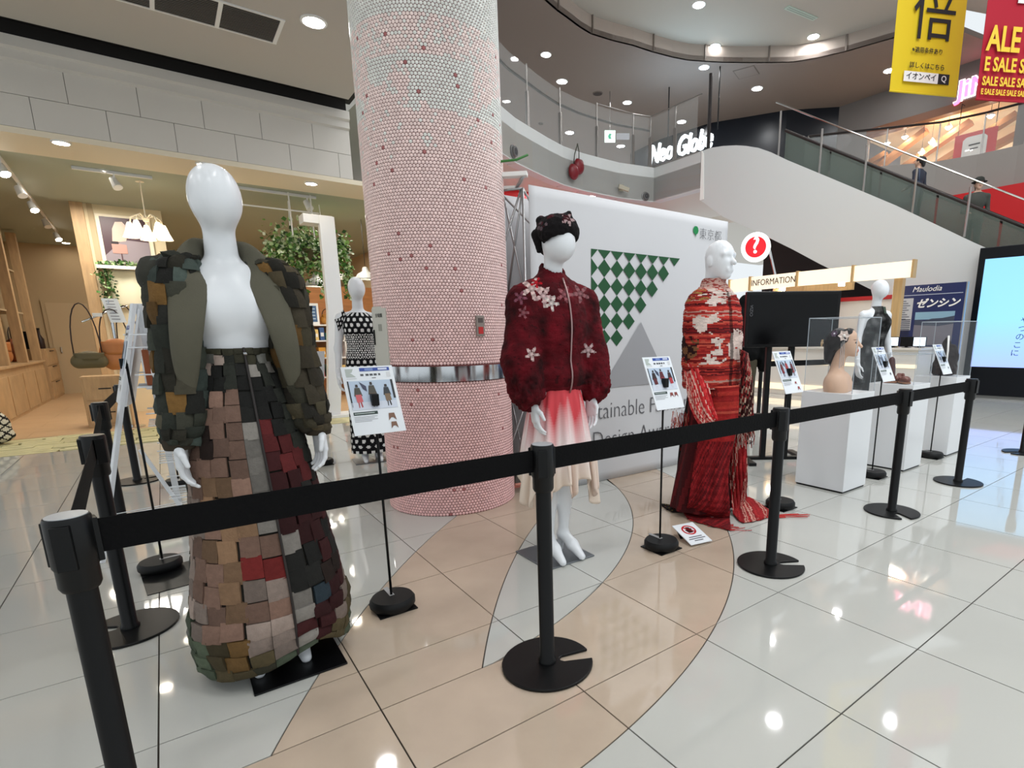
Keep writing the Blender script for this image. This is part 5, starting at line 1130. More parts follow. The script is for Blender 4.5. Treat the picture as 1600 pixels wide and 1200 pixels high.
# ================================================================ AWARD BACKDROP
bd = thing('backdrop_banner', 'white fabric backdrop with green diamonds and a grey triangle on a pop-up frame', 'backdrop', (2.18, 3.40, 0))
BW, BH = 2.205, 2.25
b = MB(); b.grid(lambda u, v: (BW*u, .004*sin(7*u+2*v)+.006*sin(3*v+11*u)*(1-u)*4*u, .004+(BH-.004)*v), 40, 30); fb_ = b.build('fabric', mat('backdrop_cloth', S(206, 206, 208), .75, noise=(1.2, .96)), bd, True); fb_.modifiers.new('cloth', 'SOLIDIFY').thickness = -.004
b = MB(); b.grid(lambda u, v: (-.02, .01+.32*u, .3+(BH-.3)*v), 6, 12) if 0 else None
b.grid(lambda u, v: (-.22+BW*u, .34+.004*sin(9*u), .02+(BH-.02)*v), 20, 14); b.build('rear_fabric', mat('rear_cloth', S(196, 196, 198), .8), bd, True).modifiers.new('cloth', 'SOLIDIFY').thickness = -.004
M_ALU = mat('frame_alu', S(170, 170, 170), .35, .9)
def fpole(p, q, r=.008): b = MB(); b.tube([p, q], r, 8); return b.build('frame_pole', M_ALU, bd, True)
for x in (-.03, .72, 1.46, BW-.02):
    for y in (.03, .3):
        if not (x > BW-.1 and y > .2): fpole((x, y, .02), (x, y, BH-.02), .009)
for z0 in (.02, .76, 1.5):
    z1 = z0+.73; fpole((-.03, .03, z0), (-.03, .3, z1)); fpole((-.03, .3, z0), (-.03, .03, z1)); fpole((-.2, .3, z0), (-.03, .05, z1)); fpole((-.03, .3, z1), (.72, .03, z0)); fpole((-.03, .03, z1), (.72, .3, z0)); fpole((-.2, .3, z1), (-.03, .04, z1))
M_GRN = mat('print_green', S(26, 78, 44), .7); M_GRY = mat('print_grey', S(154, 154, 157), .7)
b = MB(); x0, z0 = .545, 1.872; dx, dz = .1335, .135          # green lozenges in a triangle
yF = -.0122
for r in range(0, 7):
    for c in range(0, 9):
        cx, cz = x0+dx*c+(dx/2 if r % 2 == 0 else 0)*0, z0-dz*r
        if c > 8-r-.5 if r else c > 7.6: continue
        if r == 0:
            P = [(cx, z0), (cx+dx, z0), (cx+dx/2, z0-dz*.5)] if 0 else None
pol = []
nx = 8
for r in range(7):
    zc = z0-dz*r
    for c in range(nx+1-r):
        cx = x0+dx*(c+(0 if 1 else 0))+dx*.0
        L, R_, T, B_ = cx-dx/2, cx+dx/2, zc+dz*.5, zc-dz*.5
        if r == 0 and c == nx: continue
        if r == 0: q = [(L, zc), (R_, zc), (cx, B_)] if c else [(cx, zc), (R_, zc), (cx, B_)]
        elif c == 0: q = [(cx, T), (R_, zc), (cx, B_)]
        else: q = [(cx, T), (R_, zc), (cx, B_), (L, zc)]
        if c == nx-r and r: continue
        if r > 3 and cx < x0+dx*(r-3.4)*.55: continue
        pol.append(q)
for k, q in enumerate(pol):
    b = MB(); b.prism([(x, yF, z) for x, z in q], (0, -.0006, 0)); b.build('lozenge', M_GRN, bd)
b = MB(); b.prism([(1.085, yF-.0012, 1.325), (1.44, yF-.0012, .80), (.64, yF-.0012, .79)], (0, -.0006, 0)); b.build('grey_triangle', M_GRY, bd)
M_TXT = mat('print_dark', S(92, 92, 96), .7)
ux, uz = (1, 0, 0), (0, 0, 1)
c0 = atY(935, 660, 3.39)-np.array([2.18, 3.40, 0]); 
text('lettering', 'Sustainable Fashion', .205, (BW/2-.05, yF, .60), ux, uz, M_TXT, bd, .0006, off=-.0035, sx=.86)
text('lettering', 'Design Award', .205, (BW/2-.05, yF, .36), ux, uz, M_TXT, bd, .0006, off=-.0035, sx=.86)
e0_ = atY(1087, 362, 3.39)-np.array([2.18, 3.40, 0]); 
lf = [(e0_[0]+.036*x, yF, e0_[2]+.05*z) for x, z in ((0, -1), (.18, -.45), (.75, -.25), (1.0, .2), (.8, .65), (.4, .9), (.08, .95), (0, .78), (-.08, .95), (-.4, .9), (-.8, .65), (-1., .2), (-.75, -.25), (-.18, -.45))]
b = MB(); b.prism(lf, (0, -.0006, 0)); b.build('leaf_emblem', mat('emblem_green', S(20, 130, 70), .7), bd)
text('lettering', '東京都', .105, (e0_[0]+.205, yF, e0_[2]-.015), ux, uz, M_TXT, bd, .0006, off=-.002)
t = thing('clip_spotlight', 'white arm spotlight clipped on top of the backdrop frame by the column', 'lamp', (2.02, 3.5, BH))
b = MB(); b.bar((-.12, .1, .05), (.14, -.12, .06), .06, .03); b.bar((-.14, .16, -.02), (.14, .0, .0), .03, .02); b.build('arm', WHITE, t, bevel=.004)
b = MB(); b.tube([(-.12, .1, -.03), (-.12, .1, .05)], .02, 10); b.build('clamp', M_ALU, t, True); b = MB(); b.tube([(.12, .0, -.01), (.12, -.1, .05)], .012, 8); b.build('swivel', M_ALU, t, True)
b = MB(); b.tube([(-.1, .0, .1), (-.02, -.05, .13), (.08, -.08, .15), (.16, -.1, .19)], .008, 6)
tag(b.build('green_ribbon', mat('ribbon_green', S(50, 110, 44), .6), None, True, loc=(2.02, 3.5, BH)), 'green plant strand lying on the arm spotlight above the backdrop', 'ribbon')

# ================================================================ PEDESTALS, CASES AND THEIR CONTENTS
M_PED = mat('pedestal_white', S(226, 228, 230), .22, spec=.5)
M_ACR = mat('acrylic', S(150, 160, 166), .02, alpha=.04, spec=.8); M_ACE = mat('acrylic_edge', S(196, 206, 214), .15, alpha=.6)
def pedestal(x0, y0, w, d, h, lab):
    t = thing('pedestal', lab, 'pedestal', (x0, y0, 0))
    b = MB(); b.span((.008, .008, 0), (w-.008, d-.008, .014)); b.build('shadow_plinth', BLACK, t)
    b = MB(); b.span((0, 0, .014), (w, d, h)); b.build('body', M_PED, t, bevel=.002); return t
def case(x0, y0, z0, w, d, h, lab):
    t = thing('display_case', lab, 'display case', (x0, y0, z0)); e = .004
    for a, c in (((0, 0, 0), (w, e, h)), ((0, d-e, 0), (w, d, h)), ((0, e, 0), (e, d-e, h)), ((w-e, e, 0), (w, d-e, h)), ((0, 0, h-e), (w, d, h))):
        b = MB(); b.span(a, c); b.build('pane', M_ACR, t)
    b = MB()
    for x in (0, w):
        for y in (0, d): b.tube([(x, y, 0), (x, y, h)], .003, 5)
    for y in (0, d): b.tube([(0, y, h), (w, y, h)], .003, 5)
    for x in (0, w): b.tube([(x, 0, h), (x, d, h)], .003, 5)
    b.build('polished_edges', M_ACE, t); return t
PH = .77
pedestal(4.03, 1.925, .36, .40, PH, 'white square pedestal under the head bust, first of the three'); pedestal(5.11, 1.925, .355, .37, PH, 'white square pedestal carrying leather shoes, middle of the three'); pedestal(6.08, 1.92, .36, .37, PH+.015, 'white square pedestal carrying a dark fringed bag, farthest of the three')
case(4.035, 1.93, PH+.001, .35, .38, .56, 'tall clear acrylic case over the dark-haired head bust'); case(5.115, 1.93, PH+.001, .345, .36, .26, 'low clear acrylic case over the leather shoes'); case(6.085, 1.925, PH+.016, .35, .36, .53, 'tall clear acrylic case over the dark fringed bag')
t = thing('head_bust', 'flesh-coloured display bust with dark pinned-up hair and flower ornaments in the acrylic case', 'bust', (4.20, 2.12, PH+.002), radians(16))
pr = [('c', (-.075, .01, .07), (.075, .01, .07), .085, .085, .03), ('c', (-.08, .0, .02), (.08, .0, .02), .088, .088, .03), ('c', (-.04, .02, .14), (.04, .02, .14), .03, .03, .05), ('c', (0, .03, .13), (0, .005, .30), .05, .046), ('-e', (0, 0, -.06), (.3, .3, .06), .008),
      ('e', (0, -.02, .39), (.068, .09, .092), .03), ('e', (0, -.05, .335), (.051, .062, .062), .03), ('c', (0, -.092, .287), (0, -.098, .284), .022, .018, .025), ('c', (0, -.112, .378), (0, -.134, .344), .007, .012, .01), ('c', (-.012, -.11, .316), (.012, -.11, .316), .009, .009, .008), ('c', (-.011, -.108, .306), (.011, -.108, .306), .009, .009, .008),
      ('-e', (.027, -.122, .372), (.014, .016, .009), .014), ('-e', (-.027, -.122, .372), (.014, .016, .009), .014)]
v, f = sdf_surface(pr, .0042, .03); cen = v[f].mean(1); c = np.tile(np.array(S(214, 178, 152)), (len(f), 1))
for s in (-1, 1):
    c[(np.hypot((cen[:, 0]-s*.027)/1.6, cen[:, 2]-.372) < .0075) & (cen[:, 1] < -.07)] = S(40, 24, 20); c[(np.abs(cen[:, 0]-s*.029) < .018) & (np.abs(cen[:, 2]-.394) < .003) & (cen[:, 1] < -.07)] = S(90, 60, 46)
c[(np.abs(cen[:, 0]) < .018) & (np.abs(cen[:, 2]-.3135) < .0085) & (cen[:, 1] < -.095)] = S(196, 70, 66)
mesh('bust_body', v, f, mat('bust_skin', vc=True, rough=.5), t, c, True)
v, f = sdf_surface([('e', (0, .025, .405), (.076, .086, .078), .03), ('e', (0, .07, .35), (.074, .06, .09), .03), ('e', (0, .085, .265), (.05, .04, .06), .03), ('c', (.06, -.02, .40), (.062, .03, .35), .03, .03, .03), ('c', (-.06, -.02, .40), (-.062, .03, .35), .03, .03, .03), ('c', (-.035, -.045, .455), (.035, -.045, .455), .026, .026, .03), ('-e', (0, -.135, .37), (.08, .105, .082), .015)], .0048, .03, lambda V: .002*vnoise(V*np.array([1, 1, .5]), 90))
mesh('hair', v, f, mat('hair_black', S(18, 13, 14), .4), t, smooth=True)
def flower(parent, name, c, n, R, cols, m):
    n = np.array(n, float); n /= np.linalg.norm(n); u, w_ = frame_of(n); b = MB(); c = np.array(c)
    for k in range(6):
        a = 2*pi*k/6; d = u*cos(a)+w_*sin(a); e = np.cross(n, d); b.add([c, c+d*R*.6+e*R*.34+n*R*.2, c+d*R+n*R*.12, c+d*R*.6-e*R*.34+n*R*.2], [(0, 1, 2, 3)], cols[0])
    b.ball(c+n*R*.2, R*.26, 8, cols[1]); o = b.build(name, m, parent); o.modifiers.new('petal', 'SOLIDIFY').thickness = .003
M_FL = mat('petal', vc=True, rough=.35)
flower(t, 'hair_flower', (-.08, -.02, .425), (-.9, -.45, .15), .045, (S(214, 196, 186), S(240, 236, 230)), M_FL); flower(t, 'hair_flower', (-.08, .045, .44), (-.95, .2, .3), .028, (S(90, 70, 90), S(230, 226, 236)), M_FL); flower(t, 'hair_flower', (-.05, .13, .37), (-.5, .85, .1), .032, (S(190, 160, 120), S(214, 190, 150)), M_FL)
b = MB()
for k in range(3): b.tube([(-.087, -.03+.01*k, .40), (-.087, -.035+.012*k, .30), (-.088, -.035+.012*k, .2-.01*k)], .0026, 5)
b.build('hanging_beads', mat('bead_silver', S(196, 192, 190), .25, .6), t)
def shoe(name, lab, loc, rz, L, col, heel=.0, tilt=0., strap=None):
    t = thing(name, lab, 'shoe', loc, rz)
    b = MB(); O = [(.036*(.75+.35*sin(pi*min(1, q*1.3)))*s, -L/2+L*q) for s, Q in ((1, np.linspace(0, 1, 9)), (-1, np.linspace(1, 0, 9))) for q in Q]
    b.prism([(x, y, .004) for x, y in O], (0, 0, .014)); b.build('sole', mat('sole_tan', S(150, 104, 76), .5), t, bevel=.003)
    v, f = sdf_surface([('e', (0, -L*.28, .035), (.036, L*.26, .03), .02), ('e', (0, L*.3, .05), (.033, L*.22, .045), .02), ('c', (0, -L*.3, .03), (0, L*.3, .03), .03, .03, .02), ('-e', (0, L*.2, .085), (.024, L*.27, .045), .012), ('-e', (0, 0, -.08), (.3, .3, .088), .005)], .0045); mesh('upper', v, f, mat(name+'_leather', S(*col), .35), t, smooth=True)
    return t
shoe('leather_shoe', 'brown leather shoe propped upright in the low acrylic case', (5.22, 2.06, PH+.003), radians(-50), .23, (110, 60, 48)); shoe('leather_shoe', 'brown leather shoe with a pale top lying flat in the low acrylic case', (5.34, 2.14, PH+.003), radians(-75), .24, (190, 176, 168))
v, f = sdf_surface([('e', (0, 0, .11), (.045, .03, .12), .02), ('c', (0, 0, .05), (0, 0, .2), .04, .022, .02), ('-e', (0, 0, -.06), (.3, .3, .064), .004)], .006)
t = thing('leather_boot', 'dark brown upright boot shaft beside the flat shoe in the low case', 'shoe', (5.22, 2.17, PH+.003), .3); mesh('shaft', v, f, mat('boot_brown', S(70, 34, 30), .35), t, smooth=True); b = MB(); b.span((-.04, -.06, .0), (.04, .04, .012)); b.build('sole', mat('sole_tan'), t, bevel=.003)
t = thing('fringed_bag', 'dark pointed fringed bag with a white stripe in the far acrylic case', 'bag', (6.3, 2.12, PH+.018), radians(-40))
v, f = sdf_surface([('c', (0, 0, .07), (0, 0, .36), .11, .02, .03), ('e', (.05, .0, .18), (.08, .06, .13), .03), ('-e', (0, 0, -.08), (.3, .3, .083), .004)], .009, .03, lambda V: .006*vnoise(V, 30)); mesh('bag_body', v, f, mat('bag_dark', S(34, 25, 24), .75), t, smooth=True)
b = MB(); b.tube([(-.01, -.035, .39), (-.03, -.085, .24), (-.05, -.118, .06)], .009, 6); b.build('white_stripe', WHITE, t, True)
b = MB()
for k in range(16): x = -.1+.2*k/15; b.tube([(x, -.09+abs(x)*.4, .1), (x+.004, -.1+abs(x)*.4, .01)], .004, 4)
b.build('fringe', mat('fringe_dark', S(60, 44, 40), .8), t)['kind'] = 'stuff'

# ================================================================ MONITOR ON ITS STAND
A_, B_ = atD(1163, 543, 5.0), atD(1308, 538, 5.0); d_ = (B_-A_)[:2]; W = np.linalg.norm(d_); rz = atan2(d_[1], d_[0])
t = thing('monitor', 'large black switched-off monitor on a two-legged floor stand', 'monitor', (A_[0], A_[1], 0), rz)
z0, z1 = A_[2], atD(1165, 462, 5.0)[2]+.03
b = MB(); b.span((0, 0, z0), (W, .06, z1)); b.build('monitor_body', mat('gloss_black', S(5, 5, 6), .3, spec=.3), t, bevel=.008)
b = MB(); b.span((.03, -.003, z0+.03), (W-.03, .001, z1-.03)); b.build('screen', mat('screen_off', S(4, 4, 5), .18, spec=.25), t)
for x in (W*.3, W*.55): b = MB(); b.span((x-.025, .06, .02), (x+.025, .11, z1-.1)); b.build('stand_leg', BLACK, t, bevel=.004)
b = MB(); b.span((W*.1, .05, .42), (W*.78, .12, .46)); b.build('stand_shelf', BLACK, t, bevel=.004)
b = MB(); b.span((W*.05, -.2, .001), (W*.13, .4, .03)); b.span((W*.72, -.2, .001), (W*.8, .4, .03)); b.span((W*.05, .06, .001), (W*.8, .12, .03)); b.build('stand_base', BLACK, t, bevel=.004)
text('maker_mark', 'VIZIO', .04, (.045, -.004, (z0+z1)/2+.08), (0, 0, -1), (1, 0, 0), mat('mark_grey', S(90, 90, 94), .5), t, .0006)

# ================================================================ INFORMATION DESK
M_WD = mat('pale_wood', S(206, 170, 116), .5, noise=(3, .82, (8, 8, 1)))
M_LIT = mat('lit_canopy', S(250, 232, 204), .5, emis=(1, .86, .68), es=.62)
desk = thing('information_desk', 'white information counter under a lit cream canopy on wooden posts', 'counter', (10, 5.8, 0))
P5 = lambda p: np.array([p[0]-10, p[1]-5.8, p[2]])
ys = [7.72, 7.08, 5.98, 4.93, 3.98]; xs = [10.12, 9.96, 9.9, 9.92, 10.0]; zt = 2.37; zb = 2.11
for k in range(4):
    a, c = np.array([xs[k], ys[k], 0]), np.array([xs[k+1], ys[k+1], 0]); d = (c-a)/np.linalg.norm(c-a); n = np.array([-d[1], d[0], 0]); n = -n if n[0] < 0 else n
    b = MB(); b.prism([P5(a+d*.01+(0, 0, zb)), P5(c-d*.01+(0, 0, zb)), P5(c-d*.01+(0, 0, zt)), P5(a+d*.01+(0, 0, zt))], n*.06); b.build('canopy_panel', M_LIT, desk)
for k in range(5):
    b = MB(); b.box(P5((xs[k]+.02, ys[k], (zt+zb)/2)), (.12, .035, zt-zb+.03)); b.build('canopy_divider', M_WD, desk)
for k in range(2):
    a, c = (xs[k]+1.5, ys[k]-.35, 2.2), (xs[k+1]+1.5, ys[k+1]-.35, 2.2); b = MB(); b.bar(P5(a), P5(c), .06, .24); b.build('rear_beam', M_WD, desk)
for x, y in ((10.15, 6.55), (10.12, 4.22), (11.5, 6.2)): b = MB(); b.span(P5((x-.06, y-.07, .9)), P5((x+.06, y+.07, zb))); b.build('post', M_WD, desk, bevel=.005)
b = MB(); b.span(P5((10.0, 3.75, 0)), P5((10.7, 7.9, .92))); b.build('counter_body', mat('counter_white', S(224, 220, 212), .35), desk, bevel=.006)
b = MB(); b.span(P5((9.93, 3.7, .92)), P5((10.75, 7.95, .96))); b.build('counter_top', mat('counter_top', S(214, 208, 198), .25), desk, bevel=.006)
b = MB(); b.span(P5((9.975, 3.76, .10)), P5((10.0, 7.9, .22))); b.span(P5((9.985, 3.76, .62)), P5((10.0, 7.9, .68))); b.build('lit_strip', mat('lit_strip', S(255, 236, 200), emis=(1, .85, .6), es=.7), desk)
b = MB(); b.span(P5((11.9, 4.3, 0)), P5((12.0, 7.6, 1.9))); b.build('rear_cabinet', mat('counter_white'), desk); b = MB(); b.span(P5((11.86, 4.3, 1.88)), P5((12.02, 7.6, 1.96))); b.build('red_edge', mat('trim_red'), desk)
for k, y in enumerate((6.4, 5.2)):
    p = P5(((10.0+10.0)/2-.12, y, zb)); b = MB(); b.lathe([(.06, 0), (.05, -.05), (.001, -.05)], tuple(p+np.array([.2, 0, 0])), 14); b.build('canopy_lamp', M_GLOWW, desk)
text('lettering', 'INFORMATION', .17, tuple(P5(((xs[1]+xs[2])/2-.012, (ys[1]+ys[2])/2, (zt+zb)/2))), (xs[2]-xs[1], ys[2]-ys[1], 0), (0, 0, 1), mat('ink_sign', S(70, 60, 54), .6), desk, .002, sx=.9)
for k, (y, lab, em) in enumerate(((4.08, 'small lit white tablet on the information counter left of the black one', 1), (3.86, 'small black screen on a stem on the information counter', 0), (3.66, 'small lit white tablet on the information counter at its end', 1))):
    t = thing('tablet_screen', lab, 'screen', (10.0-.02, y+.1, .962), radians(-90+0))
    b = MB(); b.box((0, .03, .1), (.2, .02, .16)); b.build('housing', BLACK, t, bevel=.004)
    b = MB(); b.box((0, .018, .1), (.18, .004, .14)); b.build('display', mat('tablet_lit', S(220, 236, 250), emis=(.8, .92, 1), es=.9) if em else mat('screen_off'), t)
    b = MB(); b.span((-.02, .02, 0), (.02, .05, .03)); b.span((-.06, .0, 0), (.06, .09, .008)); b.build('foot', BLACK, t)
qc = atX(1181, 387, 9.8); t = thing('question_sign', 'round lit question mark sign on a curved pole over the information desk', 'sign', (10.12, 6.62, .962), radians(-58))
sv_ = np.array([qc[0]-10.12, qc[1]-6.62]); a_ = radians(58); lx, ly = sv_[0]*cos(a_)-sv_[1]*sin(a_), sv_[0]*sin(a_)+sv_[1]*cos(a_); lz = qc[2]-.96
Mx = [[1, 0, 0], [0, 0, 1], [0, -1, 0]]
b = MB(); b.lathe([(.27, -.07), (.285, -.06), (.285, .06), (.27, .07)], (lx, ly, lz), 36, M=Mx); b.build('sign_drum', mat('lit_white', S(250, 250, 250), emis=(1, 1, 1), es=.55), t, 40)
b = MB(); b.lathe([(.286, .012), (.288, .016), (.288, .03), (.286, .034)], (lx, ly, lz), 36, M=Mx, cap=False); b.build('green_band', mat('band_green', S(30, 80, 60), .5), t)
b = MB(); b.lathe([(.20, .002), (.001, .002)], (lx, ly-.076, lz), 32, M=[[1, 0, 0], [0, 0, -1], [0, 1, 0]]); b.build('red_disc', mat('lit_red', S(220, 30, 40), emis=(.9, .03, .05), es=.45), t)
text('question_mark', '?', .44, (lx, ly-.08, lz+.02), (1, 0, 0), (0, 0, 1), mat('lit_white'), t, .003, off=.008)
b = MB(); b.tube([(0, .1, 0), (0, .1, 1.45), (lx*.2, .08, 1.72), (lx*.5, .05, lz+.2), (lx*.8, ly+.09, lz+.16), (lx, ly+.09, lz)], .028, 10); b.build('curved_pole', M_STEEL, t, True)

# ================================================================ BLUE NOTICE BOARD AND LED SCREEN
c0, c1 = atX(1397, 448, 11), atX(1511, 440, 11); bw = c0[1]-c1[1]; bz0, bz1 = .72, (c0[2]+c1[2])/2
t = thing('notice_board', 'navy event notice board with a timetable and a landscape picture', 'sign', (11, c0[1], 0), radians(-90))
M_NAVY = mat('board_navy', S(24, 36, 84), .45)
b = MB(); b.span((0, 0, bz0), (bw, .05, bz1)); b.build('board', M_NAVY, t, bevel=.004)
for x in (.08, bw-.08): b = MB(); b.span((x-.02, .01, 0), (x+.02, .05, bz0)); b.build('board_leg', BLACK, t)
b = MB(); b.span((-.015, -.004, bz0), (0, .055, bz1)); b.span((bw, -.004, bz0), (bw+.02, .055, bz1)); b.build('edge_frame', M_ALU, t)
b = MB(); X = lambda f: f*bw; Zz = lambda f: bz1-f*(bz1-bz0)
b.span((X(.02), -.002, Zz(.135)), (X(.97), 0, Zz(.128)), S(190, 196, 210))
b.span((X(.05), -.002, Zz(.60)), (X(.31), 0, Zz(.17)), S(178, 180, 184))
for q in range(9): b.span((X(.09), -.004, Zz(.215+.03*q)), (X(.09+.2*(.6+.4*((q*7) % 5)/5)), -.0015, Zz(.2+.03*q)), S(110, 112, 120))
for q in range(11): b.span((X(.05), -.004, Zz(.465+.026*q)), (X(.30), -.0015, Zz(.453+.026*q)), S(24, 28, 50))
b.span((X(.06), -.005, Zz(.235)), (X(.09), -.0015, Zz(.19)), S(206, 190, 90))
b.span((X(.36), -.002, Zz(.46)), (X(.9), 0, Zz(.36)), S(130, 166, 186)); b.prism([(X(.36), -.002, Zz(.80)), (X(.9), -.002, Zz(.80)), (X(.9), -.002, Zz(.42)), (X(.74), -.002, Zz(.445)), (X(.6), -.002, Zz(.45)), (X(.5), -.002, Zz(.475)), (X(.36), -.002, Zz(.46))], (0, -.0015, 0), S(58, 66, 84))
b.prism([(X(.36), -.004, Zz(.80)), (X(.9), -.004, Zz(.80)), (X(.9), -.004, Zz(.52)), (X(.7), -.004, Zz(.55)), (X(.36), -.004, Zz(.53))], (0, -.0015, 0), S(112, 110, 120))
b.build('board_print', M_PRINT, t)
text('lettering', 'Maulodia', .13, (X(.48), -.003, Zz(.06)), (1, 0, 0), (0, 0, 1), WHITE, t, .001, shear=.3)
text('lettering', 'ゼンシン', .17, (X(.64), -.003, Zz(.255)), (1, 0, 0), (0, 0, 1), WHITE, t, .001, shear=.35, off=.006)
k0, k1 = G(1500, 617, .0), G(1600, 620, .0); f_ = .965; k0, k1 = k0*f_, k1*f_; k0 = k0*1.0; d_ = np.array([.13, -.9915]); rz = atan2(d_[1], d_[0])
t = thing('led_screen', 'huge standing LED screen showing handwriting on pale blue', 'screen', (k0[0], k0[1], 0), rz); KH = 2.68; KW = 3.0
b = MB(); b.span((0, 0, .06), (KW, .13, KH)); b.build('cabinet', mat('kiosk_dark', S(7, 10, 16), .3, spec=.3), t, bevel=.01)
b = MB(); b.span((.06, .06, 0), (KW-.06, .12, .06)); b.build('plinth', mat('plinth_grey', S(150, 150, 146), .5), t)
MS = bpy.data.materials.new('led_picture'); MS.use_nodes = True; nt = MS.node_tree; bs = nt.nodes['Principled BSDF']; bs.inputs['Base Color'].default_value = (.02, .02, .02, 1); bs.inputs['Roughness'].default_value = .2
tc = nt.nodes.new('ShaderNodeTexCoord'); sx_ = nt.nodes.new('ShaderNodeSeparateXYZ'); rp = nt.nodes.new('ShaderNodeValToRGB'); mr = nt.nodes.new('ShaderNodeMapRange'); mr.inputs[1].default_value = .55; mr.inputs[2].default_value = 2.5
nt.links.new(tc.outputs['Object'], sx_.inputs[0]); nt.links.new(sx_.outputs[2], mr.inputs[0]); nt.links.new(mr.outputs[0], rp.inputs[0]); nt.links.new(rp.outputs[0], bs.inputs['Emission Color']); bs.inputs['Emission Strength'].default_value = 1.5
rp.color_ramp.elements[0].color = (*S(150, 172, 246), 1); rp.color_ramp.elements[1].color = (*S(128, 190, 232), 1); e = rp.color_ramp.elements.new(.45); e.color = (*S(134, 196, 250), 1)
b = MB(); b.span((.1, -.004, .58), (KW-.1, .002, KH-.2)); b.build('picture', MS, t)
M_HW = mat('handwriting', S(40, 60, 120), .6)
for q, ch in enumerate('もはたいやつのこに'): text('handwriting', ch, .13, (.86-.03*q*.6, -.006, 1.95-.14*q), (1, 0, 0), (0, 0, 1), M_HW, t, .001)
for q, ch in enumerate('ゆめをかたちにする'): text('handwriting', ch, .13, (1.12-.02*q*.6, -.006, 2.1-.14*q), (1, 0, 0), (0, 0, 1), M_HW, t, .001)

# ================================================================ SHOP FITTINGS BEHIND THE LEDGE
M_BAGS = {'brown': mat('leather_brown', S(134, 70, 36), .45), 'olive': mat('canvas_olive', S(92, 82, 56), .7), 'dark': mat('leather_dark', S(44, 28, 24), .45), 'mustard': mat('leather_mustard', S(176, 120, 48), .45), 'tan': mat('leather_tan', S(178, 112, 62), .45)}
def bag(lab, loc, rz, w, h, d, kind, strap=.35, style=0, group=None):
    t = thing('handbag', lab, 'bag', loc, rz, group)
    if style == 0: pr = [('c', (-w/2+.04, 0, h*.35), (w/2-.04, 0, h*.35), h*.42, h*.42, .03), ('e', (0, 0, h*.6), (w*.5, d*.5, h*.45), .03)]
    else: pr = [('e', (0, 0, h*.42), (w*.55, d*.6, h*.45), .04), ('e', (0, 0, h*.75), (w*.42, d*.45, h*.28), .04)]
    pr = [('e', (0, 0, h*.5), (w*.52, d*.55, h*.52), .03)]+([('e', (-w*.3, 0, h*.35), (w*.24, d*.5, h*.34), .05), ('e', (w*.3, 0, h*.35), (w*.24, d*.5, h*.34), .05)] if style == 0 else [('e', (0, 0, h*.3), (w*.46, d*.6, h*.3), .05)])
    v, f = sdf_surface(pr, .016, .05); v[:, 2] = np.maximum(v[:, 2], .002); mesh('bag_body', v, f, M_BAGS[kind], t, smooth=True)
    b = MB(); b.tube([(-w*.42*cos(a_), .01*sin(3*a_), h*.6+(strap+h*.4)*sin(a_)**.8) for a_ in np.linspace(0, pi, 13)], .008, 6); b.build('strap', M_BAGS['dark' if kind != 'dark' else 'brown'], t, True)
    b = MB(); b.grid(lambda u, v_: (w*.46*(2*u-1)*(1-.15*v_), -d*.56*(1-.5*(2*u-1)**2)-.006+.03*(1-v_)*0, h*(.92-.42*v_)), 8, 4); b.build('flap', M_BAGS[kind], t, True).modifiers.new('leather', 'SOLIDIFY').thickness = .006
    return t
# left wall: low oak cabinets, uprights and shelves
t = thing('shelf_unit', 'long oak shelf unit with cabinet doors along the left shop wall', 'shelf', (-2.5, 11.0, 0))
b = MB(); b.span((0, 0, 0), (.5, 4.6, .80)); b.build('cabinet', M_OAK, t, bevel=.004)
for k in range(4): b = MB(); b.span((.5, .04+1.15*k, .05), (.512, 1.11+1.15*k, .68)); b.build('cabinet_door', M_OAK, t, bevel=.004)
b = MB(); b.span((-.0, -.02, .80), (.54, 4.62, .84)); b.build('counter_board', M_OAK, t, bevel=.004)
for y in (0, 1.5, 3.05, 4.5): b = MB(); b.span((.36, y, .84), (.5, y+.14, 3.3)); b.build('upright', M_OAK, t, bevel=.004)
for k in range(3):
    for z in (1.75, 2.55): b = MB(); b.span((0, .14+1.52*k, z), (.38, 1.5+1.52*k, z+.03)); b.build('shelf_board', M_CREAM, t)
b = MB(); b.span((-.02, 0, .84), (.0, 4.6, 3.3)); b.build('back_panel', mat('shelf_back', S(196, 168, 146), .7), t)
for k, (y, z, kd, w, h, lab, stl) in enumerate(((11.45, .845, 'dark', .45, .5, 'dark brown bag on the low oak cabinet nearest the ledge', 1), (12.0, .845, 'mustard', .42, .5, 'mustard leather bag on the low oak cabinet', 0), (12.95, .845, 'brown', .4, .38, 'brown leather bag on the low oak cabinet in the second bay', 0), (13.55, .845, 'tan', .36, .4, 'tan leather bag on the low oak cabinet in the second bay', 1), (14.5, .845, 'brown', .3, .42, 'slim brown bag at the far end of the oak cabinet', 1),
        (12.2, 1.785, 'dark', .5, .3, 'dark rounded bag on the middle shelf of the oak unit', 0), (13.2, 1.785, 'brown', .36, .34, 'brown bag on the middle shelf, second bay', 1), (12.0, 2.585, 'tan', .42, .34, 'tan bag on the top shelf of the oak unit', 0))):
    bag(lab, (-2.22, y, z), radians(90), w, h, .2, kd, .22, stl, 'bags on the oak shelf unit')
t = thing('drawer_chest', 'oak drawer chest between the shelf unit and the staff door', 'chest', (-2.48, 15.75, 0))
b = MB(); b.span((0, 0, 0), (.52, 1.5, 1.06)); b.build('chest_body', M_OAK, t, bevel=.005)
for k in range(3): b = MB(); b.span((.52, .03, .06+.33*k), (.535, 1.47, .36+.33*k)); d = b.build('drawer', M_OAK, t, bevel=.004); b = MB(); b.span((.535, .5, .345+.33*k), (.55, 1.0, .36+.33*k)); b.build('pull', BLACK, d)
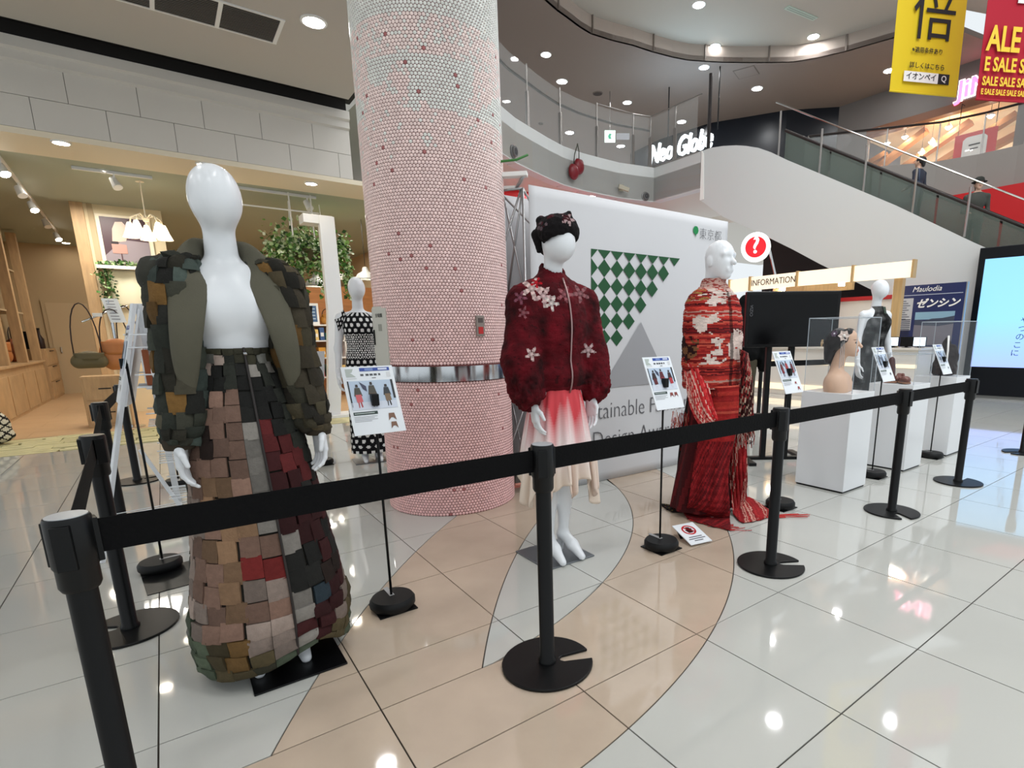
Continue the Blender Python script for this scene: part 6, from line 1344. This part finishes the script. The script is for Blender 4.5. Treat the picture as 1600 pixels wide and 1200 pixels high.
t = thing('black_tin', 'black square tin on the oak drawer chest', 'box', (-2.22, 16.1, 1.061)); b = MB(); b.span((-.12, -.2, 0), (.12, .2, .32)); b.build('tin', BLACK, t, bevel=.01); b = MB(); b.span((-.125, -.205, .32), (.125, .205, .36)); b.build('lid', BLACK, t, bevel=.01)
t = thing('brown_bottle', 'dark bottle beside the black tin on the drawer chest', 'bottle', (-2.1, 16.6, 1.061)); b = MB(); b.lathe([(.06, 0), (.07, .03), (.07, .2), (.025, .3), (.025, .4)], n=14); b.build('bottle', M_BAGS['dark'], t, 40); b = MB(); b.lathe([(.03, .4), (.03, .44), (.001, .44)], n=12); b.build('stopper', BLACK, t)
# plaid bag on the ledge at the picture edge
b_ = G(14, 690, .02); t = thing('checked_bag', 'white bag with a black check at the left edge of the ledge', 'bag', (b_[0]-.15, b_[1]-.1, .012))
v, f = sdf_surface([('e', (0, 0, .22), (.22, .16, .22), .05), ('e', (0, 0, .1), (.24, .17, .1), .05)], .014); v[:, 2] = np.maximum(v[:, 2], 0.001); cen = v[f].mean(1); c = np.tile(np.array(S(214, 208, 190)), (len(f), 1)); k_ = (np.abs(((cen[:, 0]+cen[:, 2])*11) % 1-.5) < .13) | (np.abs(((cen[:, 0]-cen[:, 2])*11) % 1-.5) < .13); c[k_] = S(34, 30, 28); mesh('bag_body', v, f, M_CLOTH, t, c, True)
b = MB(); b.tube([(-.12, 0, .4), (-.06, 0, .56), (.06, 0, .56), (.12, 0, .4)], .014, 6); b.build('handles', M_BAGS['dark'], t, True)
# partition with poster, ivy ledge and pale fabric
pt = thing('display_wall', 'cream display wall with an oak edge post, poster and ledge in the shop', 'partition', (-.86, 12.0, 0))
b = MB(); b.span((.16, 0, 0), (1.15, .16, 3.36)); b.build('panel', mat('partition_cream', S(222, 206, 172), .7), pt)
b = MB(); b.span((0, -.05, 0), (.16, .2, 3.36)); b.build('edge_post', M_OAK, pt, bevel=.005); b = MB(); b.span((.2, -.02, 0), (.27, .0, 3.36)); b.build('batten', M_CREAM, pt)
b = MB(); b.span((.2, -.22, 2.36), (1.2, 0, 2.41)); b.build('ledge', WHITE, pt)
b = MB(); b.grid(lambda u, v: (.30+.8*u, -.06-.03*sin(pi*v)-.012*sin(20*u), 1.75+.6*v), 20, 8); b.build('pale_cloth', mat('pale_cloth', S(240, 234, 206), .8), pt, True).modifiers.new('cloth', 'SOLIDIFY').thickness = .006
fr0 = thing('poster', 'framed poster of a beige handbag on the display wall', 'picture', (-.58, 11.97, 2.42))
b = MB(); b.span((0, 0, 0), (.70, .025, .80)); b.build('poster_frame', mat('frame_cream', S(232, 220, 196), .5), fr0, bevel=.004)
b = MB(); b.span((.05, -.004, .04), (.64, 0, .76), S(74, 50, 58)); b.prism([(.05, -.004, .04), (.64, -.004, .04), (.64, -.004, .40), (.3, -.004, .42), (.05, -.004, .16)], (0, -.003, 0), S(146, 134, 140))
b.prism([(.16, -.008, .33), (.19, -.008, .58), (.24, -.008, .69), (.33, -.008, .70), (.39, -.008, .62), (.56, -.008, .58), (.58, -.008, .52), (.38, -.008, .5), (.34, -.008, .40), (.25, -.008, .38)], (0, -.003, 0), S(206, 178, 162)); b.prism([(.15, -.012, .2), (.34, -.012, .2), (.34, -.012, .34), (.15, -.012, .36)], (0, -.003, 0), S(188, 140, 128)); b.span((.25, -.016, .06), (.265, -.012, .2), S(80, 46, 50)); b.span((.15, -.016, .345), (.24, -.012, .385), S(40, 30, 34))
b.prism([(.36, -.012, .56), (.6, -.012, .5), (.62, -.012, .56), (.4, -.012, .62)], (0, -.003, 0), S(176, 120, 106)); b.build('picture', M_PRINT, fr0)
def leaves(n, fn, size, seed, shades):
    b = MB(); r = random.Random(seed)
    for _ in range(n):
        p = np.array(fn(r)); s = size*r.uniform(.7, 1.3); d = np.array([r.gauss(0, 1), r.gauss(0, 1), r.gauss(-.4, .8)]); d /= np.linalg.norm(d); u, w_ = frame_of(d); k = u*cos(r.uniform(0, 6))+w_*sin(r.uniform(0, 6)); m_ = np.cross(d, k)
        b.add([p, p+d*s*.45+k*s*.42, p+d*s*1.1, p+d*s*.45-k*s*.42, p+d*s*.5+m_*s*.12], [(0, 1, 4), (1, 2, 4), (2, 3, 4), (3, 0, 4)], S(*r.choice(shades)))
    return b
M_LEAF = mat('leaf_green', vc=True, rough=.5); IV = [(48, 88, 36), (70, 118, 50), (34, 66, 30), (112, 150, 84), (168, 190, 140), (58, 100, 40)]
def trailing(r): 
    return (r.uniform(0, .9), -.12+r.uniform(-.06, .06), r.uniform(0, .07)) if r.random() < .5 else (.06+r.gauss(0, .05), -.16+r.uniform(-.04, .04), -r.uniform(0, .72))
t = thing('ledge_ivy', 'trailing ivy garland on the poster ledge of the display wall', 'plant', (-.64, 12.0, 2.42)); leaves(420, trailing, .05, 4, IV).build('foliage', M_LEAF, t)['kind'] = 'stuff'
b = MB(); b.tube([(0, -.1, .01), (.45, -.12, .02), (.9, -.1, .01)], .008, 5); b.tube([(.05, -.12, .01), (.05, -.2, -.1), (.06, -.17, -.7)], .006, 5); b.build('vine', M_BAGS['olive'], t, True)
# chandelier
t = thing('chandelier', 'white chandelier with glowing bell shades hanging in the shop', 'chandelier', (.06, 10.0, 2.62))
b = MB(); b.tube([(0, 0, .3), (0, 0, .74)], .008, 6); b.lathe([(.03, .22), (.045, .26), (.02, .3)], n=14); b.lathe([(.05, .735), (.05, .74), (.001, .74)], n=14); b.build('stem', mat('ivory_metal', S(226, 216, 196), .4), t, 40)
M_SHADE = mat('bell_glass', S(255, 240, 214), .4, emis=(1, .82, .55), es=2.6)
for k in range(5):
    a = 2*pi*k/5+.35; x, y = .19*cos(a), .19*sin(a); b = MB(); b.tube([(0, 0, .25), (x*.5, y*.5, .31), (x*.9, y*.9, .27), (x, y, .2)], .009, 6); arm = b.build('arm', mat('ivory_metal'), t, True)
    b = MB(); b.lathe([(.02, .2), (.035, .16), (.055, .09), (.092, .0)], (x*1.05, y*1.05, 0), 16, cap=False); b.build('bell_shade', M_SHADE, t, True).modifiers.new('glass', 'SOLIDIFY').thickness = .004
    b = MB(); b.ball((x*1.05, y*1.05, .06), .032, 8); b.build('bulb', M_GLOWW, arm)
# spotlight tracks
def spot(parent, p, d, lit=True):
    p = np.array(p); d = np.array(d, float); d /= np.linalg.norm(d); b = MB(); b.tube([p, p-(0, 0, .1)], .012, 6); b.tube([p-(0, 0, .1)-d*.06, p-(0, 0, .1)+d*.08], [.04, .055], 12); s_ = b.build('spot_head', mat('spot_ivory', S(206, 200, 184), .4), parent, 40)
    if lit: b = MB(); e = p-(0, 0, .1)+d*.083; b.tube([e, e+d*.006], .046, 12); b.build('lamp', M_GLOWW, s_)
for nm, lab, p0, p1, ks in (('spotlight_track', 'spotlight track running back into the shop at the left', (-1.22, 9.3, 3.34), (-1.35, 15.2, 3.34), ((.05, 1), (.26, 0), (.44, 1), (.7, 0), (.96, 1))), ('spotlight_track', 'short spotlight track before the display wall', (-.6, 9.6, 3.34), (.2, 9.6, 3.34), ((.5, 0),)), ('spotlight_track', 'spotlight track behind the head of the olive mannequin', (.9, 9.5, 3.34), (2.2, 9.5, 3.34), ((.04, 1), (.9, 0)))):
    t = thing(nm, lab, 'track light', p0); q = np.array(p1)-np.array(p0); b = MB(); b.bar((0, 0, 0), q, .035, .035); b.build('rail', mat('spot_ivory'), t)
    for f_, lit in ks: spot(t, q*f_-(0, 0, .015), (.35, -.5, -1), lit)
for px in ((163, 267), (103, 379)):
    c = G(*px, 3.36); downlight(None, 3.36, .07, 'small downlight in the grey-green shop ceiling, '+('near the soffit' if px[0] > 150 else 'deep in the shop'), 'shop ceiling downlights', m=M_GLOWW, at=(c[0], c[1]))
# hanging planter and ceiling grid
t = thing('hanging_planter', 'big hanging basket of variegated ivy above the polka-dot mannequin', 'plant', (2.1, 9.9, 2.55))
def cloud(r):
    a, rr_ = r.uniform(0, 2*pi), r.random()**.6; p = np.array([.66*rr_*cos(a), .34*rr_*sin(a), .06+.30*r.gauss(0, .7)*(1-.4*rr_)]); 
    if r.random() < .2: k = r.choice(((-.5, .0), (-.2, -.1), (.1, -.2), (.55, .0), (.62, .1))); p = np.array([k[0]+r.gauss(0, .035), k[1]+r.gauss(0, .03), -r.uniform(.1, .68)])
    return p
leaves(2100, cloud, .066, 9, IV+[(214, 224, 200), (160, 196, 120), (190, 210, 160), (96, 150, 60)]).build('foliage', M_LEAF, t)['kind'] = 'stuff'
b = MB(); b.lathe([(.05, -.16), (.2, -.08), (.26, .06), (.24, .06), (.18, -.06)], n=18); b.build('basket', M_BAGS['olive'], t, 40); b = MB()
for x in (-.25, .25): b.tube([(x, 0, .06), (x*.9, 0, .78)], .007, 5)
b.build('hangers', mat('spot_ivory'), t)
g_ = thing('ceiling_grid', 'thin white hanging bars under the shop ceiling above the planter', 'rail', (1.0, 9.42, 3.1)); b = MB(); b.tube([(0, 0, 0), (1.2, 0, 0)], .011, 6); b.build('bar', mat('spot_ivory'), g_); 
for x in (.05, .8, 1.1): b = MB(); b.tube([(x, 0, .25), (x, 0, -.35 if x > .5 else 0)], .011, 6); b.build('bar', mat('spot_ivory'), g_)
for k, px in enumerate(((495, 448, 10.4), (524, 436, 11.0), (572, 437, 10.8))):
    c = atY(px[0], px[1], px[2]); t = thing('pendant_lamp', 'grey dome pendant lamp in the shop, '+('left of the white stand', 'behind the white stand', 'behind the polka-dot mannequin head')[k], 'lamp', tuple(c), group='dome pendants in the shop')
    b = MB(); b.lathe([(.2, 0), (.19, .02), (.14, .1), (.06, .15), (.045, .22), (.02, .23)], n=22, cap=False); b.build('lamp_shade', mat('dome_grey', S(150, 150, 146), .35), t, 50).modifiers.new('metal', 'SOLIDIFY').thickness = .004
    b = MB(); b.ball((0, 0, .07), .05, 10); b.build('bulb', M_GLOWW, t); b = MB(); b.tube([(0, 0, .22), (0, 0, 3.36-c[2])], .006, 5); b.build('cord', BLACK, t)
# white angled stand
t = thing('white_stand', 'tall white angular stand frame at the shop entrance', 'stand', (1.86, 8.9, .0)); M_WS = mat('stand_white', S(226, 226, 226), .45)
b = MB(); b.prism([(.0, 0, 2.86), (.40, 0, 2.86), (.40, 0, 2.98), (.0, 0, 2.98)], (0, .3, 0)); b.build('top_arm', M_WS, t, bevel=.004)
b = MB(); b.prism([(.21, -.02, 2.97), (.20, -.02, 1.62), (.05, -.02, .05), (.23, -.02, .05), (.42, -.02, 1.6), (.42, -.02, 2.97)], (0, .12, 0)); b.build('post', M_WS, t, bevel=.004)
b = MB(); b.span((-.25, -.1, .006), (.6, .35, .05)); b.build('foot', M_WS, t, bevel=.004)
t = thing('display_plinth', 'low white display plinth with a navy board behind the olive sleeve at the ledge', 'plinth', (1.35, 8.72, .012)); b = MB(); b.span((-.1, 0, 0), (.36, .06, 1.02)); b.build('board', M_WS, t, bevel=.004); b = MB(); b.span((.42, .0, 0), (.5, .05, .98)); b.span((.36, .02, .9), (.44, .04, .95)); b.build('dark_board', mat('panel_navy', S(34, 38, 48), .5), t)
# wooden gondola with small goods
t = thing('goods_shelf', 'timber-backed shelf of small colourful goods behind the white stand', 'shelf', (2.2, 12.2, 0)); b = MB(); b.span((0, .38, 0), (2.2, .42, 2.3)); b.build('timber_back', mat('timber_warm', S(190, 128, 76), .55, noise=(3, .75, (1, 1, 6))), t)
for x in (0, .9, 2.17): b = MB(); b.span((x, 0, 0), (x+.03, .38, 1.5)); b.build('side', M_WS, t)
for z in (.4, .8, 1.15, 1.47): b = MB(); b.span((.03, 0, z), (2.17, .38, z+.029)); b.build('shelf_board', M_WS, t)
r = random.Random(8); HU = [((196, 62, 50), 'red'), ((70, 130, 110), 'green'), ((60, 90, 140), 'blue'), ((220, 190, 120), 'cream'), ((216, 206, 196), 'white'), ((150, 90, 56), 'brown'), ((206, 150, 60), 'yellow')]
for z in (.43, .83, 1.18):
    x = .1; n_ = 0
    while x < 1.98:
        w_ = r.uniform(.07, .16); x = .95 if x < .94 and x+w_ > .88 else x; hc, hn = r.choice(HU); h_ = r.uniform(.14, .26); o = thing('goods_box', hn+' packaged item on the '+{.43: 'lowest', .83: 'middle', 1.18: 'upper'}[z]+' board of the goods shelf', 'box', (2.2+x+w_/2, 12.32, z+.0005), group='packaged goods on the timber shelf')
        b = MB(); b.span((-w_/2+.005, -.09, 0), (w_/2-.005, .09, h_)); b.build('carton', mat('goods_'+hn, S(*hc), .5), o, bevel=.004); b = MB(); b.span((-w_/2+.02, -.092, h_*.3), (w_/2-.02, -.089, h_*.6)); b.build('sticker', WHITE, o); x += w_+r.uniform(.01, .06); n_ += 1
t = thing('framed_notice', 'small blue framed notice standing on the goods shelf', 'sign', (2.36, 12.25, 1.5005)); b = MB(); b.span((0, 0, 0), (.3, .03, .42)); b.build('notice_frame', M_WS, t, bevel=.004); b = MB(); b.span((.04, -.004, .05), (.26, 0, .37), S(70, 100, 140)); 
for q in range(4): b.span((.07, -.006, .1+.065*q), (.23, -.003, .125+.065*q), S(170, 190, 210))
b.build('notice_print', M_PRINT, t)
for k, (x, kd) in enumerate(((2.85, 'mustard'), (3.12, 'dark'), (3.4, 'brown'))): bag(('mustard', 'dark', 'brown')[k]+' small bag on top of the goods shelf', (x, 12.4, 1.5005), 0, .24, .22, .14, kd, .1, k % 2, 'bags on the goods shelf')
# bag rail with hanging bags
t = thing('bag_rail', 'chrome bag rail on a post near the shop ledge', 'rack', (-.62, 9.9, 0)); b = MB(); b.tube([(.12, 0, .02), (.12, 0, 1.62)], .018, 8); b.lathe([(.16, .003), (.16, .02), (.02, .03)], (.12, 0, 0), 18); b.build('post', M_STEEL, t, 40); b = MB(); b.tube([(-.17, -.25, 1.46), (.12, .05, 1.62), (.3, .25, 1.7)], .014, 8); b.build('rail', M_STEEL, t, True); b = MB(); b.span((-.06, -.16, 1.535), (.04, -.12, 1.58)); b.build('price_plate', WHITE, t)
b = MB(); b.tube([(.12, -.02, 1.6), (.12, -.04, 1.76)], .008, 6); b.build('sign_rod', M_STEEL, t); b = MB(); b.prism([(.05, -.02, 1.78), (.22, -.02, 1.78), (.28, -.1, 1.46), (.11, -.1, 1.46)], (0, -.004, 0)); b.build('price_sheet', M_CARD, t)
b = MB(); 
for q in range(7): b.prism([(.09+.012*q*.5, -.028-.011*q, 1.75-.04*q), (.09+.012*q*.5+.09, -.028-.011*q, 1.75-.04*q), (.09+.012*q*.5+.09, -.031-.011*q, 1.738-.04*q), (.09+.012*q*.5, -.031-.011*q, 1.738-.04*q)], (0, -.004, 0), S(150, 150, 156))
b.build('sheet_print', M_PRINT, t)
bag('olive canvas shoulder bag hanging lowest on the bag rail', (-.79, 9.66, .86), .2, .34, .22, .16, 'olive', .62, 0, 'bags on the chrome rail'); bag('tan leather tote hanging beside the olive bag on the rail', (-.5, 9.82, .82), .2, .38, .42, .18, 'tan', .40, 1, 'bags on the chrome rail'); bag('brown leather bag at the back of the chrome rail', (-.36, 10.1, .9), .1, .3, .3, .16, 'brown', .5, 0, 'bags on the chrome rail')
t = thing('drawer_box', 'small wooden drawer cabinet on the floor below the bag rail', 'cabinet', (-.98, 10.2, .003)); b = MB(); b.span((0, 0, 0), (.5, .4, .72)); b.build('cabinet_body', M_OAK, t, bevel=.004)
for k in range(2): b = MB(); b.span((.03, -.012, .05+.34*k), (.47, 0, .36+.34*k)); d = b.build('drawer', M_OAK, t, bevel=.003); b = MB(); b.span((.18, -.02, .2+.34*k), (.32, -.012, .215+.34*k)); b.build('pull', BLACK, d)
# white folding wire rack beside the olive mannequin
fA, fB = G(158, 882), G(302, 845); fA, fB = np.array([-.43, 3.86, 0]), np.array([-.01, 3.98, 0])
t = thing('wire_rack', 'white folding brochure rack with wire pockets left of the olive mannequin', 'rack', (-.2, 3.9, 0)); o_ = np.array([-.2, 3.9, 0]); ap = np.array([-.075, 4.0, 1.42]); M_RK = mat('rack_white', S(222, 226, 230), .4)
for p, q in ((fA, ap+(-.02, 0, 0)), (fB+(.05, 0, 0), ap*.42+fA*.58+(.1, .05, 0)), (np.array([-.05, 4.5, 0]), ap), (np.array([.12, 4.4, 0]), ap)): b = MB(); b.bar(p-o_, q-o_, .034, .02); b.build('leg', M_RK, t)
b = MB(); b.prism([(fA*.4+ap*.6)-o_, (fA*.4+ap*.6)-o_+(.03, .3, 0), ap-o_+(.03, .3, 0), ap-o_], (.012, 0, 0)); b.build('side_panel', M_RK, t)
for k in range(5):
    z = .3+.22*k; f_ = 1-z/1.42; x0 = .02+.12*f_; b = MB()
    for zz_ in (0, .07): b.tube([(x0, -.02, z+zz_), (x0+.16, -.05, z+zz_), (x0+.16, .25, z+zz_), (x0, .3, z+zz_)], .004, 5)
    for q in range(5): y = -.05+.075*q; b.tube([(x0+.16, y, z+.07), (x0+.16, y, z), (x0, y+.03, z)], .003, 4)
    b.build('wire_pocket', M_RK, t)
b = MB()
for q in range(9): b.tube([(-.2, -.02+.05*q, .16-.0*q), (.36, .06+.05*q, .16)], .003, 4)
b.build('wire_base', M_RK, t)
r = random.Random(6)
for k, (kd, lab) in enumerate((('brown', 'brown leather case standing in the white rack'), ('dark', 'dark booklet standing in the white rack'), ('cream', 'pale booklet standing in the white rack'))):
    z = .3+.22*(3-k); f_ = 1-z/1.42; x0 = .02+.12*f_; t = thing('booklet', lab, 'booklet', (-.2+x0+.06+.02*k, 3.95, z+.006)); b = MB(); b.box((0, .05, .10), (.03, .15, .2)); b.build('booklet_body', M_BAGS[kd] if kd != 'cream' else M_CARD, t, bevel=.004); b = MB(); b.box((.016, .05, .12), (.002, .1, .06)); b.build('booklet_label', M_CARD, t)

# lettering becomes plain meshes
bpy.context.view_layer.update(); dg = bpy.context.evaluated_depsgraph_get()
for o in [o for o in sc.objects if o.type == 'FONT']:
    me = bpy.data.meshes.new_from_object(o.evaluated_get(dg)); n = o.name; q = bpy.data.objects.new(n, me); COL.objects.link(q)
    q.parent = o.parent; q.matrix_local = o.matrix_local.copy()
    if not me.materials: me.materials.append(o.data.materials[0])
    o.name = n+'_old'; q.name = n; bpy.data.objects.remove(o)
